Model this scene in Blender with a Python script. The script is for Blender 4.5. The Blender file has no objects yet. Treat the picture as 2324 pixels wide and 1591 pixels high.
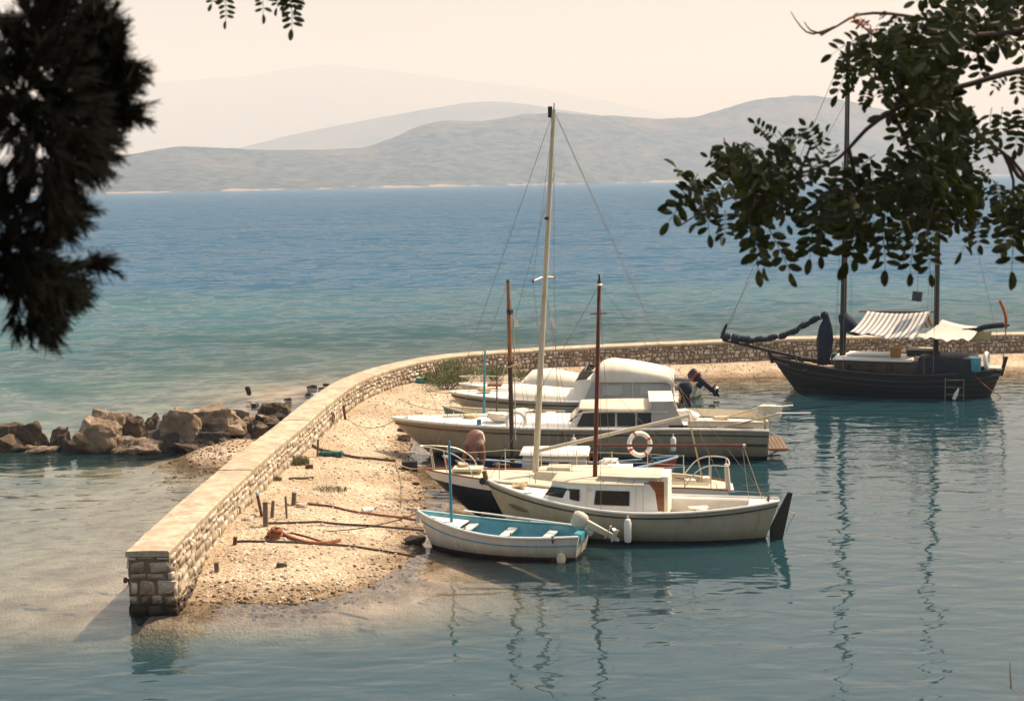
import bpy, bmesh, math, random
import numpy as np
from mathutils import Vector, Matrix, noise as mnoise

# ------------------------------------------------------------------ camera, sky, sun, exposure
sc = bpy.context.scene
W, H, FPX, CAMZ = 2324.0, 1591.0, 3228.0, 8.0       # photograph in working pixels, focal length, eye height
HZ, ROLL = 410.0, math.radians(1.0)
PITCH = math.atan((H/2-HZ)/FPX)
cam = bpy.data.cameras.new('camera'); camo = bpy.data.objects.new('camera', cam)
sc.collection.objects.link(camo); sc.camera = camo
cam.sensor_width = 36.0; cam.lens = FPX/W*36.0
cam.clip_start = 0.05; cam.clip_end = 40000
camo.matrix_world = (Matrix.Translation((0, 0, CAMZ)) @ Matrix.Rotation(math.pi/2-PITCH, 4, 'X') @ Matrix.Rotation(-ROLL, 4, 'Z'))
cam.dof.use_dof = True; cam.dof.focus_distance = 42.0; cam.dof.aperture_fstop = 6.3

SUN_AZ, SUN_EL = math.radians(62), math.radians(56)   # azimuth clockwise from +Y (view direction) towards +X
world = bpy.data.worlds.new('World'); sc.world = world; world.use_nodes = True
wn = world.node_tree.nodes; wl = world.node_tree.links
bg = wn['Background']; sky = wn.new('ShaderNodeTexSky'); sky.sky_type = 'NISHITA'; sky.sun_disc = False
sky.sun_elevation = SUN_EL; sky.sun_rotation = SUN_AZ; sky.dust_density = 5.5; sky.air_density = 2.0; sky.ozone_density = 0.6
wm = wn.new('ShaderNodeMix'); wm.data_type = 'RGBA'; wm.blend_type = 'MULTIPLY'; wm.inputs['Factor'].default_value = 1.0
wm.inputs[7].default_value = (1.0, 0.93, 0.95, 1)      # warm summer haze
wl.new(sky.outputs[0], wm.inputs[6]); wl.new(wm.outputs[2], bg.inputs[0]); bg.inputs[1].default_value = 0.13
sun = bpy.data.lights.new('sun', 'SUN'); suno = bpy.data.objects.new('sun', sun); sc.collection.objects.link(suno)
sun.energy = 5.0; sun.angle = math.radians(0.6); sun.color = (1.0, 0.88, 0.71)
sdir = Vector((math.sin(SUN_AZ)*math.cos(SUN_EL), math.cos(SUN_AZ)*math.cos(SUN_EL), math.sin(SUN_EL)))
suno.rotation_euler = sdir.to_track_quat('Z', 'Y').to_euler()
sc.view_settings.view_transform = 'Standard'; sc.view_settings.look = 'None'
sc.view_settings.exposure = 0.46; sc.view_settings.gamma = 1.0
sc.render.engine = 'CYCLES'
cy = sc.cycles
cy.use_denoising = True; cy.use_adaptive_sampling = True; cy.adaptive_threshold = 0.015
cy.max_bounces = 7; cy.diffuse_bounces = 3; cy.glossy_bounces = 4; cy.transparent_max_bounces = 12
cy.transmission_bounces = 4; cy.volume_bounces = 1; cy.caustics_reflective = False; cy.caustics_refractive = False
cy.sample_clamp_indirect = 4.0

# ------------------------------------------------------------------ pixel helpers (a pixel gives a direction only)
def ray(x, y):
    u = x-W/2; v = H/2-y
    c, s = math.cos(ROLL), math.sin(ROLL)
    u, v = u*c+v*s, -u*s+v*c
    cp, sp = math.cos(PITCH), math.sin(PITCH)
    return Vector((u, FPX*cp+v*sp, -FPX*sp+v*cp))
def P(x, y, z=0.0):                     # where the ray meets the level z
    d = ray(x, y); return Vector((0, 0, CAMZ))+d*((z-CAMZ)/d.z)
def PD(x, y, Y):                        # where the ray meets the depth Y
    d = ray(x, y); return Vector((0, 0, CAMZ))+d*(Y/d.y)
rnd = random.Random(7)
nrg = np.random.default_rng(11)
def lerp(a, b, t): return a+(b-a)*t
def sstep(a, b, x):
    t = np.clip((x-a)/(b-a), 0, 1); return t*t*(3-2*t)

# ------------------------------------------------------------------ materials
MATS = {}
def mat(name, col, rough=0.6, var=0.15, scale=3.0, bump=0.0, bscale=None, metal=0.0, spec=0.4, col2=None, perobj=0.0, stain=0.0, trans=0.0, stretch=(1, 1, 1), tide_shade=None):
    if name in MATS: return MATS[name]
    m = bpy.data.materials.new(name); m.use_nodes = True; MATS[name] = m
    n = m.node_tree.nodes; l = m.node_tree.links; b = n['Principled BSDF']
    tc = n.new('ShaderNodeTexCoord'); mp = n.new('ShaderNodeMapping'); mp.inputs['Scale'].default_value = stretch
    l.new(tc.outputs['Object'], mp.inputs[0])
    nz = n.new('ShaderNodeTexNoise'); nz.inputs['Scale'].default_value = scale; nz.inputs['Detail'].default_value = 6; nz.inputs['Roughness'].default_value = 0.6
    l.new(mp.outputs[0], nz.inputs['Vector'])
    r = n.new('ShaderNodeValToRGB'); l.new(nz.outputs[0], r.inputs[0])
    c2 = col2 or tuple(min(1, c*(1+var)) for c in col)
    r.color_ramp.elements[0].position = 0.32; r.color_ramp.elements[0].color = (*[c*(1-var) for c in col], 1)
    r.color_ramp.elements[1].position = 0.68; r.color_ramp.elements[1].color = (*c2, 1)
    out = r.outputs[0]
    if stain:
        n2 = n.new('ShaderNodeTexNoise'); n2.inputs['Scale'].default_value = scale*0.37; n2.inputs['Detail'].default_value = 8
        l.new(mp.outputs[0], n2.inputs['Vector'])
        r2 = n.new('ShaderNodeValToRGB'); r2.color_ramp.elements[0].position = 0.42; r2.color_ramp.elements[1].position = 0.62
        r2.color_ramp.elements[0].color = (1-stain, 1-stain*1.1, 1-stain*1.25, 1); r2.color_ramp.elements[1].color = (1, 1, 1, 1)
        l.new(n2.outputs[0], r2.inputs[0])
        mx = n.new('ShaderNodeMix'); mx.data_type = 'RGBA'; mx.blend_type = 'MULTIPLY'; mx.inputs['Factor'].default_value = 1
        l.new(out, mx.inputs[6]); l.new(r2.outputs[0], mx.inputs[7]); out = mx.outputs[2]
    if perobj:
        oi = n.new('ShaderNodeObjectInfo'); ge = n.new('ShaderNodeNewGeometry')
        ad = n.new('ShaderNodeMath'); ad.operation = 'ADD'; l.new(oi.outputs['Random'], ad.inputs[0]); l.new(ge.outputs['Random Per Island'], ad.inputs[1])
        fr = n.new('ShaderNodeMath'); fr.operation = 'FRACT'; l.new(ad.outputs[0], fr.inputs[0])
        mr = n.new('ShaderNodeMapRange'); mr.inputs[3].default_value = 1-perobj; mr.inputs[4].default_value = 1+perobj*0.6; l.new(fr.outputs[0], mr.inputs[0])
        hs = n.new('ShaderNodeHueSaturation'); l.new(mr.outputs[0], hs.inputs['Value']); l.new(out, hs.inputs['Color'])
        mh = n.new('ShaderNodeMapRange'); mh.inputs[3].default_value = 1.25; mh.inputs[4].default_value = 0.6; l.new(fr.outputs[0], mh.inputs[0]); l.new(mh.outputs[0], hs.inputs['Saturation'])
        out = hs.outputs[0]
    if tide_shade:  # dark lower band: wet algae stain, and on the wall painted shade too
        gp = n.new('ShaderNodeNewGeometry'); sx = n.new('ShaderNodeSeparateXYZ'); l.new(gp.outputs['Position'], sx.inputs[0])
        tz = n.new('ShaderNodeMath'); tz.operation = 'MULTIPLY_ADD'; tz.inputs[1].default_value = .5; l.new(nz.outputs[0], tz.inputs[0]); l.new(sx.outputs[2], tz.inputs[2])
        rt = n.new('ShaderNodeValToRGB'); rt.color_ramp.elements[0].position = tide_shade+.16; rt.color_ramp.elements[1].position = tide_shade+.42; rt.color_ramp.elements[0].color = (.13, .11, .085, 1); rt.color_ramp.elements[1].color = (1, 1, 1, 1); l.new(tz.outputs[0], rt.inputs[0])
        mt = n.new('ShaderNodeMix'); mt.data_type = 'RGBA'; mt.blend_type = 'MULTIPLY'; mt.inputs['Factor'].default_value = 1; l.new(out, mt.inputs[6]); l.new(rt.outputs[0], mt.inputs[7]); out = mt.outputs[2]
    l.new(out, b.inputs['Base Color'])
    b.inputs['Roughness'].default_value = rough; b.inputs['Metallic'].default_value = metal; b.inputs['Specular IOR Level'].default_value = spec
    if bump:
        nb = n.new('ShaderNodeTexNoise'); nb.inputs['Scale'].default_value = bscale or scale*4; nb.inputs['Detail'].default_value = 5
        l.new(mp.outputs[0], nb.inputs['Vector'])
        bp = n.new('ShaderNodeBump'); bp.inputs['Strength'].default_value = 1; bp.inputs['Distance'].default_value = bump
        l.new(nb.outputs[0], bp.inputs['Height']); l.new(bp.outputs[0], b.inputs['Normal'])
    if trans:
        tr = n.new('ShaderNodeBsdfTranslucent'); l.new(out, tr.inputs[0]); ms = n.new('ShaderNodeMixShader'); ms.inputs[0].default_value = trans
        l.new(b.outputs[0], ms.inputs[1]); l.new(tr.outputs[0], ms.inputs[2]); l.new(ms.outputs[0], n['Material Output'].inputs[0])
    return m
def bandmat(name, bands, rough=0.35, var=0.1, scale=2.5, axis=2, jitter=0.01):
    """paint zones by height above the boat's waterline: bands = [(z_from, colour), ...] rising"""
    if name in MATS: return MATS[name]
    m = bpy.data.materials.new(name); m.use_nodes = True; MATS[name] = m
    n = m.node_tree.nodes; l = m.node_tree.links; b = n['Principled BSDF']
    tc = n.new('ShaderNodeTexCoord'); sp = n.new('ShaderNodeSeparateXYZ'); l.new(tc.outputs['Object'], sp.inputs[0])
    nz = n.new('ShaderNodeTexNoise'); nz.inputs['Scale'].default_value = 6; nz.inputs['Detail'].default_value = 5; l.new(tc.outputs['Object'], nz.inputs['Vector'])
    ja = n.new('ShaderNodeMath'); ja.operation = 'MULTIPLY_ADD'; ja.inputs[1].default_value = jitter*2; l.new(nz.outputs[0], ja.inputs[0]); l.new(sp.outputs[axis], ja.inputs[2])
    mr = n.new('ShaderNodeMapRange'); mr.inputs[1].default_value = -1.0; mr.inputs[2].default_value = 3.0; l.new(ja.outputs[0], mr.inputs[0])
    r = n.new('ShaderNodeValToRGB'); r.color_ramp.interpolation = 'CONSTANT'; l.new(mr.outputs[0], r.inputs[0])
    e = r.color_ramp.elements
    while len(e) < len(bands): e.new(0.5)
    for k, (z, c) in enumerate(bands):
        e[k].position = max(0, (z+1+jitter)/4.0); e[k].color = (*c, 1)
    mp = n.new('ShaderNodeMapping'); mp.inputs['Scale'].default_value = (1, 1, 0.35); l.new(tc.outputs['Object'], mp.inputs[0])
    n2 = n.new('ShaderNodeTexNoise'); n2.inputs['Scale'].default_value = scale; n2.inputs['Detail'].default_value = 8; n2.inputs['Roughness'].default_value = 0.65; l.new(mp.outputs[0], n2.inputs['Vector'])
    r2 = n.new('ShaderNodeValToRGB'); r2.color_ramp.elements[0].position = 0.35; r2.color_ramp.elements[1].position = 0.65
    r2.color_ramp.elements[0].color = (1-var*2, 1-var*2.2, 1-var*2.6, 1); r2.color_ramp.elements[1].color = (1, 1, 1, 1); l.new(n2.outputs[0], r2.inputs[0])
    mx = n.new('ShaderNodeMix'); mx.data_type = 'RGBA'; mx.blend_type = 'MULTIPLY'; mx.inputs['Factor'].default_value = 1
    l.new(r.outputs[0], mx.inputs[6]); l.new(r2.outputs[0], mx.inputs[7])
    mp3 = n.new('ShaderNodeMapping'); mp3.inputs['Scale'].default_value = (6, 6, 0.5); l.new(tc.outputs['Object'], mp3.inputs[0])
    n3 = n.new('ShaderNodeTexNoise'); n3.inputs['Scale'].default_value = 1.3; n3.inputs['Detail'].default_value = 4; l.new(mp3.outputs[0], n3.inputs['Vector'])
    r3 = n.new('ShaderNodeValToRGB'); r3.color_ramp.elements[0].position = 0.62; r3.color_ramp.elements[1].position = 0.80; r3.color_ramp.elements[0].color = (1, 1, 1, 1); r3.color_ramp.elements[1].color = (.62, .50, .38, 1); l.new(n3.outputs[0], r3.inputs[0])
    wl3 = n.new('ShaderNodeMapRange'); wl3.inputs[1].default_value = 0.04; wl3.inputs[2].default_value = 0.30; wl3.inputs[3].default_value = 0.62; wl3.inputs[4].default_value = 1.0; l.new(ja.outputs[0], wl3.inputs[0])
    cw = n.new('ShaderNodeCombineColor'); l.new(wl3.outputs[0], cw.inputs[0]); pw3 = n.new('ShaderNodeMath'); pw3.operation = 'POWER'; pw3.inputs[1].default_value = .8; l.new(wl3.outputs[0], pw3.inputs[0]); l.new(pw3.outputs[0], cw.inputs[1]); l.new(wl3.outputs[0], cw.inputs[2])
    m3 = n.new('ShaderNodeMix'); m3.data_type = 'RGBA'; m3.blend_type = 'MULTIPLY'; m3.inputs['Factor'].default_value = 1; l.new(mx.outputs[2], m3.inputs[6]); l.new(r3.outputs[0], m3.inputs[7])
    m4 = n.new('ShaderNodeMix'); m4.data_type = 'RGBA'; m4.blend_type = 'MULTIPLY'; m4.inputs['Factor'].default_value = 1; l.new(m3.outputs[2], m4.inputs[6]); l.new(cw.outputs[0], m4.inputs[7]); l.new(m4.outputs[2], b.inputs['Base Color'])
    b.inputs['Roughness'].default_value = rough; b.inputs['Specular IOR Level'].default_value = 0.4
    bp = n.new('ShaderNodeBump'); bp.inputs['Distance'].default_value = 0.006; l.new(n2.outputs[0], bp.inputs['Height']); l.new(bp.outputs[0], b.inputs['Normal'])
    return m

WHITE = mat('white_paint', (0.79, 0.76, 0.69), 0.45, 0.06, 2.0, 0.001, 12, stain=0.14)
CREAM = mat('cream_paint', (0.66, 0.58, 0.42), 0.5, 0.08, 2.5, stain=0.12)
GELGREY = mat('grey_canvas', (0.46, 0.44, 0.40), 0.8, 0.08, 2.0, 0.006, 4, stain=0.1)
CANVAS = mat('cream_canvas', (0.75, 0.69, 0.57), 0.85, 0.07, 2.0, 0.012, 3, stain=0.12)
TEAL = mat('teal_paint', (0.07, 0.30, 0.38), 0.5, 0.15, 4, stain=0.15)
TEALPOLE = mat('turquoise_pole', (0.03, 0.22, 0.30), 0.5, 0.15, 4)
NAVY = mat('navy_cloth', (0.014, 0.020, 0.036), 0.85, 0.3, 4, 0.02, 5)
BLACK = mat('black_rubber', (0.018, 0.018, 0.020), 0.5, 0.3, 5)
GLASS = mat('dark_window_glass', (0.012, 0.012, 0.013), 0.08, 0.2, 3, spec=0.5)
VARN = mat('varnished_wood', (0.22, 0.075, 0.025), 0.35, 0.3, 6, 0.001, 20, stretch=(0.3, 3, 3))
REDWOOD = mat('red_brown_spar', (0.13, 0.030, 0.016), 0.45, 0.25, 6, stretch=(3, 3, 0.3))
OLDWOOD = mat('weathered_wood', (0.16, 0.11, 0.07), 0.8, 0.3, 9, 0.004, 30, stretch=(2, 2, 0.4))
DARKWOOD = mat('dark_tarred_wood', (0.022, 0.017, 0.013), 0.6, 0.4, 5, 0.002, 20)
BROWNMAST = mat('brown_mast_wood', (0.26, 0.11, 0.04), 0.5, 0.25, 6, stretch=(3, 3, 0.3))
ALU = mat('cream_aluminium', (0.52, 0.47, 0.36), 0.4, 0.06, 3, metal=0.15)
STEEL = mat('stainless_rail', (0.60, 0.56, 0.46), 0.3, 0.05, 3, metal=0.5)
ROPE = mat('dark_rope', (0.065, 0.042, 0.026), 0.9, 0.4, 30, 0.004, 60)
ROPEP = mat('pale_rope', (0.50, 0.38, 0.22), 0.9, 0.2, 30)
ROPEO = mat('orange_rope', (0.24, 0.085, 0.04), 0.9, 0.35, 20, 0.004, 60)
ROPER = mat('red_rope', (0.20, 0.065, 0.04), 0.9, 0.3, 20, 0.004, 60)
WIRE = mat('rigging_wire', (0.24, 0.19, 0.14), 0.5, 0.1, 3)
RED = mat('red_paint', (0.36, 0.045, 0.025), 0.45, 0.2, 4)
SKIN = mat('tanned_skin', (0.18, 0.080, 0.052), 0.5, 0.1, 8)
CLOTHP = mat('pale_cloth', (0.60, 0.52, 0.46), 0.85, 0.08, 8)
HAIR = mat('dark_hair', (0.03, 0.02, 0.015), 0.6, 0.2, 20)
CONC = mat('coping_concrete', (0.49, 0.41, 0.30), 0.9, 0.18, 6.0, 0.016, 30, stain=0.24)
MORTAR = mat('wall_mortar', (0.22, 0.155, 0.10), 0.95, 0.3, 4, 0.03, 9, stain=0.2, tide_shade=.22)  # darkened low down by waterline stain and shade put into the colour
STONE = mat('wall_stone', (0.54, 0.46, 0.35), 0.9, 0.2, 7, 0.012, 22, perobj=0.42, stain=0.25, tide_shade=.24)  # lower courses: waterline stain plus painted shade of the wall end
BOULDER = mat('boulder_rock', (0.145, 0.105, 0.073), 0.9, 0.45, 3.2, 0.06, 9, stain=0.45, tide_shade=.10)
BOULDERP = mat('pale_boulder_rock', (0.31, 0.24, 0.17), 0.9, 0.35, 3.2, 0.055, 9, stain=0.4, tide_shade=.10)
WETROCK = mat('dark_wet_rock', (0.042, 0.031, 0.023), 0.85, 0.4, 4, 0.03, 9)
PEBBLE = mat('beach_pebble', (0.54, 0.45, 0.34), 0.85, 0.15, 9, perobj=0.55)
GREYPOST = mat('grey_concrete_post', (0.20, 0.165, 0.14), 0.9, 0.2, 8, 0.006, 30, stain=0.3)
RUST = mat('rusty_iron', (0.12, 0.045, 0.022), 0.8, 0.4, 12, 0.006, 30)
GRASSM = mat('dry_grass_blades', (0.115, 0.115, 0.030), 0.7, 0.35, 3, perobj=0.35, trans=0.3)
SHRUBM = mat('shrub_leaves', (0.14, 0.15, 0.045), 0.6, 0.35, 3, perobj=0.4, trans=0.3)
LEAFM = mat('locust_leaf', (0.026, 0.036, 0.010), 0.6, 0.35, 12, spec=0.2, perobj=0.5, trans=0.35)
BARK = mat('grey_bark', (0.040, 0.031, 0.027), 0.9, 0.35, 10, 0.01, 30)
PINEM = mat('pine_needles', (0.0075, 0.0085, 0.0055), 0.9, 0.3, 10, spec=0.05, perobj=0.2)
DRYM = mat('dry_russet_leaf', (0.34, 0.12, 0.05), 0.8, 0.25, 12, perobj=0.3, trans=0.35)
TWIGP = mat('bare_pale_twig', (0.10, 0.070, 0.055), 0.8, 0.2, 10)

# ------------------------------------------------------------------ mesh builder
class MB:
    def __init__(s): s.v = []; s.f = []
    def add(s, vs, fs):
        o = len(s.v); s.v.extend([tuple(p) for p in vs]); s.f.extend([tuple(o+i for i in f) for f in fs]); return s
    def box(s, c, d, rot=None):
        c = Vector(c); h = Vector(d)/2
        vs = [Vector((x*h.x, y*h.y, z*h.z)) for x in (-1, 1) for y in (-1, 1) for z in (-1, 1)]
        if rot is not None: vs = [rot @ p for p in vs]
        return s.add([c+p for p in vs], [(0, 1, 3, 2), (4, 6, 7, 5), (0, 4, 5, 1), (2, 3, 7, 6), (0, 2, 6, 4), (1, 5, 7, 3)])
    def prism(s, bot, top):
        n = len(bot); return s.add(list(bot)+list(top), [tuple(range(n-1, -1, -1)), tuple(range(n, 2*n))]+[(i, (i+1) % n, n+(i+1) % n, n+i) for i in range(n)])
    def tube(s, pts, r, n=8, cap=True):
        pts = [Vector(p) for p in pts]; m = len(pts)
        rs = r if isinstance(r, (list, tuple)) else [r]*m
        o = len(s.v); u = None
        for i, p in enumerate(pts):
            t = (pts[min(i+1, m-1)]-pts[max(i-1, 0)])
            t = t.normalized() if t.length > 1e-9 else Vector((0, 0, 1))
            if u is None:
                u = t.cross(Vector((0, 0, 1)) if abs(t.z) < 0.9 else Vector((1, 0, 0))).normalized()
            else:
                u = (u-t*u.dot(t)); u = u.normalized() if u.length > 1e-6 else t.orthogonal().normalized()
            w = t.cross(u)
            for k in range(n):
                a = 2*math.pi*k/n; s.v.append(tuple(p+(u*math.cos(a)+w*math.sin(a))*rs[i]))
        for i in range(m-1):
            for k in range(n):
                s.f.append((o+i*n+k, o+i*n+(k+1) % n, o+(i+1)*n+(k+1) % n, o+(i+1)*n+k))
        if cap:
            s.f.append(tuple(o+k for k in range(n-1, -1, -1))); s.f.append(tuple(o+(m-1)*n+k for k in range(n)))
        return s
    def lathe(s, prof, c, axis=(0, 0, 1), n=16):
        c = Vector(c); q = Vector((0, 0, 1)).rotation_difference(Vector(axis).normalized()); o = len(s.v); m = len(prof)
        for (r, z) in prof:
            for k in range(n):
                a = 2*math.pi*k/n; s.v.append(tuple(c+q @ Vector((r*math.cos(a), r*math.sin(a), z))))
        for i in range(m-1):
            for k in range(n): s.f.append((o+i*n+k, o+i*n+(k+1) % n, o+(i+1)*n+(k+1) % n, o+(i+1)*n+k))
        s.f.append(tuple(o+k for k in range(n-1, -1, -1))); s.f.append(tuple(o+(m-1)*n+k for k in range(n)))
        return s
    def torus(s, c, R, r, axis=(0, 0, 1), n=24, k=8):
        q = Vector((0, 0, 1)).rotation_difference(Vector(axis).normalized())
        o = len(s.v)
        for i in range(n):
            a = 2*math.pi*i/n
            for j in range(k):
                b = 2*math.pi*j/k
                s.v.append(tuple(Vector(c)+q @ Vector(((R+r*math.cos(b))*math.cos(a), (R+r*math.cos(b))*math.sin(a), r*math.sin(b)))))
        for i in range(n):
            for j in range(k):
                s.f.append((o+i*k+j, o+((i+1) % n)*k+j, o+((i+1) % n)*k+(j+1) % k, o+i*k+(j+1) % k))
        return s
    def grid(s, rows):
        o = len(s.v); nr, nc = len(rows), len(rows[0])
        for r in rows: s.v.extend([tuple(p) for p in r])
        for i in range(nr-1):
            for j in range(nc-1): s.f.append((o+i*nc+j, o+i*nc+j+1, o+(i+1)*nc+j+1, o+(i+1)*nc+j))
        return s
    def sheet(s, rows, th):
        """a cloth or panel with thickness th (along the local normal, roughly -z)"""
        up = [[Vector(p) for p in r] for r in rows]; dn = [[p-Vector((0, 0, th)) for p in r] for r in up]
        nr, nc = len(rows), len(rows[0]); o = len(s.v)
        s.grid(up); o2 = len(s.v); s.grid(dn)
        s.f[-(nr-1)*(nc-1):] = [tuple(reversed(f)) for f in s.f[-(nr-1)*(nc-1):]]
        ring = [(0, j) for j in range(nc)]+[(i, nc-1) for i in range(1, nr)]+[(nr-1, j) for j in range(nc-2, -1, -1)]+[(i, 0) for i in range(nr-2, 0, -1)]
        for a, b in zip(ring, ring[1:]+ring[:1]):
            ia, ib = a[0]*nc+a[1], b[0]*nc+b[1]; s.f.append((o+ib, o+ia, o2+ia, o2+ib))
        return s
    def build(s, name, m, parent=None, smooth=40, bevel=0):
        me = bpy.data.meshes.new(name); me.from_pydata(s.v, [], s.f)
        if bevel:
            bm = bmesh.new(); bm.from_mesh(me)
            es = [e for e in bm.edges if e.is_manifold and e.calc_face_angle(0) > 0.6]
            bmesh.ops.bevel(bm, geom=es, offset=bevel, segments=2, affect='EDGES', profile=0.6, clamp_overlap=True); bm.to_mesh(me); bm.free()
        me.materials.append(m); me.validate(); me.update()
        o = bpy.data.objects.new(name, me); sc.collection.objects.link(o)
        if parent is not None: o.parent = parent
        if smooth:
            me.polygons.foreach_set('use_smooth', [True]*len(me.polygons)); me.set_sharp_from_angle(angle=math.radians(smooth))
        return o
def tag(o, label, cat, group=None):
    o['label'] = label; o['category'] = cat
    if group: o['group'] = group
    return o
def thing(name, label, cat, loc=(0, 0, 0), rz=0.0, group=None):
    o = bpy.data.objects.new(name, None); sc.collection.objects.link(o); o.empty_display_size = 0.2
    o.location = loc; o.rotation_euler = (0, 0, rz); return tag(o, label, cat, group)
def npmesh(name, v, f, m, parent=None, smooth=True, attrs=None):
    me = bpy.data.meshes.new(name); v = np.asarray(v, np.float32); f = np.asarray(f, np.int32); k = f.shape[1]
    me.vertices.add(len(v)); me.vertices.foreach_set('co', v.ravel())
    me.loops.add(f.size); me.loops.foreach_set('vertex_index', f.ravel())
    me.polygons.add(len(f)); me.polygons.foreach_set('loop_start', np.arange(len(f), dtype=np.int32)*k)
    me.polygons.foreach_set('use_smooth', np.full(len(f), bool(smooth)))
    me.update(calc_edges=True); me.validate()
    for nm, a in (attrs or {}).items():
        at = me.attributes.new(nm, 'FLOAT', 'POINT'); at.data.foreach_set('value', np.asarray(a, np.float32).ravel())
    me.materials.append(m); o = bpy.data.objects.new(name, me); sc.collection.objects.link(o)
    if parent is not None: o.parent = parent
    return o
def gridmesh(name, xs, ys, zf, m, attrs=None, smooth=True):
    X, Y = np.meshgrid(xs, ys); Z = zf(X, Y)
    nx, ny = len(xs), len(ys); v = np.stack([X, Y, Z], -1).reshape(-1, 3)
    i = np.arange((ny-1)*nx).reshape(ny-1, nx)[:, :-1].ravel()
    f = np.stack([i, i+1, i+nx+1, i+nx], -1)
    at = {k: fn(X, Y) for k, fn in (attrs or {}).items()}
    return npmesh(name, v, f, m, smooth=smooth, attrs=at)
def structure(o): o['kind'] = 'structure'; return o
def vnoise(X, Y, s, seed=0):            # smooth value noise on arrays
    r = np.random.default_rng(seed); T = r.random((256, 256))
    x = X/s+1000.3; y = Y/s+1000.7; i = np.floor(x).astype(int); j = np.floor(y).astype(int); u = x-i; v = y-j
    u = u*u*(3-2*u); v = v*v*(3-2*v); g = lambda a, b: T[a % 256, b % 256]
    return (g(i, j)*(1-u)+g(i+1, j)*u)*(1-v)+(g(i, j+1)*(1-u)+g(i+1, j+1)*u)*v
def fbm(X, Y, s, o=4, seed=0):
    z = 0; a = 1; t = 0
    for k in range(o): z = z+a*(vnoise(X, Y, s/2**k, seed+k)-0.5); t += a; a *= 0.5
    return z/t
def graded(lo, a, b, hi, step, g=1.12):
    m = list(np.arange(a, b+step/2, step)); d = step; x = m[-1]; up = []
    while x < hi: d *= g; x = min(hi, x+d); up.append(x)
    d = step; x = m[0]; dn = []
    while x > lo: d *= g; x = max(lo, x-d); dn.append(x)
    return np.array(dn[::-1]+m+up)
def polydist(X, Y, pts):
    D = np.full(X.shape, 1e9)
    for (ax, ay), (bx, by) in zip(pts[:-1], pts[1:]):
        dx, dy = bx-ax, by-ay; t = np.clip(((X-ax)*dx+(Y-ay)*dy)/(dx*dx+dy*dy), 0, 1)
        D = np.minimum(D, np.hypot(X-ax-t*dx, Y-ay-t*dy))
    return D
def inpoly(X, Y, pts):
    r = np.zeros(X.shape, bool)
    for (ax, ay), (bx, by) in zip(pts, pts[1:]+pts[:1]):
        c = (ay > Y) != (by > Y); xi = (bx-ax)*(Y-ay)/((by-ay) if by != ay else 1e-9)+ax; r ^= c & (X < xi)
    return r
def spline(pts, step):                   # Catmull-Rom through pts, resampled at about `step`
    pts = [Vector(p) for p in pts]; q = [pts[0]*2-pts[1]]+pts+[pts[-1]*2-pts[-2]]; out = []
    for i in range(1, len(q)-2):
        a, b, c, d = q[i-1], q[i], q[i+1], q[i+2]; n = max(2, int((c-b).length/step))
        for k in range(n):
            t = k/n; out.append(0.5*((2*b)+(c-a)*t+(2*a-5*b+4*c-d)*t*t+(3*b-a-3*c+d)*t**3))
    return out+[pts[-1]]

# ------------------------------------------------------------------ the quay wall's course, the shoreline and the ground
WTOP = 1.20
WALL_L = [(289, 1249), (349, 1197), (433, 1124), (500, 1067), (566, 1012), (620, 965), (700, 907), (760, 868), (830, 840), (900, 822), (1000, 805), (1150, 793), (1400, 780), (1640, 770), (1840, 763)]
wall_l = [P(x, y, WTOP).to_2d().to_3d() for x, y in WALL_L]
for i, p in enumerate(wall_l[:6]): p.x = lerp(-7.33, wall_l[6].x, (i/6)**2*1.0) if i < 6 else p.x
wall_l += [Vector((16.8, 60.45, 0)), Vector((22.5, 60.5, 0)), Vector((30, 60.6, 0))]
wall_out = spline(wall_l, 0.2)
WW = 0.80
def wall_frames(pts):
    fr = []
    for i, p in enumerate(pts):
        t = (pts[min(i+1, len(pts)-1)]-pts[max(i-1, 0)]).normalized(); fr.append((p, t, Vector((t.y, -t.x, 0))))
    return fr
WF = wall_frames(wall_out)
wall_in = [p+n*WW for p, t, n in WF]
wlen = [0.0]
for a, b in zip(wall_in[:-1], wall_in[1:]): wlen.append(wlen[-1]+(b-a).length)
def wall_at(s):
    i = int(np.searchsorted(wlen, s)); i = min(max(i, 1), len(wlen)-1); u = (s-wlen[i-1])/max(1e-6, wlen[i]-wlen[i-1])
    return wall_in[i-1].lerp(wall_in[i], u), WF[i][1], WF[i][2]
SHORE = [(-6.7, 26.7), (-6.3, 26.95), (-5.76, 26.90), (-4.85, 26.61), (-4.18, 26.69), (-3.55, 27.06), (-3.01, 27.7), (-2.56, 28.63), (-2.29, 30.0), (-2.15, 33), (-2.33, 36.4), (-2.83, 38.7), (-3.1, 41), (-3.25, 43.5), (-2.9, 45.4), (-1.7, 47.3), (-0.2, 50.4), (2.3, 53.3), (5.0, 55.6), (7.7, 56.66), (10.4, 56.85), (20.7, 56.95), (40, 57.0)]
wl2 = [(p.x, p.y) for p in wall_out[::3]]+[(45, 60.7)]
BEACHPOLY = SHORE+[(45, 60.7)]+wl2[::-1]
HARBPOLY = SHORE+[(60, 57), (60, -50), (-8, -50), (-7.0, 26.5)]
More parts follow.
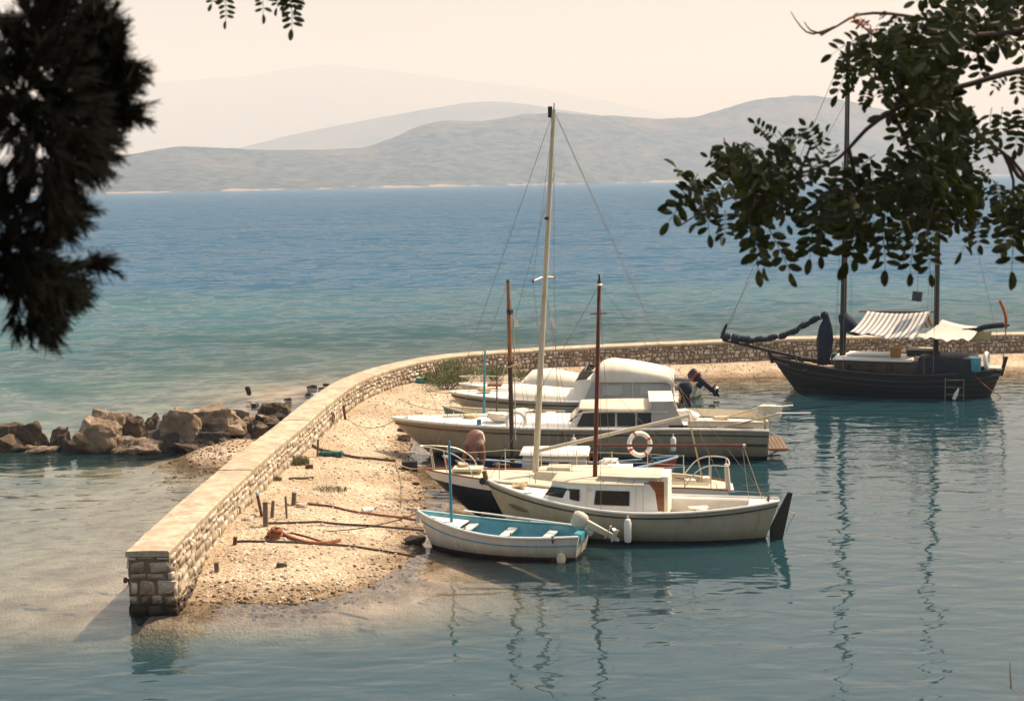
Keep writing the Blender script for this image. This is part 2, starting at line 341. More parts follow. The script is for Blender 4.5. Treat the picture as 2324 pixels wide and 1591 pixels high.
def ground_z(X, Y):
    ds = polydist(X, Y, SHORE); dw = polydist(X, Y, wl2)
    land = inpoly(X, Y, BEACHPOLY); harb = inpoly(X, Y, HARBPOLY) & (Y < 57.5) & (X > -7.2)
    lz = np.where(ds < 2.2, 0.19*ds, 0.418+0.035*(ds-2.2)); lz = np.minimum(lz, 0.62)
    lz = lz*np.where(X > 5, lerp(1.0, 0.9, np.clip((X-5)/5, 0, 1)), 1)
    hz = -np.minimum(3.0, 0.11*ds+0.06*ds**1.7)
    oz = -(0.26+0.046*dw+0.006*np.maximum(0, dw-22)**1.55)
    spit = 0.55*np.exp(-(((X+8.6)/1.6)**2+((Y-42.2)/2.6)**2))+0.30*np.exp(-(((X+8.4)/2.6)**2+((Y-48)/4.5)**2))+0.24*np.exp(-(((X+8.8)/3.2)**2+((Y-55)/4.5)**2))+0.18*np.exp(-(((X+14)/5)**2+((Y-42.8)/1.6)**2))
    oz = np.maximum(oz+spit, -9.0)
    z = np.where(land, lz, np.where(harb, hz, oz))
    z = z-3.4*sstep(26.2, 19.5, Y)
    z = z+fbm(X, Y, 1.6, 4, 3)*0.07*np.where(land, sstep(0, 1.2, ds), 1)+fbm(X, Y, 0.4, 2, 9)*0.02
    return z
def gz(x, y): return float(ground_z(np.array([[x]]), np.array([[y]]))[0, 0])

def sand_material():
    m = bpy.data.materials.new('shingle_beach'); m.use_nodes = True; n = m.node_tree.nodes; l = m.node_tree.links; b = n['Principled BSDF']
    g = n.new('ShaderNodeNewGeometry'); sp = n.new('ShaderNodeSeparateXYZ'); l.new(g.outputs['Position'], sp.inputs[0])
    def nz(s, d=6, r=0.6):
        t = n.new('ShaderNodeTexNoise'); t.inputs['Scale'].default_value = s; t.inputs['Detail'].default_value = d; t.inputs['Roughness'].default_value = r; l.new(g.outputs['Position'], t.inputs['Vector']); return t.outputs[0]
    def ramp(src, a, b2, ca, cb):
        r = n.new('ShaderNodeValToRGB'); r.color_ramp.elements[0].position = a; r.color_ramp.elements[1].position = b2; r.color_ramp.elements[0].color = (*ca, 1); r.color_ramp.elements[1].color = (*cb, 1); l.new(src, r.inputs[0]); return r.outputs[0]
    def mix(mode, f, a, c):
        x = n.new('ShaderNodeMix'); x.data_type = 'RGBA'; x.blend_type = mode
        if isinstance(f, float): x.inputs['Factor'].default_value = f
        else: l.new(f, x.inputs['Factor'])
        l.new(a, x.inputs[6]); l.new(c, x.inputs[7]); return x.outputs[2]
    base = ramp(nz(0.55), 0.40, 0.62, (0.48, 0.395, 0.285), (0.66, 0.575, 0.455))
    fine = ramp(nz(14, 5, 0.7), 0.36, 0.60, (0.55, 0.48, 0.40), (1.0, 1.0, 1.0))
    c = mix('MULTIPLY', 1.0, base, fine)
    vo = n.new('ShaderNodeTexVoronoi'); vo.inputs['Scale'].default_value = 16; l.new(g.outputs['Position'], vo.inputs['Vector'])
    vr = ramp(vo.outputs['Color'], 0.2, 0.9, (0.72, 0.66, 0.58), (1.1, 1.08, 1.05)); c = mix('MULTIPLY', 0.8, c, vr)
    # damp brown shingle and weed towards the waterline, brown algae on the sea bed
    wob = n.new('ShaderNodeMath'); wob.operation = 'MULTIPLY_ADD'; wob.inputs[1].default_value = 0.34; l.new(nz(1.1), wob.inputs[0]); l.new(sp.outputs[2], wob.inputs[2])
    wet = ramp(wob.outputs[0], 0.19, 0.34, (1, 1, 1), (0, 0, 0))
    dampc = ramp(nz(5, 6, 0.7), 0.35, 0.65, (0.13, 0.085, 0.045), (0.33, 0.235, 0.145)); c = mix('MIX', wet, c, dampc)
    bedf = ramp(wob.outputs[0], 0.0, 0.10, (1, 1, 1), (0, 0, 0)); bedc = ramp(nz(0.9, 6, 0.65), 0.36, 0.60, (0.33, 0.215, 0.14), (0.62, 0.47, 0.36)); c = mix('MIX', bedf, c, bedc)
    l.new(c, b.inputs['Base Color']); b.inputs['Roughness'].default_value = 0.9; b.inputs['Specular IOR Level'].default_value = 0.25
    bp = n.new('ShaderNodeBump'); bp.inputs['Distance'].default_value = 0.03; l.new(vo.outputs['Distance'], bp.inputs['Height']); bp.invert = True; l.new(bp.outputs[0], b.inputs['Normal'])
    return m
SAND = sand_material()
xs = graded(-160, -10, 12, 120, 0.16, 1.10); ys = graded(10, 24.5, 60, 260, 0.16, 1.10)
structure(gridmesh('beach', xs, ys, ground_z, SAND))

# ------------------------------------------------------------------ water: one sheet, calm inside the quay, choppy outside
def water_material():
    m = bpy.data.materials.new('sea_water'); m.use_nodes = True; n = m.node_tree.nodes; l = m.node_tree.links
    for x in list(n):
        if x.type == 'BSDF_PRINCIPLED': n.remove(x)
    out = n['Material Output']; g = n.new('ShaderNodeNewGeometry')
    def at(nm): a = n.new('ShaderNodeAttribute'); a.attribute_name = nm; return a.outputs['Fac']
    def mth(op, a, b=None, c=None):
        x = n.new('ShaderNodeMath'); x.operation = op
        for i, q in enumerate((a, b, c)):
            if q is None: continue
            if isinstance(q, (int, float)): x.inputs[i].default_value = q
            else: l.new(q, x.inputs[i])
        return x.outputs[0]
    def nz(scale, vec=(1, 1, 1), d=3, r=0.55, rot=0.0, dist=0.0):
        mp = n.new('ShaderNodeMapping'); mp.inputs['Scale'].default_value = vec; mp.inputs['Rotation'].default_value = (0, 0, rot); l.new(g.outputs['Position'], mp.inputs[0])
        t = n.new('ShaderNodeTexNoise'); t.inputs['Scale'].default_value = scale; t.inputs['Detail'].default_value = d; t.inputs['Roughness'].default_value = r; t.inputs['Distortion'].default_value = dist
        l.new(mp.outputs[0], t.inputs['Vector']); return t.outputs[0]
    chop = at('chop'); depth = at('depth')
    calm_h = mth('ADD', mth('MULTIPLY', nz(1.0, (0.75, 1.6, 1), 2, 0.45, 0.12, 0.3), 0.050), mth('MULTIPLY', nz(3.6, (0.6, 1.5, 1), 2, 0.5, -0.25), 0.0050))
    sea_h = mth('ADD', mth('MULTIPLY', nz(0.20, (0.55, 1.7, 1), 4, 0.62, -0.15, 0.4), 1.5), mth('MULTIPLY', nz(1.1, (0.7, 1.5, 1), 4, 0.6, 0.2), 0.30))
    mr = n.new('ShaderNodeMix'); mr.data_type = 'FLOAT'; l.new(chop, mr.inputs[0]); l.new(calm_h, mr.inputs[2]); l.new(sea_h, mr.inputs[3])
    bp = n.new('ShaderNodeBump'); bp.inputs['Strength'].default_value = 1; bp.inputs['Distance'].default_value = 1.0; l.new(calm_h, bp.inputs['Height'])
    # choppy sea: wave slopes taken straight from noise, so that far waves keep their steepness
    def slopes(scale, vec, rot, k, d=3):
        mp = n.new('ShaderNodeMapping'); mp.inputs['Scale'].default_value = vec; mp.inputs['Rotation'].default_value = (0, 0, rot); l.new(g.outputs['Position'], mp.inputs[0])
        t = n.new('ShaderNodeTexNoise'); t.inputs['Scale'].default_value = scale; t.inputs['Detail'].default_value = d; t.inputs['Roughness'].default_value = 0.6; l.new(mp.outputs[0], t.inputs['Vector'])
        a = n.new('ShaderNodeVectorMath'); a.operation = 'SUBTRACT'; l.new(t.outputs['Color'], a.inputs[0]); a.inputs[1].default_value = (.5, .5, .5)
        b = n.new('ShaderNodeVectorMath'); b.operation = 'MULTIPLY'; l.new(a.outputs[0], b.inputs[0]); b.inputs[1].default_value = (k*.6, k, 0); return b.outputs[0]
    def vadd(a, b): x = n.new('ShaderNodeVectorMath'); x.operation = 'ADD'; l.new(a, x.inputs[0]); l.new(b, x.inputs[1]); return x.outputs[0]
    sl = vadd(vadd(slopes(0.42, (1.0, 1.15, 1), -0.12, 2.2), slopes(1.4, (1, 1.1, 1), 0.2, 0.8)), slopes(0.14, (0.6, 1.1, 1), 0.08, 1.6))
    gust = mth('ADD', 0.05, mth('MULTIPLY', nz(0.022, (0.3, 1.5, 1), 4, 0.6), 1.7))
    sc_ = n.new('ShaderNodeVectorMath'); sc_.operation = 'SCALE'; l.new(sl, sc_.inputs[0]); l.new(mth('MULTIPLY', gust, chop), sc_.inputs['Scale'])
    nn = n.new('ShaderNodeVectorMath'); nn.operation = 'NORMALIZE'; l.new(vadd(sc_.outputs[0], bp.outputs[0]), nn.inputs[0]); NRM = nn.outputs[0]
    # body colour of deep water: green in the basin, teal then blue offshore
    cr = n.new('ShaderNodeValToRGB'); e = cr.color_ramp.elements; e[0].position = 0.0; e[0].color = (0.055, 0.145, 0.150, 1); e[1].position = 1.0; e[1].color = (0.026, 0.085, 0.155, 1)
    x = e.new(0.22); x.color = (0.050, 0.120, 0.135, 1); x = e.new(0.45); x.color = (0.030, 0.092, 0.160, 1)
    off = at('offshore'); pz = nz(0.035, (0.35, 1.6, 1), 4, 0.6); offn = mth('ADD', off, mth('MULTIPLY', mth('SUBTRACT', pz, 0.5), 0.5)); l.new(offn, cr.inputs[0])
    seac = cr.outputs[0]
    hc = n.new('ShaderNodeMix'); hc.data_type = 'RGBA'; l.new(at('basin'), hc.inputs['Factor']); l.new(seac, hc.inputs[6]); hc.inputs[7].default_value = (0.014, 0.044, 0.056, 1)
    body = n.new('ShaderNodeBsdfDiffuse'); l.new(hc.outputs[2], body.inputs[0])
    # clear water: tint by twice the depth
    comb = n.new('ShaderNodeCombineColor')
    for i, k in enumerate((0.45, 0.26, 0.34)):
        l.new(mth('EXPONENT', mth('MULTIPLY', depth, -k)), comb.inputs[i])
    clear = n.new('ShaderNodeBsdfTransparent'); l.new(comb.outputs[0], clear.inputs[0])
    f = mth('SUBTRACT', 1.0, mth('EXPONENT', mth('MULTIPLY', mth('POWER', depth, 1.5), -0.75)))
    under = n.new('ShaderNodeMixShader'); l.new(f, under.inputs[0]); l.new(clear.outputs[0], under.inputs[1]); l.new(body.outputs[0], under.inputs[2])
    gl = n.new('ShaderNodeBsdfGlossy'); gl.inputs['Roughness'].default_value = 0.03; l.new(NRM, gl.inputs['Normal'])
    fr = n.new('ShaderNodeFresnel'); fr.inputs[0].default_value = 1.68; l.new(NRM, fr.inputs['Normal'])
    ms = n.new('ShaderNodeMixShader'); l.new(mth('MULTIPLY', fr.outputs[0], mth('SUBTRACT', 1.0, mth('MULTIPLY', chop, 0.52))), ms.inputs[0]); l.new(under.outputs[0], ms.inputs[1]); l.new(gl.outputs[0], ms.inputs[2]); l.new(ms.outputs[0], out.inputs[0])
    return m
def w_depth(X, Y):
    return np.maximum(0.0, -ground_z(np.clip(X, -160, 120), np.clip(Y, 10, 260)))
def w_side(X, Y):
    return (inpoly(X, Y, HARBPOLY+[]) | inpoly(X, Y, BEACHPOLY)) & (X > -7.3)
def w_chop(X, Y):
    ins = w_side(X, Y) | (Y < 26)
    left = 0.05+0.95*sstep(30, 75, Y)
    c = np.where(ins, 0.0, left); c = np.where(X > 40, np.where(Y > 60.6, left, 0), c)
    return np.where((X < -7.3) & (Y <= 30), 0.05*sstep(24, 30, Y), c)
def w_off(X, Y): return np.clip((Y-58)/260.0, 0, 1)**0.6
def w_basin(X, Y): return np.where(Y < 60.6, 1.0, 0.0)*np.where(X > -7.3, 1, sstep(30, 24, Y))
xs = graded(-8500, -14, 14, 8500, 0.32, 1.13); ys = graded(-60, 23, 63, 11500, 0.32, 1.10)
structure(gridmesh('sea', xs, ys, lambda X, Y: X*0, water_material(), {'depth': w_depth, 'chop': w_chop, 'offshore': w_off, 'basin': w_basin}))

# ------------------------------------------------------------------ the bank under the camera
def bank_z(X, Y):
    base = 6.35-8.4*sstep(2.6, 14.0, Y+0.02*np.abs(X))+fbm(X, Y, 3.0, 4, 21)*0.4*sstep(2.5, 5, Y)
    return base
BANKM = mat('dry_bank_earth', (0.16, 0.115, 0.065), 0.95, 0.35, 0.8, 0.05, 6, stain=0.3)
structure(gridmesh('bank', np.arange(-60, 60.1, 0.8), np.arange(-55, 17.1, 0.5), bank_z, BANKM))

# ------------------------------------------------------------------ hills across the strait
def hill_material():
    m = bpy.data.materials.new('maquis_hillside'); m.use_nodes = True; n = m.node_tree.nodes; l = m.node_tree.links; b = n['Principled BSDF']
    g = n.new('ShaderNodeNewGeometry'); sp = n.new('ShaderNodeSeparateXYZ'); l.new(g.outputs['Position'], sp.inputs[0])
    def nz(s, d=6, r=0.6, vec=(1, 1, 1)):
        mp = n.new('ShaderNodeMapping'); mp.inputs['Scale'].default_value = vec; l.new(g.outputs['Position'], mp.inputs[0])
        t = n.new('ShaderNodeTexNoise'); t.inputs['Scale'].default_value = s; t.inputs['Detail'].default_value = d; t.inputs['Roughness'].default_value = r; l.new(mp.outputs[0], t.inputs['Vector']); return t.outputs[0]
    def ramp(src, a, b2, ca, cb):
        r = n.new('ShaderNodeValToRGB'); r.color_ramp.elements[0].position = a; r.color_ramp.elements[1].position = b2; r.color_ramp.elements[0].color = (*ca, 1); r.color_ramp.elements[1].color = (*cb, 1); l.new(src, r.inputs[0]); return r.outputs[0]
    scrub = ramp(nz(0.045, 8, 0.75), 0.42, 0.58, (0.004, 0.011, 0.010), (0.085, 0.085, 0.052))
    bare = ramp(nz(0.10, 6, 0.7), 0.35, 0.65, (0.12, 0.085, 0.062), (0.23, 0.15, 0.105))
    # bare earth shows on the shoulders and along old terraces
    zz = n.new('ShaderNodeMapRange'); zz.inputs[1].default_value = 40; zz.inputs[2].default_value = 125; l.new(sp.outputs[2], zz.inputs[0])
    pt = n.new('ShaderNodeMath'); pt.operation = 'MULTIPLY_ADD'; pt.inputs[1].default_value = 0.16; l.new(zz.outputs[0], pt.inputs[0]); l.new(nz(0.010, 8, 0.68, (0.5, 0.6, 2.5)), pt.inputs[2])
    f = ramp(pt.outputs[0], 0.60, 0.72, (0, 0, 0), (0.42, 0.42, 0.42))
    mx = n.new('ShaderNodeMix'); mx.data_type = 'RGBA'; l.new(f, mx.inputs['Factor']); l.new(scrub, mx.inputs[6]); l.new(bare, mx.inputs[7])
    # pale wave-cut rock at the foot
    sh = n.new('ShaderNodeMath'); sh.operation = 'MULTIPLY_ADD'; sh.inputs[1].default_value = -26; l.new(nz(0.012, 5, 0.7, (1, 1, 0.2)), sh.inputs[0]); s2 = n.new('ShaderNodeMath'); s2.operation = 'ADD'; s2.inputs[1].default_value = 12.2; l.new(sp.outputs[2], s2.inputs[0]); l.new(s2.outputs[0], sh.inputs[2])
    fs = ramp(sh.outputs[0], 0.0, 0.35, (1, 1, 1), (0, 0, 0))
    shn = n.new('ShaderNodeMix'); shn.data_type = 'RGBA'; l.new(fs, shn.inputs['Factor']); l.new(mx.outputs[2], shn.inputs[6]); shn.inputs[7].default_value = (0.24, 0.19, 0.145, 1)
    l.new(shn.outputs[2], b.inputs['Base Color']); b.inputs['Roughness'].default_value = 1.0; b.inputs['Specular IOR Level'].default_value = 0.1
    return m
HILLM = hill_material()
def hill(name, sky_px, Yridge, depth_front, depth_back, shore_off=None, rough=1.0, seed=0, nu=420, nv=60, base=-2.0):
    xp = np.array([p[0] for p in sky_px], float); yp = np.array([p[1] for p in sky_px], float)
    us = np.linspace(xp[0], xp[-1], nu); ysk = np.interp(us, xp, yp)
    k = np.ones(9)/9; ysk = np.convolve(np.pad(ysk, 4, 'edge'), k, 'valid')
    rows = []
    for u, ysk_i in zip(us, ysk):
        rp = PD(u, ysk_i, Yridge(u)); rows.append((rp.x/rp.y, rp.y, rp.z))
    R = np.array(rows); vs = np.linspace(0, 1, nv); V = []
    for v in vs:
        front = v <= 0.72; t = v/0.72 if front else (v-0.72)/0.28
        Y = R[:, 1]-depth_front*(1-t) if front else R[:, 1]+depth_back*t
        prof = (t**0.85*0.72+0.28*t**3) if front else 1-t**1.3
        X = R[:, 0]*Y
        nzv = fbm(X, Y, 520, 5, seed)*0.55+fbm(X, Y*0.6, 160, 4, seed+5)*0.22
        amp = math.sin(math.pi*min(1, t if front else 1-t)) if front else 0.4*(1-t)
        Z = base+(R[:, 2]-base)*np.clip(prof, 0, 1)*(1+rough*nzv*amp*1.3)
        Z = Z+fbm(X, Y, 26, 3, seed+9)*7.0*rough*min(1, t*3 if front else 1)*(0.6 if front else 0.4)
        V.append(np.stack([X, Y, Z], -1))
    V = np.array(V).reshape(-1, 3); i = np.arange((nv-1)*nu).reshape(nv-1, nu)[:, :-1].ravel()
    return structure(npmesh(name, V, np.stack([i, i+1, i+nu+1, i+nu], -1), HILLM))
near_sky = [(-500, 330), (-200, 360), (0, 385), (200, 366), (330, 345), (400, 332), (480, 335), (590, 340), (720, 343), (830, 337), (900, 312), (950, 290), (1010, 278), (1100, 278), (1180, 262), (1260, 255), (1340, 262), (1420, 265), (1500, 270), (1570, 268), (1640, 248), (1720, 225), (1800, 218), (1860, 217), (1950, 235), (2050, 262), (2150, 285), (2324, 310), (2600, 300), (2900, 330)]
def yr(u): return 1840+ (u-250)*0.56 + 640
hill('hills', near_sky, yr, 640, 700, seed=31, nu=700, nv=90)
hill('far_hill', [(300, 405), (450, 365), (560, 332), (650, 308), (760, 285), (850, 268), (960, 248), (1050, 233), (1120, 228), (1180, 233), (1250, 245), (1330, 256), (1450, 275), (1700, 330), (2000, 400)], lambda u: 5600, 1300, 900, seed=51, rough=0.6, nu=300, nv=50)
hill('distant_mountain', [(-400, 330), (0, 260), (200, 205), (300, 188), (380, 185), (480, 175), (560, 172), (640, 155), (720, 145), (800, 150), (880, 160), (950, 166), (1050, 182), (1150, 190), (1250, 203), (1400, 235), (1600, 280), (1900, 330), (2400, 380)], lambda u: 10600, 2000, 1100, seed=71, rough=0.5, nu=300, nv=50)

# ------------------------------------------------------------------ haze
hz = MB().box((0, 5900, 470), (17800, 12200, 946)).build('haze', mat('unused', (1, 1, 1)), smooth=0)
hm = bpy.data.materials.new('summer_haze'); hm.use_nodes = True
for x in list(hm.node_tree.nodes):
    if x.type == 'BSDF_PRINCIPLED': hm.node_tree.nodes.remove(x)
pv = hm.node_tree.nodes.new('ShaderNodeVolumePrincipled'); pv.inputs['Color'].default_value = (0.50, 0.64, 0.85, 1); pv.inputs['Absorption Color'].default_value = (1, 0.72, 0.06, 1); pv.inputs['Density'].default_value = 0.00031; pv.inputs['Anisotropy'].default_value = 0.0
hm.node_tree.links.new(pv.outputs[0], hm.node_tree.nodes['Material Output'].inputs['Volume'])
hz.data.materials.clear(); hz.data.materials.append(hm); hz['kind'] = 'stuff'; hz['label'] = 'pale warm summer haze over the strait'

# ------------------------------------------------------------------ quay wall
def stone_mesh(seed):
    r = random.Random(seed); bm = bmesh.new(); bmesh.ops.create_cube(bm, size=1.0)
    for v in bm.verts: v.co += Vector((r.uniform(-.15, .15), r.uniform(-.05, .05), r.uniform(-.17, .17)))
    bmesh.ops.bevel(bm, geom=list(bm.edges), offset=0.10, segments=1, affect='EDGES', profile=0.6, clamp_overlap=True)
    for v in bm.verts: v.co += Vector((r.uniform(-.02, .02), r.uniform(-.05, .05), r.uniform(-.02, .02)))
    bmesh.ops.triangulate(bm, faces=[f for f in bm.faces if len(f.verts) > 4])
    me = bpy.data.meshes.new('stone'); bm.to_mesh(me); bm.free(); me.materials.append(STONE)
    me.polygons.foreach_set('use_smooth', [True]*len(me.polygons)); me.set_sharp_from_angle(angle=math.radians(50)); return me
STONES = [stone_mesh(100+i) for i in range(14)]
quay = thing('quay_wall', 'curved rubble stone quay wall with flat concrete coping round the beach', 'wall', (wall_in[0].x, wall_in[0].y, 0))
QO = Vector((wall_in[0].x, wall_in[0].y, 0))
BAT = 0.14
core = MB(); rows = []
for i in range(0, len(WF), 2):
    p, t, n = WF[i]; q = p-QO
    back = -0.015 if i == 0 else 0
    o = t*back
    rows.append([q-n*0.02+o+Vector((0, 0, -1.0)), q+n*0.03+o+Vector((0, 0, WTOP-0.10)), q+n*(WW-0.02)+o+Vector((0, 0, WTOP-0.10)), q+n*(WW-0.02+BAT*1.7)+o+Vector((0, 0, -1.0))])
core.grid([r for r in rows]); core.f.append((0, 1, 2, 3)); k = len(rows)*4; core.f.append((k-1, k-2, k-3, k-4))
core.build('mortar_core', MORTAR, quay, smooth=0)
mc = MB(); rows_n = []
for i in range(1, 96, 2):
    p, t, n = WF[i]; q = p-QO; rows_n.append([q+n*(WW-.006)+Vector((0, 0, WTOP-.10)), q+n*(WW-.006+BAT*1.7)+Vector((0, 0, -1.0))])
mc.grid(rows_n).build('lime_render', mat('pale_lime_mortar', (0.42, 0.35, 0.26), .95, .25, 5, .02, 12, stain=.25), quay, smooth=0)
# coping in cast lengths with joints
s0 = 0.0; i = 0; N = len(WF)
while i < N-1:
    ln = rnd.uniform(2.6, 4.2); j = i
    while j < N-1 and (wall_out[j]-wall_out[i]).length < ln: j += 1
    mb = MB(); rows = []; dz = rnd.uniform(-0.008, 0.010); L = j-i
    for k in range(i, j+1):
        p, t, n = WF[k]; q = p-QO
        if k == i: q = q+t*(0.010 if i else -0.05)
        if k == j: q = q-t*0.010
        w = 0.02+rnd.uniform(-.008, .008); w2 = 0.02+rnd.uniform(-.012, .012); h = WTOP+dz+rnd.uniform(-.004, .004)
        rows.append([q-n*w+Vector((0, 0, WTOP-0.115)), q-n*w+Vector((0, 0, h-.02)), q-n*(w-.02)+Vector((0, 0, h)), q+n*(WW*0.5)+Vector((0, 0, h+.008)), q+n*(WW+w2-.03)+Vector((0, 0, h)), q+n*(WW+w2)+Vector((0, 0, h-.03)), q+n*(WW+w2-.01)+Vector((0, 0, WTOP-0.115))])
    mb.grid(rows); nc = 7
    mb.f += [(m*nc, m*nc+nc-1, (m+1)*nc+nc-1, (m+1)*nc) for m in range(len(rows)-1)]
    mb.f.append(tuple(range(nc))); mb.f.append(tuple(len(rows)*nc-1-m for m in range(nc)))
    bm = None; mb.build('coping_slab', CONC, quay, smooth=30); i = j
stones = []      # (position, tangent, outward, (w, d, h))
z = -0.28; course = 0
while z < WTOP-0.16:
    h = rnd.choice([0.10, 0.13, 0.16, 0.20]); h = min(h, WTOP-0.118-z)
    s = rnd.uniform(0, 0.15)
    while s < wlen[-1]-6.0:
        far = sstep(18, 32, s); w = rnd.uniform(0.12, 0.40)*(1-0.25*far); p, t, n = wall_at(s+w/2)
        zc = z+h/2; off = BAT*(WTOP-zc)/WTOP
        g = gz(p.x+n.x*0.2, p.y+n.y*0.2)
        if zc+h/2 > g-0.02 and rnd.random() > 0.03:
            hh = (h-0.028)*rnd.uniform(0.80, 1.02)*(1-.14*far*rnd.random())
            stones.append((p+n*(off-0.075+rnd.uniform(-.012, .014))+Vector((0, 0, zc+rnd.uniform(-.012, .012)*(1+2.2*far))), t, n, (w-rnd.uniform(.02, .055)-.05*far*rnd.random(), rnd.uniform(.13, .20), hh)))
        s += w
    z += h
# the squared end of the wall, facing the camera
p0, t0, n0 = WF[0]; z = -0.3
while z < WTOP-0.14:
    h = min(rnd.choice([0.15, 0.2, 0.24, 0.28]), WTOP-0.118-z); wtot = WW+BAT*(WTOP-z-h/2)/WTOP; u = 0.0
    while u < wtot-0.05:
        w = min(rnd.uniform(0.18, 0.38), wtot-u)
        if wtot-u-w < 0.12: w = wtot-u
        stones.append((p0+n0*(u+w/2)+t0*(0.055+rnd.uniform(-.015, .015))+Vector((0, 0, z+h/2+rnd.uniform(-.01, .01))), n0, -t0, (w-rnd.uniform(.03, .08), 0.2, (h-0.04)*rnd.uniform(.85, 1))))
        u += w
    z += h
# the seaward face shows only in its first metres
z = -0.3
while z < WTOP-0.14:
    h = min(rnd.choice([0.17, 0.2, 0.24]), WTOP-0.118-z); s = 0.22
    while s < 12:
        w = rnd.uniform(0.2, 0.45); i = min(len(WF)-1, int(s/0.2)); p, t, n = WF[i]
        stones.append((p+t*0.0+n*0.045+Vector((0, 0, z+h/2)), t, -n, (w-0.03, 0.16, h-0.03))); s += w
    z += h
def smat(st):
    p, t, n, d = st; up = t.cross(n) if t.cross(n).z > 0 else n.cross(t)
    R = Matrix((t, n, up)).transposed().to_4x4(); r = random.Random(int(p.x*1000)+int(p.z*7919))
    return Matrix.Translation(p-QO) @ R @ Matrix.Rotation(r.uniform(-.05, .05), 4, 'Y') @ Matrix.Diagonal((d[0], d[1], d[2], 1))
def showing(st): return st[3][0]*st[3][2]/(st[0].y**2)*(1.0 if st[2].dot(Vector((0, -1, 0))) > -0.2 and st[2].x > -0.5 else 0.0)
stones.sort(key=showing, reverse=True)
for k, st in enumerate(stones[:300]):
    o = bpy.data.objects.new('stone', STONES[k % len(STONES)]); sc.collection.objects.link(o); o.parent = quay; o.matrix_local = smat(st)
bm = bmesh.new()
for k, st in enumerate(stones[300:]):
    me = STONES[(k*5) % len(STONES)]; n0v = len(bm.verts); bm.from_mesh(me); bm.verts.ensure_lookup_table()
    M = smat(st)
    for v in bm.verts[n0v:]: v.co = M @ v.co
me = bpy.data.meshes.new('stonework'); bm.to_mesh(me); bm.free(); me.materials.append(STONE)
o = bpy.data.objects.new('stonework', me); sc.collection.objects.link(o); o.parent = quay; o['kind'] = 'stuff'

# ------------------------------------------------------------------ boulders of the breakwater
def boulder_bm(seed, dims, facets=9, rough=0.10, sub=3):
    r = random.Random(seed); bm = bmesh.new(); bmesh.ops.create_cube(bm, size=1.0)
    for v in bm.verts: v.co += Vector((r.uniform(-.14, .14), r.uniform(-.14, .14), r.uniform(-.14, .10)))
    for _ in range(facets):
        n = Vector((r.gauss(0, 1), r.gauss(0, 1), r.gauss(0, .8))).normalized(); d = r.uniform(.34, .58)
        bmesh.ops.bisect_plane(bm, geom=bm.verts[:]+bm.edges[:]+bm.faces[:], plane_co=n*d, plane_no=n, clear_outer=True)
        bmesh.ops.holes_fill(bm, edges=[e for e in bm.edges if e.is_boundary], sides=0)
    bmesh.ops.bevel(bm, geom=bm.edges[:], offset=.02, segments=1, affect='EDGES', clamp_overlap=True)
    bmesh.ops.triangulate(bm, faces=bm.faces[:])
    for k in range(sub-1):
        lim = .30/(2**k); bmesh.ops.subdivide_edges(bm, edges=[e for e in bm.edges if e.calc_length() > lim], cuts=1, use_grid_fill=False); bmesh.ops.triangulate(bm, faces=bm.faces[:])
    off = Vector((r.uniform(-50, 50), r.uniform(-50, 50), r.uniform(-50, 50))); bm.normal_update()
    for v in bm.verts:
        k = mnoise.fractal(v.co*3.0+off, 0.8, 2.1, 5); k2 = abs(mnoise.noise(v.co*6+off)); v.co += v.normal*(rough*.55*k-.05*k2*rough*5)
    xs = [v.co for v in bm.verts]; lo = Vector([min(c[i] for c in xs) for i in range(3)]); hi = Vector([max(c[i] for c in xs) for i in range(3)])
    for v in bm.verts:
        v.co = Vector([((v.co[i]-lo[i])/(hi[i]-lo[i])-0.5)*dims[i] for i in range(3)]); v.co.z += dims[2]*0.5
    return bm
def boulder(name, seed, loc, dims, m, label, group, tilt=0.0, rz=None, **k):
    bm = boulder_bm(seed, dims, **k); me = bpy.data.meshes.new(name); bm.to_mesh(me); bm.free(); me.materials.append(m)
    me.polygons.foreach_set('use_smooth', [True]*len(me.polygons)); me.set_sharp_from_angle(angle=math.radians(28))
    o = bpy.data.objects.new(name, me); sc.collection.objects.link(o); o.location = loc
    o.rotation_euler = (0, tilt, (random.Random(seed).uniform(-.5, .5) if rz is None else rz)); return tag(o, label, 'rock', group)
BG = 'boulders of the breakwater left of the quay'
def c5(x, y): return (x*0.3716, 830.5+y*0.3716)
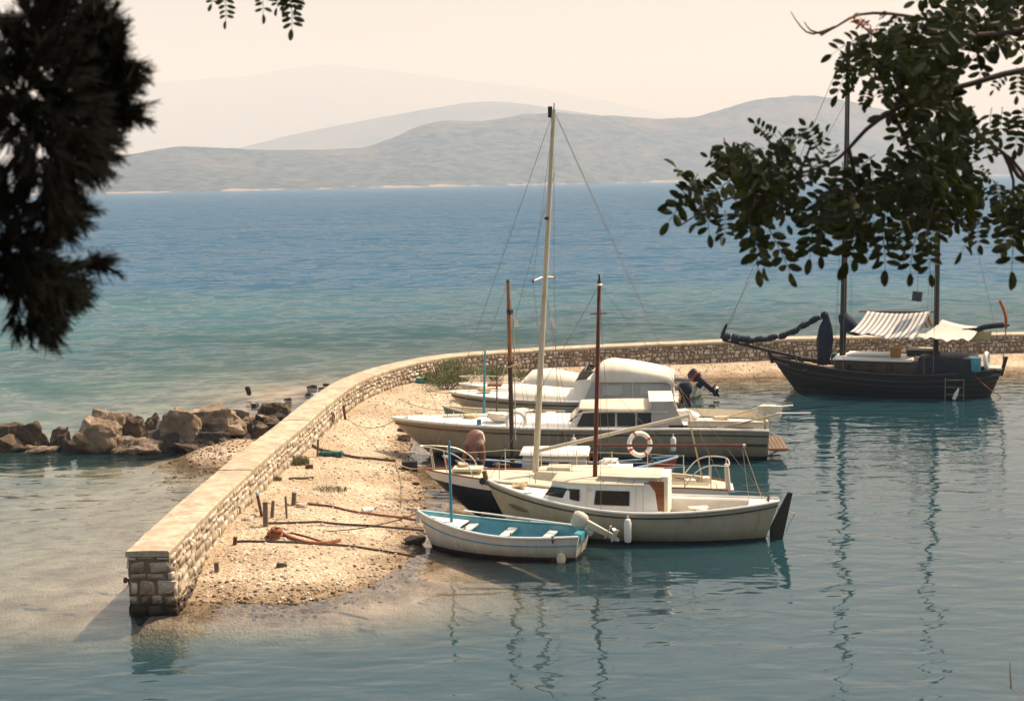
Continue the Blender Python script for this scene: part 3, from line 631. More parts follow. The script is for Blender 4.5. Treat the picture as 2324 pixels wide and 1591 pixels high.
ROCKS = [  # x0, x1, ytop, ybot (crop pixels), metres behind the front row, material, tilt, label
    (-60, 118, 345, 450, 1.2, BOULDER, 0, 'brown boulder cut off by the photo edge, upper end of the breakwater'),
    (128, 277, 325, 480, 0.7, BOULDER, .15, 'tall rounded brown boulder second from the outer end of the breakwater'),
    (285, 378, 358, 500, 0.5, BOULDER, 0, 'narrow upright dark boulder beside the big leaning grey one'),
    (370, 450, 385, 510, 0.4, BOULDER, 0, 'small pitted brown rock wedged before the leaning boulder'),
    (440, 668, 318, 522, 0.0, BOULDERP, .30, 'large smooth grey boulder leaning over at mid breakwater'),
    (488, 700, 252, 430, 1.5, BOULDERP, .35, 'pale topped boulder standing highest behind the leaning grey one'),
    (650, 760, 318, 440, 1.6, BOULDER, 0, 'low brown boulder in the gap behind the flat slab'),
    (720, 862, 300, 440, 1.1, BOULDER, .1, 'dark craggy boulder above the flat slab, left half of a split pair'),
    (848, 952, 280, 440, 1.2, BOULDER, -.1, 'dark craggy boulder above the flat slab, right half of a split pair'),
    (668, 978, 428, 532, 0.0, BOULDERP, 0, 'long flat pale slab lying at the water in front'),
    (962, 1205, 250, 490, 0.5, BOULDERP, .28, 'big square boulder with a pale sloping top and black shaded side'),
    (890, 1085, 385, 525, 0.15, WETROCK, .1, 'black wet rock between flat slab and square boulder'),
    (1215, 1482, 228, 430, 0.9, BOULDERP, -.30, 'largest pale boulder rising to a point towards the quay'),
    (1195, 1390, 400, 515, 0.15, WETROCK, .2, 'dark rock with one pale corner below the largest boulder'),
    (1370, 1515, 400, 470, 1.0, WETROCK, 0, 'low black rock at the foot of the gravel spit'),
    (1525, 1650, 325, 412, 2.2, WETROCK, 0, 'black rock touching the quay below the round brown one'),
    (1555, 1760, 212, 325, 3.4, BOULDER, 0, 'round brown boulder touching the quay at the inner end'),
    (1410, 1545, 345, 425, 1.6, BOULDERP, 0, 'small pale broken rock between largest boulder and quay'),
    (95, 350, 478, 528, 0.0, BOULDERP, 0, 'pale flat rock just above the water at the outer end'),
    (-80, 155, 420, 530, 0.1, BOULDER, 0, 'brown rock lowest at the photo edge in the water'),
    (1075, 1215, 478, 522, -0.1, BOULDER, 0, 'thin flat stone awash before the square boulder'),
    (372, 462, 440, 530, 0.15, WETROCK, 0, 'black wet rock in the notch left of the leaning grey boulder'),
    (1480, 1600, 300, 372, 2.6, BOULDERP, .1, 'pale jagged rock between the largest boulder and the round brown one'),
    (1590, 1700, 300, 372, 2.4, BOULDER, 0, 'brown jagged rock leaning on the quay below the round brown one'),
    (600, 700, 490, 535, -0.05, BOULDER, 0, 'small low stone awash beside the flat slab'),
    (1640, 1750, 285, 345, 3.0, WETROCK, 0, 'small black rock tight against the quay beside the round brown one'),
]
for k, (x0, x1, yt, yb, dy, m, tl, lab) in enumerate(ROCKS):
    yref = c5(0, 527)[1]; xc, _ = c5((x0+x1)/2, 0)
    Y = P(xc, yref).y+dy
    top = PD(*c5((x0+x1)/2, yt), Y); bot = PD(*c5((x0+x1)/2, yb), Y); w = (PD(*c5(x1, yt), Y)-PD(*c5(x0, yt), Y)).x
    zb = min(bot.z, gz(top.x, Y)+0.02)-0.12 if dy < 2 else gz(top.x, Y)-0.1
    zb = max(zb, -0.6)
    hgt = top.z-zb
    boulder('boulder', 500+k, (top.x, Y+w*0.2, zb), (w*1.28, max(0.4, w*1.0), hgt*.97), m, lab, BG, tilt=tl*0.35+rnd.uniform(-.16, .16), rz=rnd.uniform(-.25, .25), facets=11 if m is not WETROCK else 8, rough=0.16, sub=4)
for k in range(60):
    x = rnd.uniform(-40, 1600); y = rnd.uniform(430, 528) if x < 1150 else rnd.uniform(330, 480)-(x-1150)*.12; w = rnd.uniform(.25, .62)
    Y = P(*c5(x, 527)).y+(528-y)*.012; p = PD(*c5(x, y), Y)
    boulder('boulder', 600+k, (p.x, Y, max(gz(p.x, Y)-.05, -.3)), (w, w*.8, max(.2, p.z+.25)), (BOULDER, WETROCK, BOULDERP)[k % 3], ('small broken brown rock filling a gap between the big boulders', 'small black wet rock filling a gap between the big boulders', 'small pale rock filling a gap between the big boulders')[k % 3], 'small rocks filling the breakwater', tilt=rnd.uniform(-.3, .3), facets=7, rough=.16, sub=3)
SG = 'small stones scattered in the shallows behind the quay'
for k, (x, y, w) in enumerate([(1515, 158, 40), (1757, 198, 46), (1888, 168, 52), (1990, 108, 40), (1905, 122, 60), (1560, 232, 60), (1960, 130, 34)]):
    p = P(*c5(x, y+8)); wd = w*0.3716*p.y/FPX
    boulder('shallows_stone', 700+k, (p.x, p.y, gz(p.x, p.y)-0.03 if k else -0.12), (max(wd*1.1, .8*max(0.1, -gz(p.x, p.y))), max(wd*1.0, .8*max(0.1, -gz(p.x, p.y))), max(0.08, -gz(p.x, p.y))+wd*0.24+0.03), WETROCK if k % 3 else BOULDER, ('small brown stone', 'small black stone')[bool(k % 3)]+' breaking the shallow water behind the quay', SG, sub=3, facets=10, rough=.2)

# ------------------------------------------------------------------ pebbles (a mass nobody could count) and weed
def pebbles(name, n, gen, smin, smax, m, flat=0.55):
    ico = bmesh.new(); bmesh.ops.create_icosphere(ico, subdivisions=1, radius=0.5)
    bv = np.array([v.co[:] for v in ico.verts]); bf = np.array([[v.index for v in f.verts] for f in ico.faces]); ico.free()
    pos = gen(n); n = len(pos); Zs = ground_z(pos[:, 0][None], pos[:, 1][None])[0]
    sz = smin*(smax/smin)**(nrg.random(n)**2.2); a = nrg.random(n)*6.28
    V = bv[None]*(1+0.25*(nrg.random((n, len(bv), 1))-.5)); V = V*np.stack([sz, sz*(0.6+.4*nrg.random(n)), sz*flat*(0.7+.6*nrg.random(n))], -1)[:, None, :]
    c, s = np.cos(a)[:, None], np.sin(a)[:, None]
    X = V[..., 0]*c-V[..., 1]*s+pos[:, 0][:, None]; Y = V[..., 0]*s+V[..., 1]*c+pos[:, 1][:, None]; Z = V[..., 2]+(Zs+sz*0.10)[:, None]
    F = (bf[None]+(np.arange(n)*len(bv))[:, None, None]).reshape(-1, 3)
    o = npmesh(name, np.stack([X, Y, Z], -1).reshape(-1, 3), F, m); o['kind'] = 'stuff'; return o
def gen_beach(n):
    p = np.stack([nrg.uniform(-7, 14, n*4), 26+34*nrg.random(n*4)**1.5], -1)
    ok = inpoly(p[:, 0], p[:, 1], BEACHPOLY) & (polydist(p[:, 0], p[:, 1], wl2) > 0.98); return p[ok][:n]
def gen_tide(n):
    p = np.stack([nrg.uniform(-7, 8, n*20), 26+30*nrg.random(n*20)**1.4], -1)
    d = polydist(p[:, 0], p[:, 1], SHORE); return p[(d < 0.35+0.5*nrg.random(len(d))) & (polydist(p[:, 0], p[:, 1], wl2) > 1.05)][:n]
def gen_spit(n):
    p = np.stack([nrg.normal(-8.3, 1.0, n*2), nrg.normal(42, 2.0, n*2)], -1); return p[polydist(p[:, 0], p[:, 1], wl2) > 0.1][:n]
pebbles('pebbles', 9000, gen_beach, 0.02, 0.11, PEBBLE)['label'] = 'pale shingle pebbles strewn over the beach'
pebbles('tide_line_stones', 2200, gen_tide, 0.03, 0.12, mat('tide_line_stone', (0.17, 0.115, 0.065), 0.8, 0.3, 8, perobj=0.55))['label'] = 'brown weedy stones along the waterline'
pebbles('spit_gravel', 900, gen_spit, 0.04, 0.15, mat('spit_gravel', (0.26, 0.19, 0.125), 0.8, 0.3, 8, perobj=0.5))['label'] = 'brown gravel of the small spit by the breakwater'
def place(x, y, zguess=0.4):           # pixel on the beach -> ground point
    z = zguess
    for _ in range(8):
        p = P(x, y, z); z = lerp(z, gz(p.x, p.y), 0.7)
    p = P(x, y, z); return Vector((p.x, p.y, gz(p.x, p.y)))
for k, (x, y, w, m, lab) in enumerate([
    (943, 1236, 0.46, WETROCK, 'black weed covered stone at the bow of the little dinghy'),
    (684, 1151, 0.26, PEBBLE, 'pale rounded stone lying beside the red mooring rope'),
    (565, 1180, 0.24, PEBBLE, 'pale stone at the foot of the tallest grey post'),
    (577, 1172, 0.20, PEBBLE, 'smaller pale stone at the foot of the wall by the grey post'),
    (640, 1275+10, 0.22, BOULDER, 'flat brown stone out on the bare shingle near the wall end'),
    (640, 1061, 0.2, BOULDER, 'round brown stone beside the leaning white boards'),
    (918, 1000, 0.42, BOULDER, 'brown stone in the wet shingle under the white motor yacht bow'),
    (912, 979, 0.30, BOULDER, 'brown stone higher on the shingle under the white motor yacht bow'),
    (944, 1100, 0.20, WETROCK, 'small dark stone lying in the pool below the navy sailing boat'),
]):
    p = place(x, y); boulder('beach_stone', 800+k, (p.x, p.y, p.z-0.04), (w, w*0.7, w*0.55), m, lab, 'loose stones on the beach', sub=2)

# ------------------------------------------------------------------ posts, boards, ropes and the rest on the beach
def post(name, top, base, wpx, m, label, square=True, lean_y=0.0, cap=None, group='mooring posts on the beach'):
    b = place(*base); t = PD(top[0], top[1], b.y+lean_y); w = wpx*b.y/FPX; b2 = b-Vector((0, 0, 0.12)); t2 = t-b
    mb = MB(); ax = (t-b).normalized(); u = ax.orthogonal().normalized() if not square else Vector((1, 0, 0)); v = ax.cross(u).normalized(); u = v.cross(ax)
    n = 4 if square else 8; rows = []
    for kk in range(6):
        q = (b2-b).lerp(t2, kk/5); r = w*0.5*(1.25 if square else 1.0)*(1+rnd.uniform(-.06, .06))
        rows.append([q+(u*math.cos(2*math.pi*i/n+math.pi/4)+v*math.sin(2*math.pi*i/n+math.pi/4))*r for i in range(n)])
    o = len(mb.v)
    for r_ in rows: mb.v += [tuple(p) for p in r_]
    for a in range(5):
        for i in range(n): mb.f.append((a*n+i, a*n+(i+1) % n, (a+1)*n+(i+1) % n, (a+1)*n+i))
    mb.f.append(tuple(range(5*n, 6*n))); mb.f.append(tuple(range(n-1, -1, -1)))
    root = thing(name, label, 'post', b, 0, group); mb.build('shaft', m, root, smooth=35)
    if cap: MB().lathe([(w*.3, -.03), (w*.62, -.01), (w*.62, .05), (w*.35, .07)], t2, ax).build('cap', cap, root)
    return root
post('mooring_post', (584, 1122), (596, 1172), 7, RUST, 'thin rusty post with a pale blue top leaning by the wall', False, cap=mat('pale_blue_plastic', (0.35, 0.45, 0.52), 0.5))
post('mooring_post', (602, 1139), (603, 1194), 12, GREYPOST, 'tallest square grey post at the foot of the wall')
post('mooring_post', (620, 1136), (616, 1174), 8, GREYPOST, 'grey post between the tallest one and the split stake')
post('mooring_post', (648, 1126), (651, 1176), 5, OLDWOOD, 'thin split wooden stake in the row of posts', False)
post('mooring_post', (668, 1117), (665, 1146), 11, GREYPOST, 'short grey post where the red rope is made fast')
post('mooring_post', (597, 1072), (605, 1101), 11, GREYPOST, 'leaning grey stump in front of the white boards')
post('mooring_post', (722, 997), (720, 1036), 5, OLDWOOD, 'slim brown stake beside the dark hose loop', False)
post('mooring_post', (779, 920), (785, 952), 6, RUST, 'rusty iron stake close under the wall at the bend', False)
post('mooring_post', (534, 1218), (532, 1236), 9, RUST, 'low dark iron stub nearest the wall end')
post('mooring_post', (491, 1276), (493, 1296), 11, GREYPOST, 'low square stub in the shingle near the water by the wall end')
post('mooring_post', (602, 1034), (603, 1046), 5, RUST, 'short dark iron pin above the white boards', False)
b = place(614, 1082); root = thing('leaning_board', 'pair of white boards leaning against the quay wall', 'board', b)
for dx in (-0.12, 0.075):
    MB().box((dx-0.06, 0.09, 0.22), (0.16, 0.025, 0.50), Matrix.Rotation(-0.35, 3, 'X') @ Matrix.Rotation(0.18, 3, 'Y')).build('plank', WHITE, root)
def rope(name, px, r, m, label, onwhat='beach', sag=0.0, zs=None, cat='rope'):
    pts = []
    for k, (x, y) in enumerate(px):
        if zs and zs[k] is not None: pts.append(P(x, y, zs[k]))
        else:
            p = place(x, y); p.z = max(p.z, -0.02)+r*0.8; pts.append(p)
    sp = spline(pts, 0.12); o0 = sp[0].copy()
    out = []
    for i, q in enumerate(sp):
        if not zs: q = Vector((q.x, q.y, max(gz(q.x, q.y), -0.03)+r*0.8)); q.y += 0.03*math.sin(i*0.35+len(px))
        out.append(q-o0)
    o = MB().tube(out, r, 6).build(name, m); o.location = o0; return tag(o, label, cat)
hose = rope('mooring_hose', [(700, 1020), (684, 1012), (687, 1005), (700, 1008), (727, 1022), (770, 1032), (814, 1041), (860, 1045), (898, 1048)], 0.040, ROPE, 'thick dark hose looped by a stake and run down to the shore', cat='hose')
rope('mooring_rope', [(667, 1143), (691, 1145), (780, 1158), (846, 1168), (905, 1176), (952, 1184)], 0.030, ROPER, 'reddish mooring rope from the short grey post to the dinghy bow')
rope('mooring_rope', [(610, 1188), (673, 1188), (760, 1190), (850, 1195), (962, 1206)], 0.026, ROPE, 'dark straight mooring rope across the shingle from the tallest post')
rope('mooring_rope', [(533, 1231), (640, 1232), (735, 1236), (777, 1239), (850, 1250), (944, 1263)], 0.026, ROPE, 'dark mooring rope lowest on the beach running into the water')
rope('mooring_rope', [(618, 1218), (635, 1212), (655, 1222), (690, 1233), (735, 1235), (772, 1228)], 0.040, ROPEO, 'thick orange rope lying slack on the shingle')
rope('mooring_rope', [(660, 1210), (690, 1217), (715, 1225), (735, 1232)], 0.022, ROPER, 'short brown rope end beside the slack orange rope')
rope('mooring_rope', [(655, 1088), (690, 1087), (712, 1085)], 0.03, ROPE, 'short dark rope end below the grass tuft')
b = place(624, 1222); root = thing('rope_heap', 'heap of orange rope at the foot of a low post', 'rope', b)
for k in range(4): MB().torus((rnd.uniform(-.05, .05), rnd.uniform(-.05, .05), 0.05+0.05*k), 0.16-0.02*k, 0.035, (rnd.uniform(-.25, .25), rnd.uniform(-.25, .25), 1)).build('coil', ROPEO, root)
b = place(752, 1034); root = thing('net_bundle', 'crumpled green netting caught on the dark hose', 'net', b)
GREENNET = mat('green_netting', (0.03, 0.13, 0.10), 0.8, 0.3, 9, 0.02, 20)
for k in range(5):
    bm = boulder_bm(900+k, (0.34, 0.2, 0.13), 3, 0.3, 2); me = bpy.data.meshes.new('fold'); bm.to_mesh(me); bm.free(); me.materials.append(GREENNET); o = bpy.data.objects.new('fold', me); sc.collection.objects.link(o); o.parent = root; o.location = (-.28+.14*k, rnd.uniform(-.06, .06), 0); o.rotation_euler = (0, 0, rnd.uniform(0, 3))
b = place(975, 868); root = thing('net_bundle', 'green tarpaulin bundle beside the shrubs under the wall', 'net', b)
for k in range(6):
    bm = boulder_bm(920+k, (0.42, 0.25, 0.2), 3, 0.3, 2); me = bpy.data.meshes.new('fold'); bm.to_mesh(me); bm.free(); me.materials.append(mat('green_tarpaulin', (0.05, 0.22, 0.17), 0.6, 0.3, 6)); o = bpy.data.objects.new('fold', me); sc.collection.objects.link(o); o.parent = root; o.location = (-.36+.15*k, rnd.uniform(-.06, .06), 0); o.rotation_euler = (0, 0, rnd.uniform(0, 3))
b = place(930, 1066); root = thing('mooring_block', 'dark weedy timber block at the water edge by the navy bow', 'block', b, 0.1)
MB().box((0, 0, 0.10), (0.44, 0.26, 0.30)).build('block', DARKWOOD, root, bevel=0.03); MB().torus((0.05, 0, 0.27), 0.07, 0.012, (0, 1, 0.2)).build('ring', RUST, root)
b = place(836, 1164); root = thing('plastic_jug', 'small white plastic jug lying on the shingle by the red rope', 'jug', b, 0.4)
MB().lathe([(.02, -.16), (.075, -.15), (.08, .05), (.06, .10), (.025, .13), (.025, .16)], (0, 0, 0.07), (1, .2, .05)).build('body', WHITE, root); MB().lathe([(.03, 0), (.03, .03)], (.155, .03, 0.08), (1, .2, .05)).build('cap', TEAL, root)
pw, tw, nw = wall_at(17.6); root = thing('mooring_ring', 'rusty mooring ring hanging on the quay wall at the bend', 'ring', (pw.x+nw.x*0.10, pw.y+nw.y*0.10, 0.88))
MB().torus(nw*0.05+Vector((0, 0, -0.12)), 0.15, 0.022, nw).build('ring', RUST, root); MB().lathe([(.03, 0), (.03, .08)], -nw*0.02, nw).build('eye', RUST, root)
p0w = WF[0][0]; root = thing('wall_bolt', 'dark iron bolt sticking out of the squared wall end', 'bolt', (p0w.x-0.02, p0w.y+0.02, 0.62))
MB().lathe([(.03, 0), (.03, .05), (.055, .05), (.055, .10)], (0.03, 0, 0), (-1, 0, 0)).build('shaft', RUST, root)
b = place(702, 1063); root = thing('brick_block', 'small dark brick lying by the grass tuft', 'brick', b); MB().box((0, 0, 0.05), (0.2, 0.11, 0.11)).build('block', RUST, root, bevel=0.012)

# grass tufts and shrubs under the wall
def blades(n, R, Hh, seed, wd=0.012, curl=0.5):
    r = random.Random(seed); mb = MB()
    for _ in range(n):
        a = r.uniform(0, 6.28); d = R*math.sqrt(r.random()); x, y = d*math.cos(a), d*math.sin(a)*0.7; h = Hh*r.uniform(.5, 1.1)*(1-0.4*d/R); b_ = r.uniform(0, 6.28); k = curl*r.random()
        dx, dy = math.cos(b_), math.sin(b_); px, py = -dy*wd/2, dx*wd/2
        mb.add([(x-px, y-py, -.03), (x+px, y+py, -.03), (x+dx*k*h*.3+px*.8, y+dy*k*h*.3+py*.8, h*.6), (x+dx*k*h*.3-px*.8, y+dy*k*h*.3-py*.8, h*.6), (x+dx*k*h, y+dy*k*h, h)], [(0, 1, 2, 3), (3, 2, 4)])
    return mb
for k, (x, y, R, Hh, n, lab) in enumerate([(664, 1052, 0.46, 0.32, 700, 'green grass tuft growing at the foot of the wall by the hose loop'), (748, 1112, 0.45, 0.12, 300, 'sparse low grass patch in the middle of the shingle'), (622, 1090, 0.22, 0.16, 200, 'small grass tuft under the white boards')]):
    b = place(x, y); root = thing('grass_tuft', lab, 'grass', b, 0, 'grass tufts on the beach'); blades(n, R, Hh, 40+k).build('blades', GRASSM, root, smooth=0)
def shrub(x, y, wpx, hpx, label, seed, dens=1500):
    b = place(x, y, 0.45); w = wpx*b.y/FPX; h = hpx*b.y/FPX; r = random.Random(seed); root = thing('shrub', label, 'shrub', b, 0, 'shrubs under the far wall')
    mb = MB(); st = MB(); cs = [(r.uniform(-.4, .4)*w, r.uniform(-.25, .25)*w, r.uniform(.3, .7)*h, r.uniform(.18, .34)) for _ in range(9)]
    for c in cs: st.tube([(c[0]*.2, c[1]*.2, -.05), (c[0]*.6, c[1]*.6, c[2]*.5), (c[0], c[1], c[2])], [.02, .014, .006], 5)
    for _ in range(dens):
        c = r.choice(cs); d = Vector((r.gauss(0, 1), r.gauss(0, 1), r.gauss(0, 1))).normalized()*r.random()**.4
        p = Vector((c[0]+d.x*c[3]*w, c[1]+d.y*c[3]*w*.7, max(.01, c[2]+d.z*c[3]*h*1.3))); q = Vector((r.gauss(0, .6), r.gauss(0, .6), 1)).normalized(); u = q.orthogonal().normalized(); L = r.uniform(.05, .11)
        mb.add([p-u*.012, p+u*.012, p+q*L*.6+u*.014, p+q*L, p+q*L*.6-u*.014], [(0, 1, 2, 3, 4)])
    st.build('stems', BARK, root); mb.build('foliage', SHRUBM, root, smooth=0)
shrub(1058, 874, 125, 60, 'biggest green shrub under the wall where it bends', 1, 2600)
shrub(1015, 884, 85, 42, 'low spreading shrub nearest the green tarpaulin', 2)
shrub(1120, 864, 75, 34, 'olive shrub behind the turquoise pole', 3)
shrub(1192, 864, 65, 30, 'small yellowish shrub right of the brown mast', 4, 900)
shrub(985, 868, 40, 22, 'small shrub between the tarpaulin and the wall', 5, 800)

# ------------------------------------------------------------------ boats
class Hull:
    def __init__(s, L, B, zb, zm, zs, draft, tm=.5, sternw=.7, pf=.85, pa=1.0, rake=.6, srake=.1, p=2.4, q=1.7, tmin=.55, n=30, m=12):
        s.__dict__.update(locals())
    def half(s, t):
        if t < s.tm: return s.B/2*math.sin(math.pi/2*max(0, t/s.tm))**s.pf
        return s.B/2*(s.sternw+(1-s.sternw)*max(0, math.cos(math.pi/2*(t-s.tm)/(1-s.tm)))**s.pa)
    def sheer(s, t):
        if t < s.tmin: return s.zm+(s.zb-s.zm)*((s.tmin-t)/s.tmin)**1.9
        return s.zm+(s.zs-s.zm)*((t-s.tmin)/(1-s.tmin))**1.9
    def keel(s, t):
        k = max(0, (.22-t)/.22)**2*.75
        if s.sternw < .2: k += max(0, (t-.82)/.18)**2*.5
        return -s.draft*(1-k)
    def pt(s, t, u, side, inset=0.0, dz=0.0):
        zt = s.sheer(t); z = zt+(s.keel(t)-zt)*u; y = side*max(0, s.half(t)-inset)*max(0, 1-u**s.p)**(1/s.q)
        x = s.L*t+s.rake*(u**1.15)*(1-t)**3-s.srake*u*t**6
        return Vector((x, y, z+dz))
    def ts(s, a=0.0, b=1.0, n=None):
        n = n or s.n; return [a+(b-a)*(0.5-0.5*math.cos(math.pi*i/(n-1))) for i in range(n)]
    def shell(s, inset=0.0, umax=1.0, lift=0.0):
        us = [umax*(i/(s.m))**0.9 for i in range(s.m+1)]; rows = []
        for t in s.ts(): rows.append([s.pt(t, u, 1, inset) + Vector((0, 0, lift*u)) for u in us]+[s.pt(t, u, -1, inset)+Vector((0, 0, lift*u)) for u in reversed(us)])
        mb = MB(); mb.grid(rows); nc = len(rows[0]); k = (len(rows)-1)*nc
        if s.sternw > .05: mb.f.append(tuple(k+i for i in range(nc)))
        return mb
    def deck(s, drop=.03, inset=.02, a=0.0, b=1.0, camber=.05, th=0.02, nn=16):
        rows = []
        for t in s.ts(a, b, nn):
            c = [s.pt(t, 0, 1, inset, -drop), s.pt(t, 0, .5, inset, -drop+camber*.75*min(1, s.half(t))), s.pt(t, 0, 0, inset, -drop+camber*min(1, s.half(t))), s.pt(t, 0, -.5, inset, -drop+camber*.75*min(1, s.half(t))), s.pt(t, 0, -1, inset, -drop)]
            rows.append(c)
        return MB().sheet(rows, th)
    def rail(s, side, r, dz=0.0, out=0.0, a=0.0, b=1.0, n=6):
        return MB().tube([s.pt(t, 0, side, -out, dz) for t in s.ts(a, b, 26)], r, n)
    def strip(s, side, u, r, a=0.0, b=1.0):
        return MB().tube([s.pt(t, u, side, -0.008) for t in s.ts(a, b, 26)], r, 5)
class Boat:
    def __init__(s, label, bow, stern=None, ang=None, L=None, name='boat', cat='boat', group='boats moored inside the quay'):
        s.bow = Vector((bow.x, bow.y, 0))
        if stern is not None: d = Vector((stern.x-bow.x, stern.y-bow.y, 0)); s.a = math.atan2(d.y, d.x); s.L = d.length
        else: s.a = math.radians(ang); s.L = L
        s.root = thing(name, label, cat, s.bow, s.a, group); s.Rm = Matrix.Rotation(-s.a, 3, 'Z')
    def lp(s, x, y, yl=0.0):
        o = s.Rm @ (Vector((0, 0, CAMZ))-s.bow); d = s.Rm @ ray(x, y); t = (yl-o.y)/d.y; return o+d*t
    def w(s, p): return s.bow+s.Rm.transposed() @ Vector(p)
    def b(s, mb, name, m, parent=None, **k): return mb.build(name, m, parent or s.root, **k)
def cyl(a, b, r0, r1=None, n=10, seg=2):
    a = Vector(a); b = Vector(b); r1 = r0 if r1 is None else r1
    return MB().tube([a.lerp(b, i/(seg-1)) for i in range(seg)], [lerp(r0, r1, i/(seg-1)) for i in range(seg)], n)
def line(bt, a, b, r=0.006, m=None, sag=0.0, name='stay', parent=None):
    a = Vector(a); b = Vector(b); pts = [a.lerp(b, i/8)-Vector((0, 0, sag*4*(i/8)*(1-i/8))) for i in range(9)]
    return bt.b(MB().tube(pts, r, 5), name, m or WIRE, parent)
def panel_on(p4, th):                      # a flat quad panel with thickness towards -y
    return MB().prism([p+Vector((0, th, 0)) for p in p4], [p-Vector((0, th, 0)) for p in p4])
def outboard(bt, base, tilt, m, legm, sc_=1.0, yaw=0.0, band=None):
    """outboard motor clamped at `base` on the transom, tilted up by `tilt`; parts hang under one part"""
    R = Matrix.Rotation(yaw, 3, 'Z') @ Matrix.Rotation(-tilt, 3, 'Y'); f = lambda p: Vector(base)+R @ (Vector(p)*sc_)
    br = bt.b(MB().prism([f((-.10, -.07, -.14)), f((.02, -.07, -.14)), f((.02, .07, -.14)), f((-.10, .07, -.14))], [f((-.10, -.07, .05)), f((.02, -.07, .05)), f((.02, .07, .05)), f((-.10, .07, .05))]), 'outboard_motor', legm, bevel=0.01)
    prof = [(.0, -.16), (.10, -.16), (.135, -.10), (.15, .02), (.14, .14), (.10, .21), (.0, .22)]
    mb = MB(); n = 14; o = 0
    for (r, zz) in prof:
        for k in range(n):
            a = 2*math.pi*k/n; mb.v.append(tuple(f((.12+r*1.45*math.cos(a), r*math.sin(a), .26+zz))))
    for i in range(len(prof)-1):
        for k in range(n): mb.f.append((i*n+k, i*n+(k+1) % n, (i+1)*n+(k+1) % n, (i+1)*n+k))
    bt.b(mb, 'cowling', m, br)
    if band: bt.b(MB().prism([f((.12+.225*math.cos(a), .156*math.sin(a), .20)) for a in np.linspace(0, 6.28, 14, False)], [f((.12+.225*math.cos(a), .156*math.sin(a), .27)) for a in np.linspace(0, 6.28, 14, False)]), 'cowling_stripe', band, br)
    lg = MB().prism([f((.06, -.035, -.62)), f((.19, -.03, -.62)), f((.19, .03, -.62)), f((.06, .035, -.62))], [f((.04, -.06, .12)), f((.22, -.06, .12)), f((.22, .06, .12)), f((.04, .06, .12))])
    bt.b(lg, 'leg', legm, br, bevel=0.012)
    bt.b(MB().prism([f((.02, -.10, -.48)), f((.34, -.07, -.48)), f((.34, .07, -.48)), f((.02, .10, -.48))], [f((.02, -.10, -.46)), f((.34, -.07, -.46)), f((.34, .07, -.46)), f((.02, .10, -.46))]), 'plate', legm, br)
    bt.b(MB().tube([f((-.02, 0, -.64)), f((.05, 0, -.64)), f((.25, 0, -.64)), f((.33, 0, -.64))], [.01, .05*sc_, .05*sc_, .02], 8).add([f(p) for p in ((.04, -.02, -.66), (.18, -.02, -.66), (.14, 0, -.80), (.08, 0, -.80), (.04, .02, -.66), (.18, .02, -.66))], [(0, 1, 2, 3), (4, 3, 2, 5)]), 'gearcase', legm, br)
    pm = MB()
    for k in range(3):
        a = k*2.094; c, s_ = math.cos(a), math.sin(a); pm.add([f((.30, -.02*s_, -.64+.02*c)), f((.33, c*.05-s_*.06, -.64+s_*.05+c*.06)), f((.31, -s_*.13, -.64+c*.13)), f((.28, -c*.05-s_*.06, -.64-s_*.05+c*.06))], [(0, 1, 2, 3)])
    bt.b(pm, 'propeller', ALU, br)
    return br
def ring_rail(bt, pts, r, name, m, parent=None): return bt.b(MB().tube(spline([Vector(p) for p in pts], 0.06), r, 6), name, m, parent)

# ---- little white dinghy with turquoise inside
bt = Boat('small white wooden dinghy with turquoise inside and tilted white outboard', P(950, 1160, .78), ang=-17.5, L=3.78, name='rowing_boat', cat='dinghy')
hl = Hull(bt.L, 1.42, .78, .49, .54, .22, tm=.56, sternw=.70, pf=.80, rake=.32, srake=.14, p=2.6, q=1.9, tmin=.62)
hm_ = bandmat('dinghy_hull', [(-1, (0.10, 0.03, 0.025)), (0.055, (0.64, 0.62, 0.56)), (0.37, (0.64, 0.62, 0.56))], var=.12)
o = bt.b(hl.shell(), 'hull', hm_, smooth=50)
bt.b(hl.shell(.045, .86, .05), 'lining', mat('light_turquoise_lining', (0.20, 0.44, 0.50), 0.5, 0.15, 4, stain=0.15), smooth=50)
for sd in (-1, 1):
    bt.b(hl.rail(sd, .028, .005, .012), 'gunwale', WHITE); bt.b(hl.rail(sd, .020, .012, -.045), 'inner_gunwale', TEAL)
    bt.b(hl.strip(sd, .24, .014), 'rubbing_strake', TEAL)
FLOORM = mat('dinghy_bottom_boards', (0.05, 0.20, 0.24), 0.6, 0.25, 5)
rows = [[Vector((hl.L*t, y*hl.half(t)*.66, .10)) for y in (-1, 0, 1)] for t in np.linspace(.16, .97, 8)]
bt.b(MB().sheet(rows, .02), 'bottom_boards', FLOORM)
rows = [[hl.pt(t, .05, 1, .05, -.02), hl.pt(t, .05, 0, .05, .0), hl.pt(t, .05, -1, .05, -.02)] for t in np.linspace(.03, .27, 7)]
bt.b(MB().sheet(rows, .025), 'fore_deck', WHITE)
for t in (.30, .53, .78):
    h = hl.half(t)*.93; z = hl.sheer(t)-.13
    bt.b(MB().box((hl.L*t, 0, z), (.20, 2*h, .035)), 'thwart', mat('pale_teal_seat', (0.45, 0.52, 0.50), 0.5, .12, 4), bevel=.006)
    for y in (-.35, 0, .35): bt.b(MB().box((hl.L*t, y, z-.13), (.03, .05, .24)), 'thwart_knee', TEAL)
bt.b(MB().box((hl.L*.955, 0, hl.sheer(.96)-.10), (.20, hl.half(.95)*1.8, .03)), 'stern_sheet', TEAL)
bt.b(MB().box((hl.L*1.0-.01, 0, hl.sheer(1)-.06), (.05, hl.half(1)*1.5, .16)), 'transom_pad', TEAL)
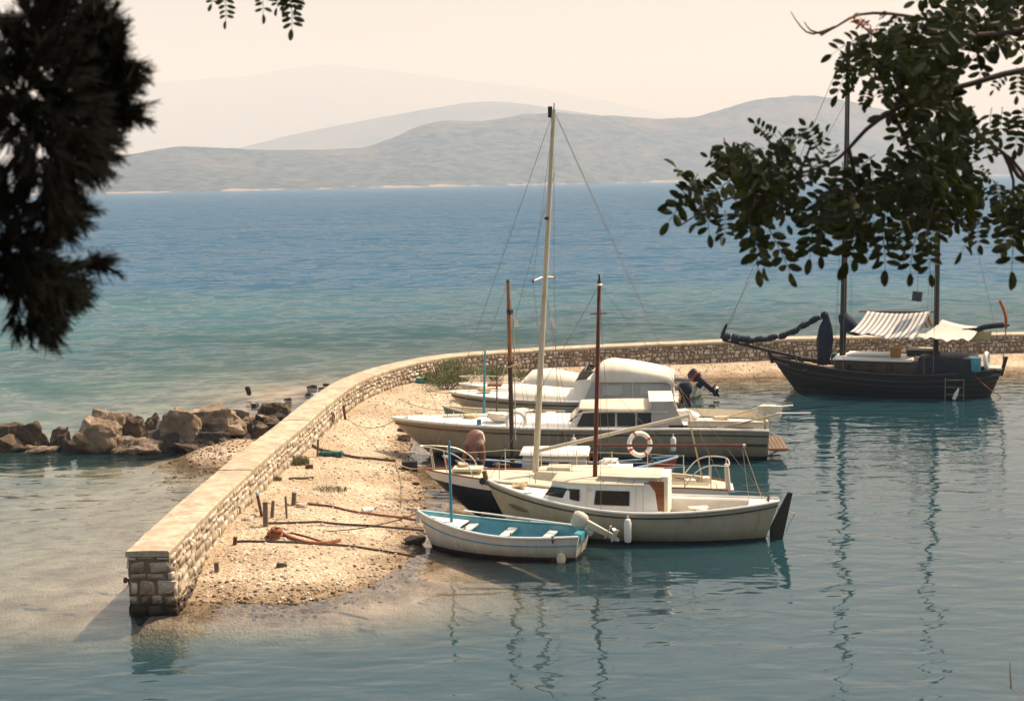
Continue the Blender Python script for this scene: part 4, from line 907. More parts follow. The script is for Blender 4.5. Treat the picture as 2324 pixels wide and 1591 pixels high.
bt.b(MB().box((-.02, 0, hl.sheer(0)-.10), (.06, .05, .34)), 'stem_head', WHITE, bevel=.01)
for t in (.34, .62):
    for sd in (-1, 1): bt.b(cyl(hl.pt(t, 0, sd, .02), hl.pt(t, 0, sd, .02, .11), .013), 'thole_pin', OLDWOOD)
bp_ = hl.pt(.285, 0, 0, 0, -.28); tp = bt.lp(1021, 1001, 0)
bt.b(cyl((tp.x, 0, .10), (tp.x-.02, .0, tp.z), .038, .026, 10), 'pole', TEALPOLE)
WOUT = mat('cream_outboard', (0.62, 0.56, 0.45), 0.45, 0.1, 5, stain=.15)
outboard(bt, (hl.L+.05, .12, hl.sheer(1)+.02), 1.15, WOUT, WOUT, 0.88)
bt.b(cyl(hl.pt(.86, .0, -1, -.02, .05), hl.pt(.86, .75, -1, -.02), .03, .03, 8), 'fender_board', OLDWOOD)
a = bt.w(hl.pt(.915, .62, -1, -.09)); fo = MB().lathe([(.02, -.13), (.08, -.10), (.105, 0), (.08, .10), (.03, .13), (.02, .17)], (0, 0, 0)).build('fender', CREAM); fo.location = a; tag(fo, 'round cream fender hanging at the dinghy quarter near the water', 'fender')
# oar lying along the far gunwale
A = hl.pt(.33, 0, 1, -.06, .10); B_ = hl.pt(.93, 0, .55, 0, .06); om = MB().tube([A.lerp(B_, i/6)-A for i in range(7)], .022, 7); dirv = (B_-A).normalized()
ob = thing('oar', 'white and turquoise oar laid along the far side of the dinghy', 'oar', bt.w(A), bt.a)
om.build('loom', WHITE, ob); sv = dirv.cross(Vector((0, 0, 1))).normalized(); e = Vector((0, 0, .008))
MB().prism([-dirv*.45-sv*.05-e, -sv*.025-e, sv*.025-e, -dirv*.45+sv*.05-e], [-dirv*.45-sv*.05+e, -sv*.025+e, sv*.025+e, -dirv*.45+sv*.05+e]).build('blade', mat('pale_teal_seat', (.45, .52, .5)), ob)
dinghy, dh = bt, hl

# ---- white double-ended sailing boat with cabin, in front
bt = Boat('white sailing boat with two dark cabin windows, red-brown mast and dark rudder', P(1105, 1090, 1.15), P(1768, 1137, .85), name='sailing_boat', cat='boat')
hl = Hull(bt.L, 2.0, 1.15, .69, .86, .35, tm=.50, sternw=.10, pf=.78, pa=.75, rake=.62, srake=.35, p=2.5, q=1.8, tmin=.56)
bt.b(hl.shell(), 'hull', bandmat('cream_hull', [(-1, (0.03, 0.03, 0.028)), (0.05, (0.40, 0.37, 0.27)), (0.30, (0.40, 0.37, 0.27))], var=.10), smooth=50)
bt.b(hl.deck(.05, .02, .01, .62, .06), 'foredeck', WHITE)
for sd in (-1, 1):
    bt.b(hl.rail(sd, .030, .02, .005), 'gunwale', WHITE); bt.b(hl.strip(sd, .085, .018), 'rubbing_strake', VARN if sd > 0 else DARKWOOD)
# cockpit well: coamings and sole
for sd in (-1, 1):
    rows = [[hl.pt(t, 0, sd, .02, 0), hl.pt(t, 0, sd, .16, .015), hl.pt(t, 0, sd, .20, -.02), hl.pt(t, 0, sd, .22, -.30)] for t in np.linspace(.60, .965, 12)]
    if sd < 0: rows = [list(reversed(r)) for r in rows]
    bt.b(MB().sheet(rows, .02), 'side_deck', WHITE)
rows = [[Vector((hl.L*t, y*max(.03, hl.half(t)-.2), .34)) for y in (1, 0, -1)] for t in np.linspace(.58, .95, 6)]
bt.b(MB().sheet(rows, .03), 'cockpit_sole', CREAM)
bt.b(hl.deck(.0, .02, .90, .998, .02), 'stern_deck', WHITE)
z0, z1 = .62, 1.27; yb, yt = .72, .60
xa = bt.lp(1228, 1128, -yb).x; xb = bt.lp(1458, 1130, -yb).x
def plan(x0, x1, w, f=.62, z=0.): return [Vector((x0, -w*f, z)), Vector((x0+(x1-x0)*.2, -w*.90, z)), Vector((x0+(x1-x0)*.5, -w, z)), Vector((x1, -w*.97, z)), Vector((x1, w*.97, z)), Vector((x0+(x1-x0)*.5, w, z)), Vector((x0+(x1-x0)*.2, w*.90, z)), Vector((x0, w*f, z))]
cab = bt.b(MB().prism(plan(xa, xb, yb, .55, z0-.05), plan(xa+.20, xb, yt, .62, z1)), 'cabin', WHITE, bevel=.03)
bt.b(MB().prism(plan(xa+.17, xb+.02, yt+.03, .62, z1-.005), plan(xa+.24, xb+.02, yt-.03, .62, z1+.035)), 'roof_edge', CREAM, cab, bevel=.01)
def cabside(x, z):
    f = (x-xa)/(xb-xa); k = np.interp(f, [0, .2, .5, 1], [.58, .90, 1, .97]); return -lerp(yb, yt, (z-z0)/(z1-z0))*k
for c4 in ([(1236, 1127), (1311, 1136), (1311, 1113), (1249, 1110)], [(1352, 1143), (1425, 1146), (1425, 1117), (1355, 1115)]):
    q = []
    for (x, y) in c4:
        p = bt.lp(x, y, -.66); q.append(Vector((p.x, cabside(p.x, p.z), p.z)))
    c = sum(q, Vector())/4; fr = bt.b(panel_on([c+(p-c)*1.10 for p in q], .018), 'window_frame', BLACK, cab); bt.b(panel_on(q, .024), 'window', GLASS, cab)
p = bt.lp(1338, 1110, -.64); bt.b(MB().lathe([(.045, 0), (.045, .03)], (p.x, cabside(p.x, p.z)+.005, p.z), (0, -1, 0)), 'porthole', STEEL, cab)
for px in (1331, 1442): 
    p = bt.lp(px, 1150, -.70); bt.b(cyl((p.x, -yb*.99-.02, .66), (p.x, -yt*.99-.022, 1.25), .008), 'cabin_batten', CREAM, cab)
# raised aft part with sliding hatch and brown companionway
xh = bt.lp(1364, 1095, 0).x; xe = bt.lp(1500, 1080, 0).x
hz_ = z1+.13
hat = bt.b(MB().prism(plan(xh, xe, .52, .9, z1+.02), plan(xh+.06, xe, .48, .9, hz_)), 'coach_roof', WHITE, bevel=.025)
bt.b(MB().prism(plan(xh-.02, xe+.03, .545, .9, hz_-.01), plan(xh+.02, xe+.03, .53, .9, hz_+.028)), 'roof_lip', CREAM, hat, bevel=.01)
for k in range(4): bt.b(cyl((lerp(xh, xe, .1+.25*k), -.56, z1+.05), (lerp(xh, xe, .1+.25*k), -.56, z1+.08), .012), 'grab_rail_foot', VARN, hat)
bt.b(MB().prism([Vector((xb, -.70, .45)), Vector((xe, -.55, .45)), Vector((xe, .55, .45)), Vector((xb, .70, .45))], [Vector((xb, -.57, z1)), Vector((xe, -.50, z1+.02)), Vector((xe, .50, z1+.02)), Vector((xb, .57, z1))]), 'cabin_step', WHITE, cab, bevel=.02)
door = bt.b(MB().box((xe+.012, -.16, .88), (.03, .42, .95)), 'door', VARN)
bt.b(MB().box((xe-.05, -.53, .95), (.34, .025, .78)), 'door_wing', VARN, door)
bt.b(MB().box((xe+.10, .10, .95), (.18, .9, .92)), 'bulkhead', WHITE, cab, bevel=.02)
for k in range(3): bt.b(MB().box((xe+.030, -.16, .6+.25*k), (.006, .36, .015)), 'door_batten', DARKWOOD, door)
# mast, boom, stays
mb_, mt_ = bt.lp(1350, 1088, 0), bt.lp(1360, 637, 0)
mast = bt.b(cyl(mb_-Vector((0, 0, .05)), mt_, .055, .040, 10, 6), 'mast', REDWOOD)
bt.b(cyl(mt_-Vector((0, 0, .02)), mt_+Vector((0, 0, .14)), .028, .02), 'mast_head', BLACK, mast); bt.b(MB().lathe([(.05, 0), (.075, .02), (.05, .05)], mt_-Vector((0, 0, .12))), 'mast_band', CREAM, mast)
sp = bt.lp(1356, 713, 0); bt.b(cyl(sp+Vector((-.16, 0, 0)), sp+Vector((.22, 0, .02)), .016), 'spreader', VARN, mast)
g0, g1 = bt.lp(1352, 1011, 0), bt.lp(1692, 1011, 0); bt.b(cyl(g0, g1, .030, .030, 8), 'boom', REDWOOD)
bt.b(cyl(g1-Vector((.06, 0, 0)), g1+Vector((0.0, 0, 0)), .036, .036), 'boom_end', CREAM)
line(bt, g1-Vector((.05, 0, 0)), hl.pt(.945, 0, 0, 0, .05), .009, ROPEP, name='sheet'); line(bt, g1-Vector((.06, 0, .1)), hl.pt(.90, 0, .2, 0, .05), .007, ROPEP, name='sheet')
for sd in (-1, 1): line(bt, mt_-Vector((0, 0, .3)), hl.pt(.42, 0, sd, 0, .02), .005)
line(bt, mt_-Vector((0, 0, .1)), hl.pt(.01, 0, 0, 0, .05), .006); line(bt, mt_-Vector((0, 0, .1)), hl.pt(.96, 0, 0, 0, .05), .005)
bt.b(MB().tube([hl.pt(t, .30, -1, -.01) for t in np.linspace(.065, .145, 5)], [.01, .045, .05, .04, .01], 6), 'chafe_plate', OLDWOOD)
# stem head and roller, rudder
bt.b(MB().box((-.02, 0, hl.zb+.06), (.10, .12, .34), Matrix.Rotation(-.25, 3, 'Y')), 'stem_head', OLDWOOD, bevel=.015)
bt.b(MB().lathe([(.07, -.06), (.09, 0), (.07, .06)], (-.10, 0, hl.zb-.02), (0, 1, 0)), 'bow_roller', BLACK)
r0, r1 = bt.lp(1755, 1222, 0), bt.lp(1790, 1118, 0)
e1 = Vector((.16, 0, 0)); th = Vector((0, .028, 0)); q = [r0-e1*.55-Vector((0, 0, .35)), r0+e1*1.2-Vector((0, 0, .35)), r0+e1*1.3, r1+e1*.55, r1+Vector((-.02, 0, .02)), r0-e1*.5+Vector((0, 0, .25))]
rd = bt.b(MB().prism([p+th for p in q], [p-th for p in q]), 'rudder', DARKWOOD, bevel=.01)
for f in (.3, .7): bt.b(cyl(hl.pt(1, 0, 0)-Vector((.03, 0, .1+.3*f)), r0.lerp(r1, .35+.4*(1-f)), .015), 'pintle', RUST, rd)
for t in (.965,): 
    for sd in (-.5, .5): bt.b(MB().lathe([(.02, 0), (.02, .05), (.04, .05), (.04, .07)], hl.pt(t, 0, sd, 0, .02)), 'cleat', BLACK)
for t in (.16, .72): bt.b(MB().box(hl.pt(t, 0, -.95, 0, .06), (.18, .03, .03)), 'cleat', STEEL)
p = bt.lp(1425, 1168, -1.06); fo = MB().lathe([(.02, -.52), (.07, -.50), (.085, -.40), (.085, -.08), (.06, 0), (.02, .02), (.018, .08)], (0, 0, 0)).build('fender', WHITE); fo.location = bt.w((p.x, -1.10, .60)); tag(fo, 'long white fender hanging on the side of the cabin sailing boat', 'fender')
sail1 = bt

# ---- navy hulled sailing boat with tall cream mast
bt = Boat('sailing boat with navy hull and tallest cream mast, bow rails towards the beach', P(965, 1065, .99), P(1650, 1104, .60), name='sailing_boat', cat='boat')
hl = Hull(bt.L, 1.95, .99, .74, .62, .40, tm=.52, sternw=.55, pf=.80, pa=.9, rake=1.15, srake=-.15, p=2.2, q=1.5, tmin=.75)
bt.b(hl.shell(), 'hull', bandmat('navy_hull', [(-1, (0.10, 0.03, 0.02)), (-.12, (0.010, 0.012, 0.018)), (.50, (0.010, 0.012, 0.018))], var=.1), smooth=50)
# white topside strake follows the sheer
for sd in (-1, 1):
    rows = []
    for t in hl.ts(0, 1, 30): rows.append([hl.pt(t, u, sd, -.012) for u in (0, .07, .14, .20)] if sd > 0 else [hl.pt(t, u, sd, -.012) for u in (.20, .14, .07, 0)])
    bt.b(MB().grid(rows), 'topside_strake', WHITE, smooth=60); bt.b(hl.rail(sd, .020, .01, .005), 'toe_rail', VARN)
dk = bt.b(hl.deck(.015, .01, .002, .70, .07), 'deck', CREAM)
bt.b(hl.deck(.015, .01, .92, 1.0, .03), 'stern_deck', CREAM)
for sd in (-1, 1):
    rows = [[hl.pt(t, 0, sd, .01, -.01), hl.pt(t, 0, sd, .26, .02), hl.pt(t, 0, sd, .30, .10), hl.pt(t, 0, sd, .34, .09), hl.pt(t, 0, sd, .36, -.30)] for t in np.linspace(.68, .94, 8)]
    if sd < 0: rows = [list(reversed(r)) for r in rows]
    bt.b(MB().sheet(rows, .02), 'cockpit_coaming', CREAM)
bt.b(MB().sheet([[Vector((hl.L*t, y*.5, .30)) for y in (1, 0, -1)] for t in (.66, .8, .94)], .03), 'cockpit_sole', CREAM)
xa, xb = bt.lp(1195, 1075, -.55).x, bt.lp(1432, 1080, -.55).x
cab = bt.b(MB().prism(plan(xa, xb, .62, .6, .70), plan(xa+.25, xb, .50, .7, 1.02)), 'cabin', CREAM, bevel=.03)
for f in (.30, .48, .66, .84):
    x = lerp(xa, xb, f); y0, y1 = -.615, -.535
    q = [Vector((x-.12, -.60, .80)), Vector((x+.12, -.60, .80)), Vector((x+.12, -.555, .91)), Vector((x-.10, -.555, .91))]
    bt.b(panel_on(q, .014), 'window', mat('amber_portlight', (0.20, 0.13, 0.06), .2, .2, 5), cab)
bt.b(MB().box((lerp(xa, xb, .30), 0, 1.05), (.55, .5, .07)), 'hatch', CREAM, cab, bevel=.015)
bt.b(MB().box((xb-.28, 0, 1.06), (.62, .62, .06)), 'sliding_hatch', WHITE, cab, bevel=.015)
bt.b(MB().box((xb-.1, -.40, 1.05), (.9, .05, .05)), 'grab_rail', VARN, cab); bt.b(MB().box((xb+.01, 0, .80), (.02, .45, .40)), 'companion_boards', VARN, cab)
bt.b(MB().box((hl.L*.145, 0, .995+.02), (.72, .46, .07)), 'fore_hatch', CREAM, bevel=.015)
mb_, mt_ = bt.lp(1215, 1062, 0), bt.lp(1257, 250, 0)
mast = bt.b(cyl(mb_-Vector((0, 0, .1)), mt_, .078, .052, 12, 8), 'mast', ALU)
bt.b(cyl(mt_, mt_+Vector((.01, 0, .16)), .016, .012), 'mast_head_light', RED, mast); bt.b(MB().box(mt_-Vector((.09, 0, .05)), (.10, .05, .26)), 'halyard_block', BLACK, mast)
p = bt.lp(1242, 496, 0); bt.b(MB().lathe([(.07, -.03), (.07, .03)], p), 'mast_band', BLACK, mast)
s0_ = bt.lp(1234, 628, 0)
for sd in (-1, 1):
    tip = s0_+Vector((.20*sd, .62*sd, -.06)); bt.b(cyl(s0_, tip, .028, .016), 'spreader', WHITE, mast); bt.b(MB().lathe([(.03, -.03), (.03, .03)], tip), 'spreader_tip', RED, mast)
    line(bt, mt_-Vector((0, 0, .1)), tip, .005); line(bt, tip, hl.pt(.44, 0, sd, .05, .02), .005); line(bt, s0_-Vector((0, 0, .1)), hl.pt(.50, 0, sd, .05, .02), .005); line(bt, s0_-Vector((0, 0, .1)), hl.pt(.36, 0, sd, .05, .02), .005)
line(bt, mt_, hl.pt(.012, 0, 0, 0, .03), .006); line(bt, mt_, hl.pt(.985, 0, .3, 0, .03), .006); line(bt, mt_-Vector((0, 0, 1.5)), hl.pt(.16, 0, 0, 0, .03), .005)
b0, b1 = bt.lp(1222, 1023, 0), bt.lp(1565, 943, 0); boom = bt.b(cyl(b0, b1, .048, .042, 10), 'boom', ALU)
line(bt, b1, mt_-Vector((0, 0, .05)), .004, name='topping_lift')
bt.b(cyl(b1+Vector((-.02, 0, -.05)), bt.lp(1597, 1101, .1), .022, .020, 6), 'mainsheet_tackle', ROPEP)
p = bt.lp(1254, 733, -.3); bt.b(MB().prism([p+Vector((-.07, 0, .12)), p+Vector((0, 0, .10)), p+Vector((.09, 0, -.16)), p+Vector((.0, 0, -.10))], [p+Vector((-.07, .01, .12)), p+Vector((0, .012, .10)), p+Vector((.09, .012, -.16)), p+Vector((.0, .01, -.10))]), 'pennant', WHITE)
# pulpit, stanchions, pushpit
pz = .52
pul = ring_rail(bt, [hl.pt(.17, 0, -1, .06, .02), hl.pt(.15, 0, -1, .06, .30), hl.pt(.10, 0, -1, .02, pz), hl.pt(.03, 0, -1, .0, pz+.06), Vector((-.10, 0, hl.zb+pz+.06)), hl.pt(.03, 0, 1, .0, pz+.06), hl.pt(.10, 0, 1, .02, pz), hl.pt(.15, 0, 1, .06, .30), hl.pt(.17, 0, 1, .06, .02)], .016, 'pulpit', STEEL)
for t in (.03, .08):
    for sd in (-1, 1): bt.b(cyl(hl.pt(t, 0, sd, .04, .02), hl.pt(t-.01, 0, sd, .0, pz+.03), .013), 'pulpit_leg', STEEL, pul)
prev = {}
for t in (.26, .38, .50, .62, .74, .86):
    for sd in (-1, 1):
        a_ = hl.pt(t, 0, sd, .06, 0); bt.b(cyl(a_, a_+Vector((0, 0, .52)), .012), 'stanchion', STEEL)
        if sd in prev:
            for hgt in (.50, .27): line(bt, prev[sd]+Vector((0, 0, hgt)), a_+Vector((0, 0, hgt)), .006, STEEL, .01, 'guard_wire')
        else: line(bt, hl.pt(.13, 0, sd, .05, .42), a_+Vector((0, 0, .5)), .006, STEEL, .01, 'guard_wire')
        prev[sd] = a_
psh = ring_rail(bt, [hl.pt(.86, 0, -1, .06, .02), hl.pt(.90, 0, -1, .05, .40), hl.pt(.945, 0, -1, .05, .56), hl.pt(1.0, 0, -1, .05, .58), hl.pt(1.0, 0, 1, .05, .58), hl.pt(.945, 0, 1, .05, .56), hl.pt(.90, 0, 1, .05, .40), hl.pt(.86, 0, 1, .06, .02)], .017, 'stern_rail', STEEL)
for t, sd in ((.945, -1), (1.0, -1), (1.0, 1), (.945, 1)): bt.b(cyl(hl.pt(t, 0, sd, .05, .0), hl.pt(t, 0, sd, .05, .56), .014), 'rail_leg', STEEL, psh)
p = hl.pt(1.0, 0, -.6, .0, 0); bt.b(MB().tube([p+Vector((.02, 0, -.02)), p+Vector((0, 0, .2)), p+Vector((-.02, 0, .48)), p+Vector((-.04, 0, .60))], [.07, .062, .058, .04], 9), 'rolled_cover', CANVAS)
bt.b(MB().prism([Vector((hl.L*.99, -.42, .56)), Vector((hl.L*.99+.22, -.36, .56)), Vector((hl.L*.99+.22, .36, .56)), Vector((hl.L*.99, .42, .56))], [Vector((hl.L*.99, -.42, .60)), Vector((hl.L*.99+.22, -.36, .60)), Vector((hl.L*.99+.22, .36, .60)), Vector((hl.L*.99, .42, .60))]), 'stern_platform', WHITE)
for x_, y_, w_ in ((hl.L*.80, .15, .3), (hl.L*.88, -.1, .25), (hl.L*.93, .2, .22)): bt.b(MB().box((x_, y_, .72), (w_, .25, .16), Matrix.Rotation(.3, 3, 'Z')), 'cockpit_cushion', CANVAS, bevel=.04)
bt.b(cyl((hl.L*.96, 0, .64), (hl.L*.80, .05, .86), .018), 'tiller', VARN)
sail2, sh2 = bt, hl
A = bt.w(Vector((-.05, -.02, hl.zb+.05))); Bp = P(898, 1048, gz(P(898, 1048, .05).x, P(898, 1048, .05).y)+.03)
rp = MB().tube([A.lerp(Bp, i/10)-A-Vector((0, 0, .10*4*(i/10)*(1-i/10))) for i in range(11)], .014, 6).build('mooring_rope', ROPEP); rp.location = A; tag(rp, 'pale mooring line from the navy bow down to the dark hose end', 'rope')

# ---- red and blue double-ender behind, with small white cabin and brown mast
bt = Boat('small open boat with red and blue gunwales and brown mast behind the navy sailing boat', P(1006, 1036, .86), P(1538, 1037, .86), name='fishing_boat', cat='boat')
hl = Hull(bt.L, 1.70, .86, .50, .86, .3, tm=.5, sternw=.06, pf=.8, pa=.8, rake=.35, srake=.35, p=2.5, q=1.8, tmin=.5)
bt.b(hl.shell(), 'hull', bandmat('pale_hull', [(-1, (0.03, 0.07, 0.10)), (.05, (0.45, 0.48, 0.42)), (.2, (0.45, 0.48, 0.42))]), smooth=50)
BLUEP = mat('blue_paint', (0.015, 0.045, 0.11), 0.45, 0.2, 4); PALEB = mat('pale_blue_paint', (0.30, 0.45, 0.55), 0.45, .15, 4)
for sd in (-1, 1):
    rows = [[hl.pt(t, u, sd, -.014) for u in ((0, .07, .15, .22) if sd > 0 else (.22, .15, .07, 0))] for t in hl.ts(0, 1, 30)]
    bt.b(MB().grid(rows), 'red_strake', RED, smooth=60); bt.b(hl.rail(sd, .032, .015, 0), 'gunwale', PALEB)
bt.b(hl.shell(.05, .8, .06), 'lining', BLUEP, smooth=50)
bt.b(MB().sheet([[Vector((hl.L*t, y*hl.half(t)*.86, .36)) for y in (1, 0, -1)] for t in np.linspace(.06, .94, 12)], .03), 'deck', BLUEP)
bt.b(hl.deck(.03, .03, .0, .10, .03), 'fore_deck', BLUEP); bt.b(hl.deck(.03, .03, .88, 1, .03), 'stern_deck', BLUEP)
xa, xb = bt.lp(1185, 1030, 0).x, bt.lp(1335, 1030, 0).x
cab = bt.b(MB().prism(plan(xa, xb, .55, .8, .36), plan(xa+.05, xb-.03, .50, .8, .98)), 'cabin', mat('grey_white_cabin', (.52, .49, .47), .5, .08, 2, stain=.1), bevel=.03); bt.b(MB().prism(plan(xa-.04, xb+.04, .58, .8, .98), plan(xa, xb, .5, .8, 1.06)), 'cabin_roof', WHITE, cab, bevel=.02)
bt.b(MB().box((xb-.005, -.05, .70), (.05, .62, .52)), 'cabin_door', VARN, cab)
for f in (.35, .65): bt.b(panel_on([Vector((lerp(xa, xb, f)-.14, -.545, .62)), Vector((lerp(xa, xb, f)+.14, -.545, .62)), Vector((lerp(xa, xb, f)+.14, -.52, .82)), Vector((lerp(xa, xb, f)-.14, -.52, .82))], .012), 'window', GLASS, cab)
mb_, mt_ = bt.lp(1163, 1046, 0), bt.lp(1153, 640, 0); mid = mb_.lerp(mt_, .56)
mast = bt.b(cyl(mb_.lerp(mt_, .55), mt_, .060, .045, 10, 5), 'mast', BROWNMAST); bt.b(cyl(mb_-Vector((0, 0, .25)), mb_.lerp(mt_, .56), .062, .061, 10, 4), 'mast_foot', mat('tarred_mast', (0.035, 0.026, 0.02), .5, .3, 5), mast)
bt.b(cyl(mt_, mt_+Vector((0, 0, .06)), .06, .03), 'mast_cap', BLACK, mast); p = bt.lp(1157, 708, 0); bt.b(MB().lathe([(.075, -.06), (.09, 0), (.085, .06)], p), 'mast_collar', BLACK, mast)
p = bt.lp(1168, 733, -.03); bt.b(MB().prism([p+Vector((-.02, 0, .14)), p+Vector((.06, 0, .06)), p+Vector((.12, 0, -.10)), p+Vector((.0, 0, -.12))], [p+Vector((-.02, .02, .14)), p+Vector((.06, .02, .06)), p+Vector((.12, .02, -.10)), p+Vector((.0, .02, -.12))]), 'signal_flag', WHITE, mast)
p = bt.lp(1160, 838, -.05); ring_rail(bt, [p+Vector((-.22, 0, -.16)), p+Vector((-.18, 0, .0)), p+Vector((0, -.05, .08)), p+Vector((.22, 0, .14))], .022, 'furled_rope', ROPEP, mast)
bt.b(cyl(bt.lp(1166, 720, .06), bt.lp(1170, 1000, .06), .014, .014), 'halyard', ROPEP, mast)
for sd in (-1, 1): line(bt, mt_-Vector((0, 0, .15)), hl.pt(.40, 0, sd, 0, .02), .005)
line(bt, mt_, hl.pt(.01, 0, 0, 0, .02), .005); line(bt, mt_, hl.pt(.99, 0, 0, 0, .02), .005)
bt.b(MB().lathe([(.05, -.22), (.13, -.20), (.14, .10), (.10, .20), (.04, .24)], hl.pt(.875, .1, .2, 0, .1)), 'engine_box', NAVY)
for k in range(3): bt.b(MB().box((hl.L*(.86+.03*k), -.25+.2*k, .62), (.16, .14, .3), Matrix.Rotation(.3*k, 3, 'Z')), 'deck_gear', NAVY, bevel=.03)
bm = boulder_bm(77, (.75, .5, .42), 4, .25, 3); me = bpy.data.meshes.new('sail_bundle'); bm.to_mesh(me); bm.free(); me.materials.append(NAVY); o = bpy.data.objects.new('sail_bundle', me); sc.collection.objects.link(o); o.parent = bt.root; o.location = (hl.L*.085, -.05, .62)
redb, rh = bt, hl
# lifebuoys
def lifebuoy(loc, R, r, axis, label, bands=True):
    root = thing('lifebuoy', label, 'lifebuoy', loc); MB().torus((0, 0, 0), R, r, axis, 28, 8).build('ring', WHITE, root)
    if bands:
        q = Vector((0, 0, 1)).rotation_difference(Vector(axis).normalized())
        for k in range(4):
            a0 = k*math.pi/2+.7; MB().tube([q @ Vector((R*math.cos(a0+d), R*math.sin(a0+d), 0)) for d in (-.10, -.03, .03, .10)], r*1.06, 8).build('band', RED, root)
    return root
sv_ = sail2.w(sail2.lp(1452, 1008, .75)); lifebuoy(sv_, .27, .062, (.25, -1, .25), 'white lifebuoy with red bands hung on the navy sailing boat rail')
# the person bent double in the red and blue boat
pf_ = redb.w(redb.lp(1082, 1058, -.2)); pf_.z = .36
per = thing('person', 'person with bare back and pale shorts bending double in the red and blue boat', 'person', pf_, -.12); per.scale = (1.08, 1.08, 1.12)
def skin_mesh(name, pts, edges, rad, m, parent, root_i=0, sub=2):
    me = bpy.data.meshes.new(name); me.from_pydata([tuple(p) for p in pts], edges, []); o = bpy.data.objects.new(name, me); sc.collection.objects.link(o); o.parent = parent
    md = o.modifiers.new('skin', 'SKIN'); md.use_smooth_shade = True
    for i, v in enumerate(me.skin_vertices[0].data): v.radius = (rad[i], rad[i]) if not isinstance(rad[i], tuple) else rad[i]; v.use_root = (i == root_i)
    sb = o.modifiers.new('sub', 'SUBSURF'); sb.levels = sub; sb.render_levels = sub; me.materials.append(m); return o
ps, es, rs = [], [], []
def jt(p, r, par=None):
    ps.append(Vector(p)); rs.append(r)
    if par is not None: es.append((par, len(ps)-1))
    return len(ps)-1
SC = 1.16
pel = jt((0, 0, 1.02), (.17, .14)); lb = jt((0, -.18, 1.05), (.15, .10), pel); ch = jt((0, -.33, .90), (.20, .15), lb); nb = jt((0, -.40, .72), .08, ch); hd0 = jt((0, -.43, .64), .075, nb); hd1 = jt((0, -.46, .54), .098, hd0); hd2 = jt((0, -.47, .44), .055, hd1)
for sd in (-1, 1):
    hp = jt((.10*sd, .01, .92), .115, pel); kn = jt((.12*sd, -.03, .50), .075, hp); ca = jt((.12*sd, .01, .34), .068, kn); an = jt((.13*sd, .03, .08), .038, ca); to = jt((.15*sd, -.15, .035), .032, an)
    sh_ = jt((.19*sd, -.36, .82), .075, ch); el = jt((.23*sd, -.40, .56), .054, sh_); fa = jt((.23*sd, -.44, .48), .050, el); wr = jt((.225*sd, -.50, .36), .027, fa); pm_ = jt((.225*sd, -.535, .31), (.032, .018), wr)
    for k, (dx, ln) in enumerate(((-.03, .075), (-.01, .085), (.01, .08), (.028, .065))):
        f1 = jt((.225*sd+dx, -.54, .27), .009, pm_); f2 = jt((.225*sd+dx, -.555, .27-ln*.6), .008, f1); jt((.225*sd+dx*.9, -.575, .27-ln), .007, f2)
    th1 = jt((.225*sd-.045*sd, -.55, .32), .010, wr); jt((.225*sd-.055*sd, -.57, .28), .008, th1)
skin_mesh('body', ps, es, rs, SKIN, per)
sp_ = [Vector((0, -.10, 1.07)), Vector((0, 0, 1.03)), Vector((.10, .01, .92)), Vector((.118, -.005, .74)), Vector((-.10, .01, .92)), Vector((-.118, -.005, .74))]
skin_mesh('shorts', sp_, [(0, 1), (1, 2), (2, 3), (1, 4), (4, 5)], [(.19, .14), (.195, .165), .14, .13, .14, .13], CLOTHP, per, 1)
MB().lathe([(.0, .085), (.05, .08), (.088, .05), (.104, .0), (.10, -.03)], (0, -.475, .50), (0, -.2, -1)).build('hair', HAIR, per)

# ---- long white motor yacht
bt = Boat('long white motor yacht with dark side windows, bow over the beach', Vector((-3.57, 41.5, 0)), ang=-4.5, L=10.9, name='motor_yacht', cat='yacht')
hl = Hull(10.9, 2.55, 1.07, .92, .84, .45, tm=.48, sternw=.88, pf=.75, rake=1.3, srake=.05, p=2.6, q=1.8, tmin=.7)
bt.b(hl.shell(), 'hull', bandmat('yacht_hull', [(-1, (0.02, 0.05, 0.06)), (0.10, (0.31, 0.28, 0.20)), (.3, (0.31, 0.28, 0.20))], var=.1), smooth=50)
for sd in (-1, 1):
    bt.b(hl.rail(sd, .045, .03, .01), 'gunwale', WHITE); bt.b(hl.strip(sd, .10, .03, 0, .30), 'rubbing_strake', VARN); bt.b(hl.strip(sd, .10, .02, .30, 1), 'rubbing_strake', BLACK)
bt.b(hl.deck(.02, .02, .0, 1.0, .08, nn=24), 'deck', WHITE)
rows = [[hl.pt(t, 0, s_, .10, .05+.04*math.cos(s_*1.5)) for s_ in (1, .5, 0, -.5, -1)] for t in np.linspace(.045, .13, 6)]
bt.b(MB().sheet(rows, .06), 'foredeck_cover', CANVAS)
xa, xb = bt.lp(1130, 985, -.9).x, bt.lp(1500, 960, -.95).x
tr = bt.b(MB().prism(plan(xa, xb+.3, 1.02, .55, .88), plan(xa+.4, xb+.3, .92, .6, 1.08)), 'trunk_cabin', WHITE, bevel=.04)
xw0, xw1 = bt.lp(1308, 970, -.95).x, bt.lp(1492, 970, -.95).x
hs = bt.b(MB().prism(plan(xw0-.35, xw1+.1, 1.0, .8, .92), plan(xw0+.25, xw1+.1, .90, .8, 1.44)), 'wheelhouse', WHITE, bevel=.05)
n_ = 4
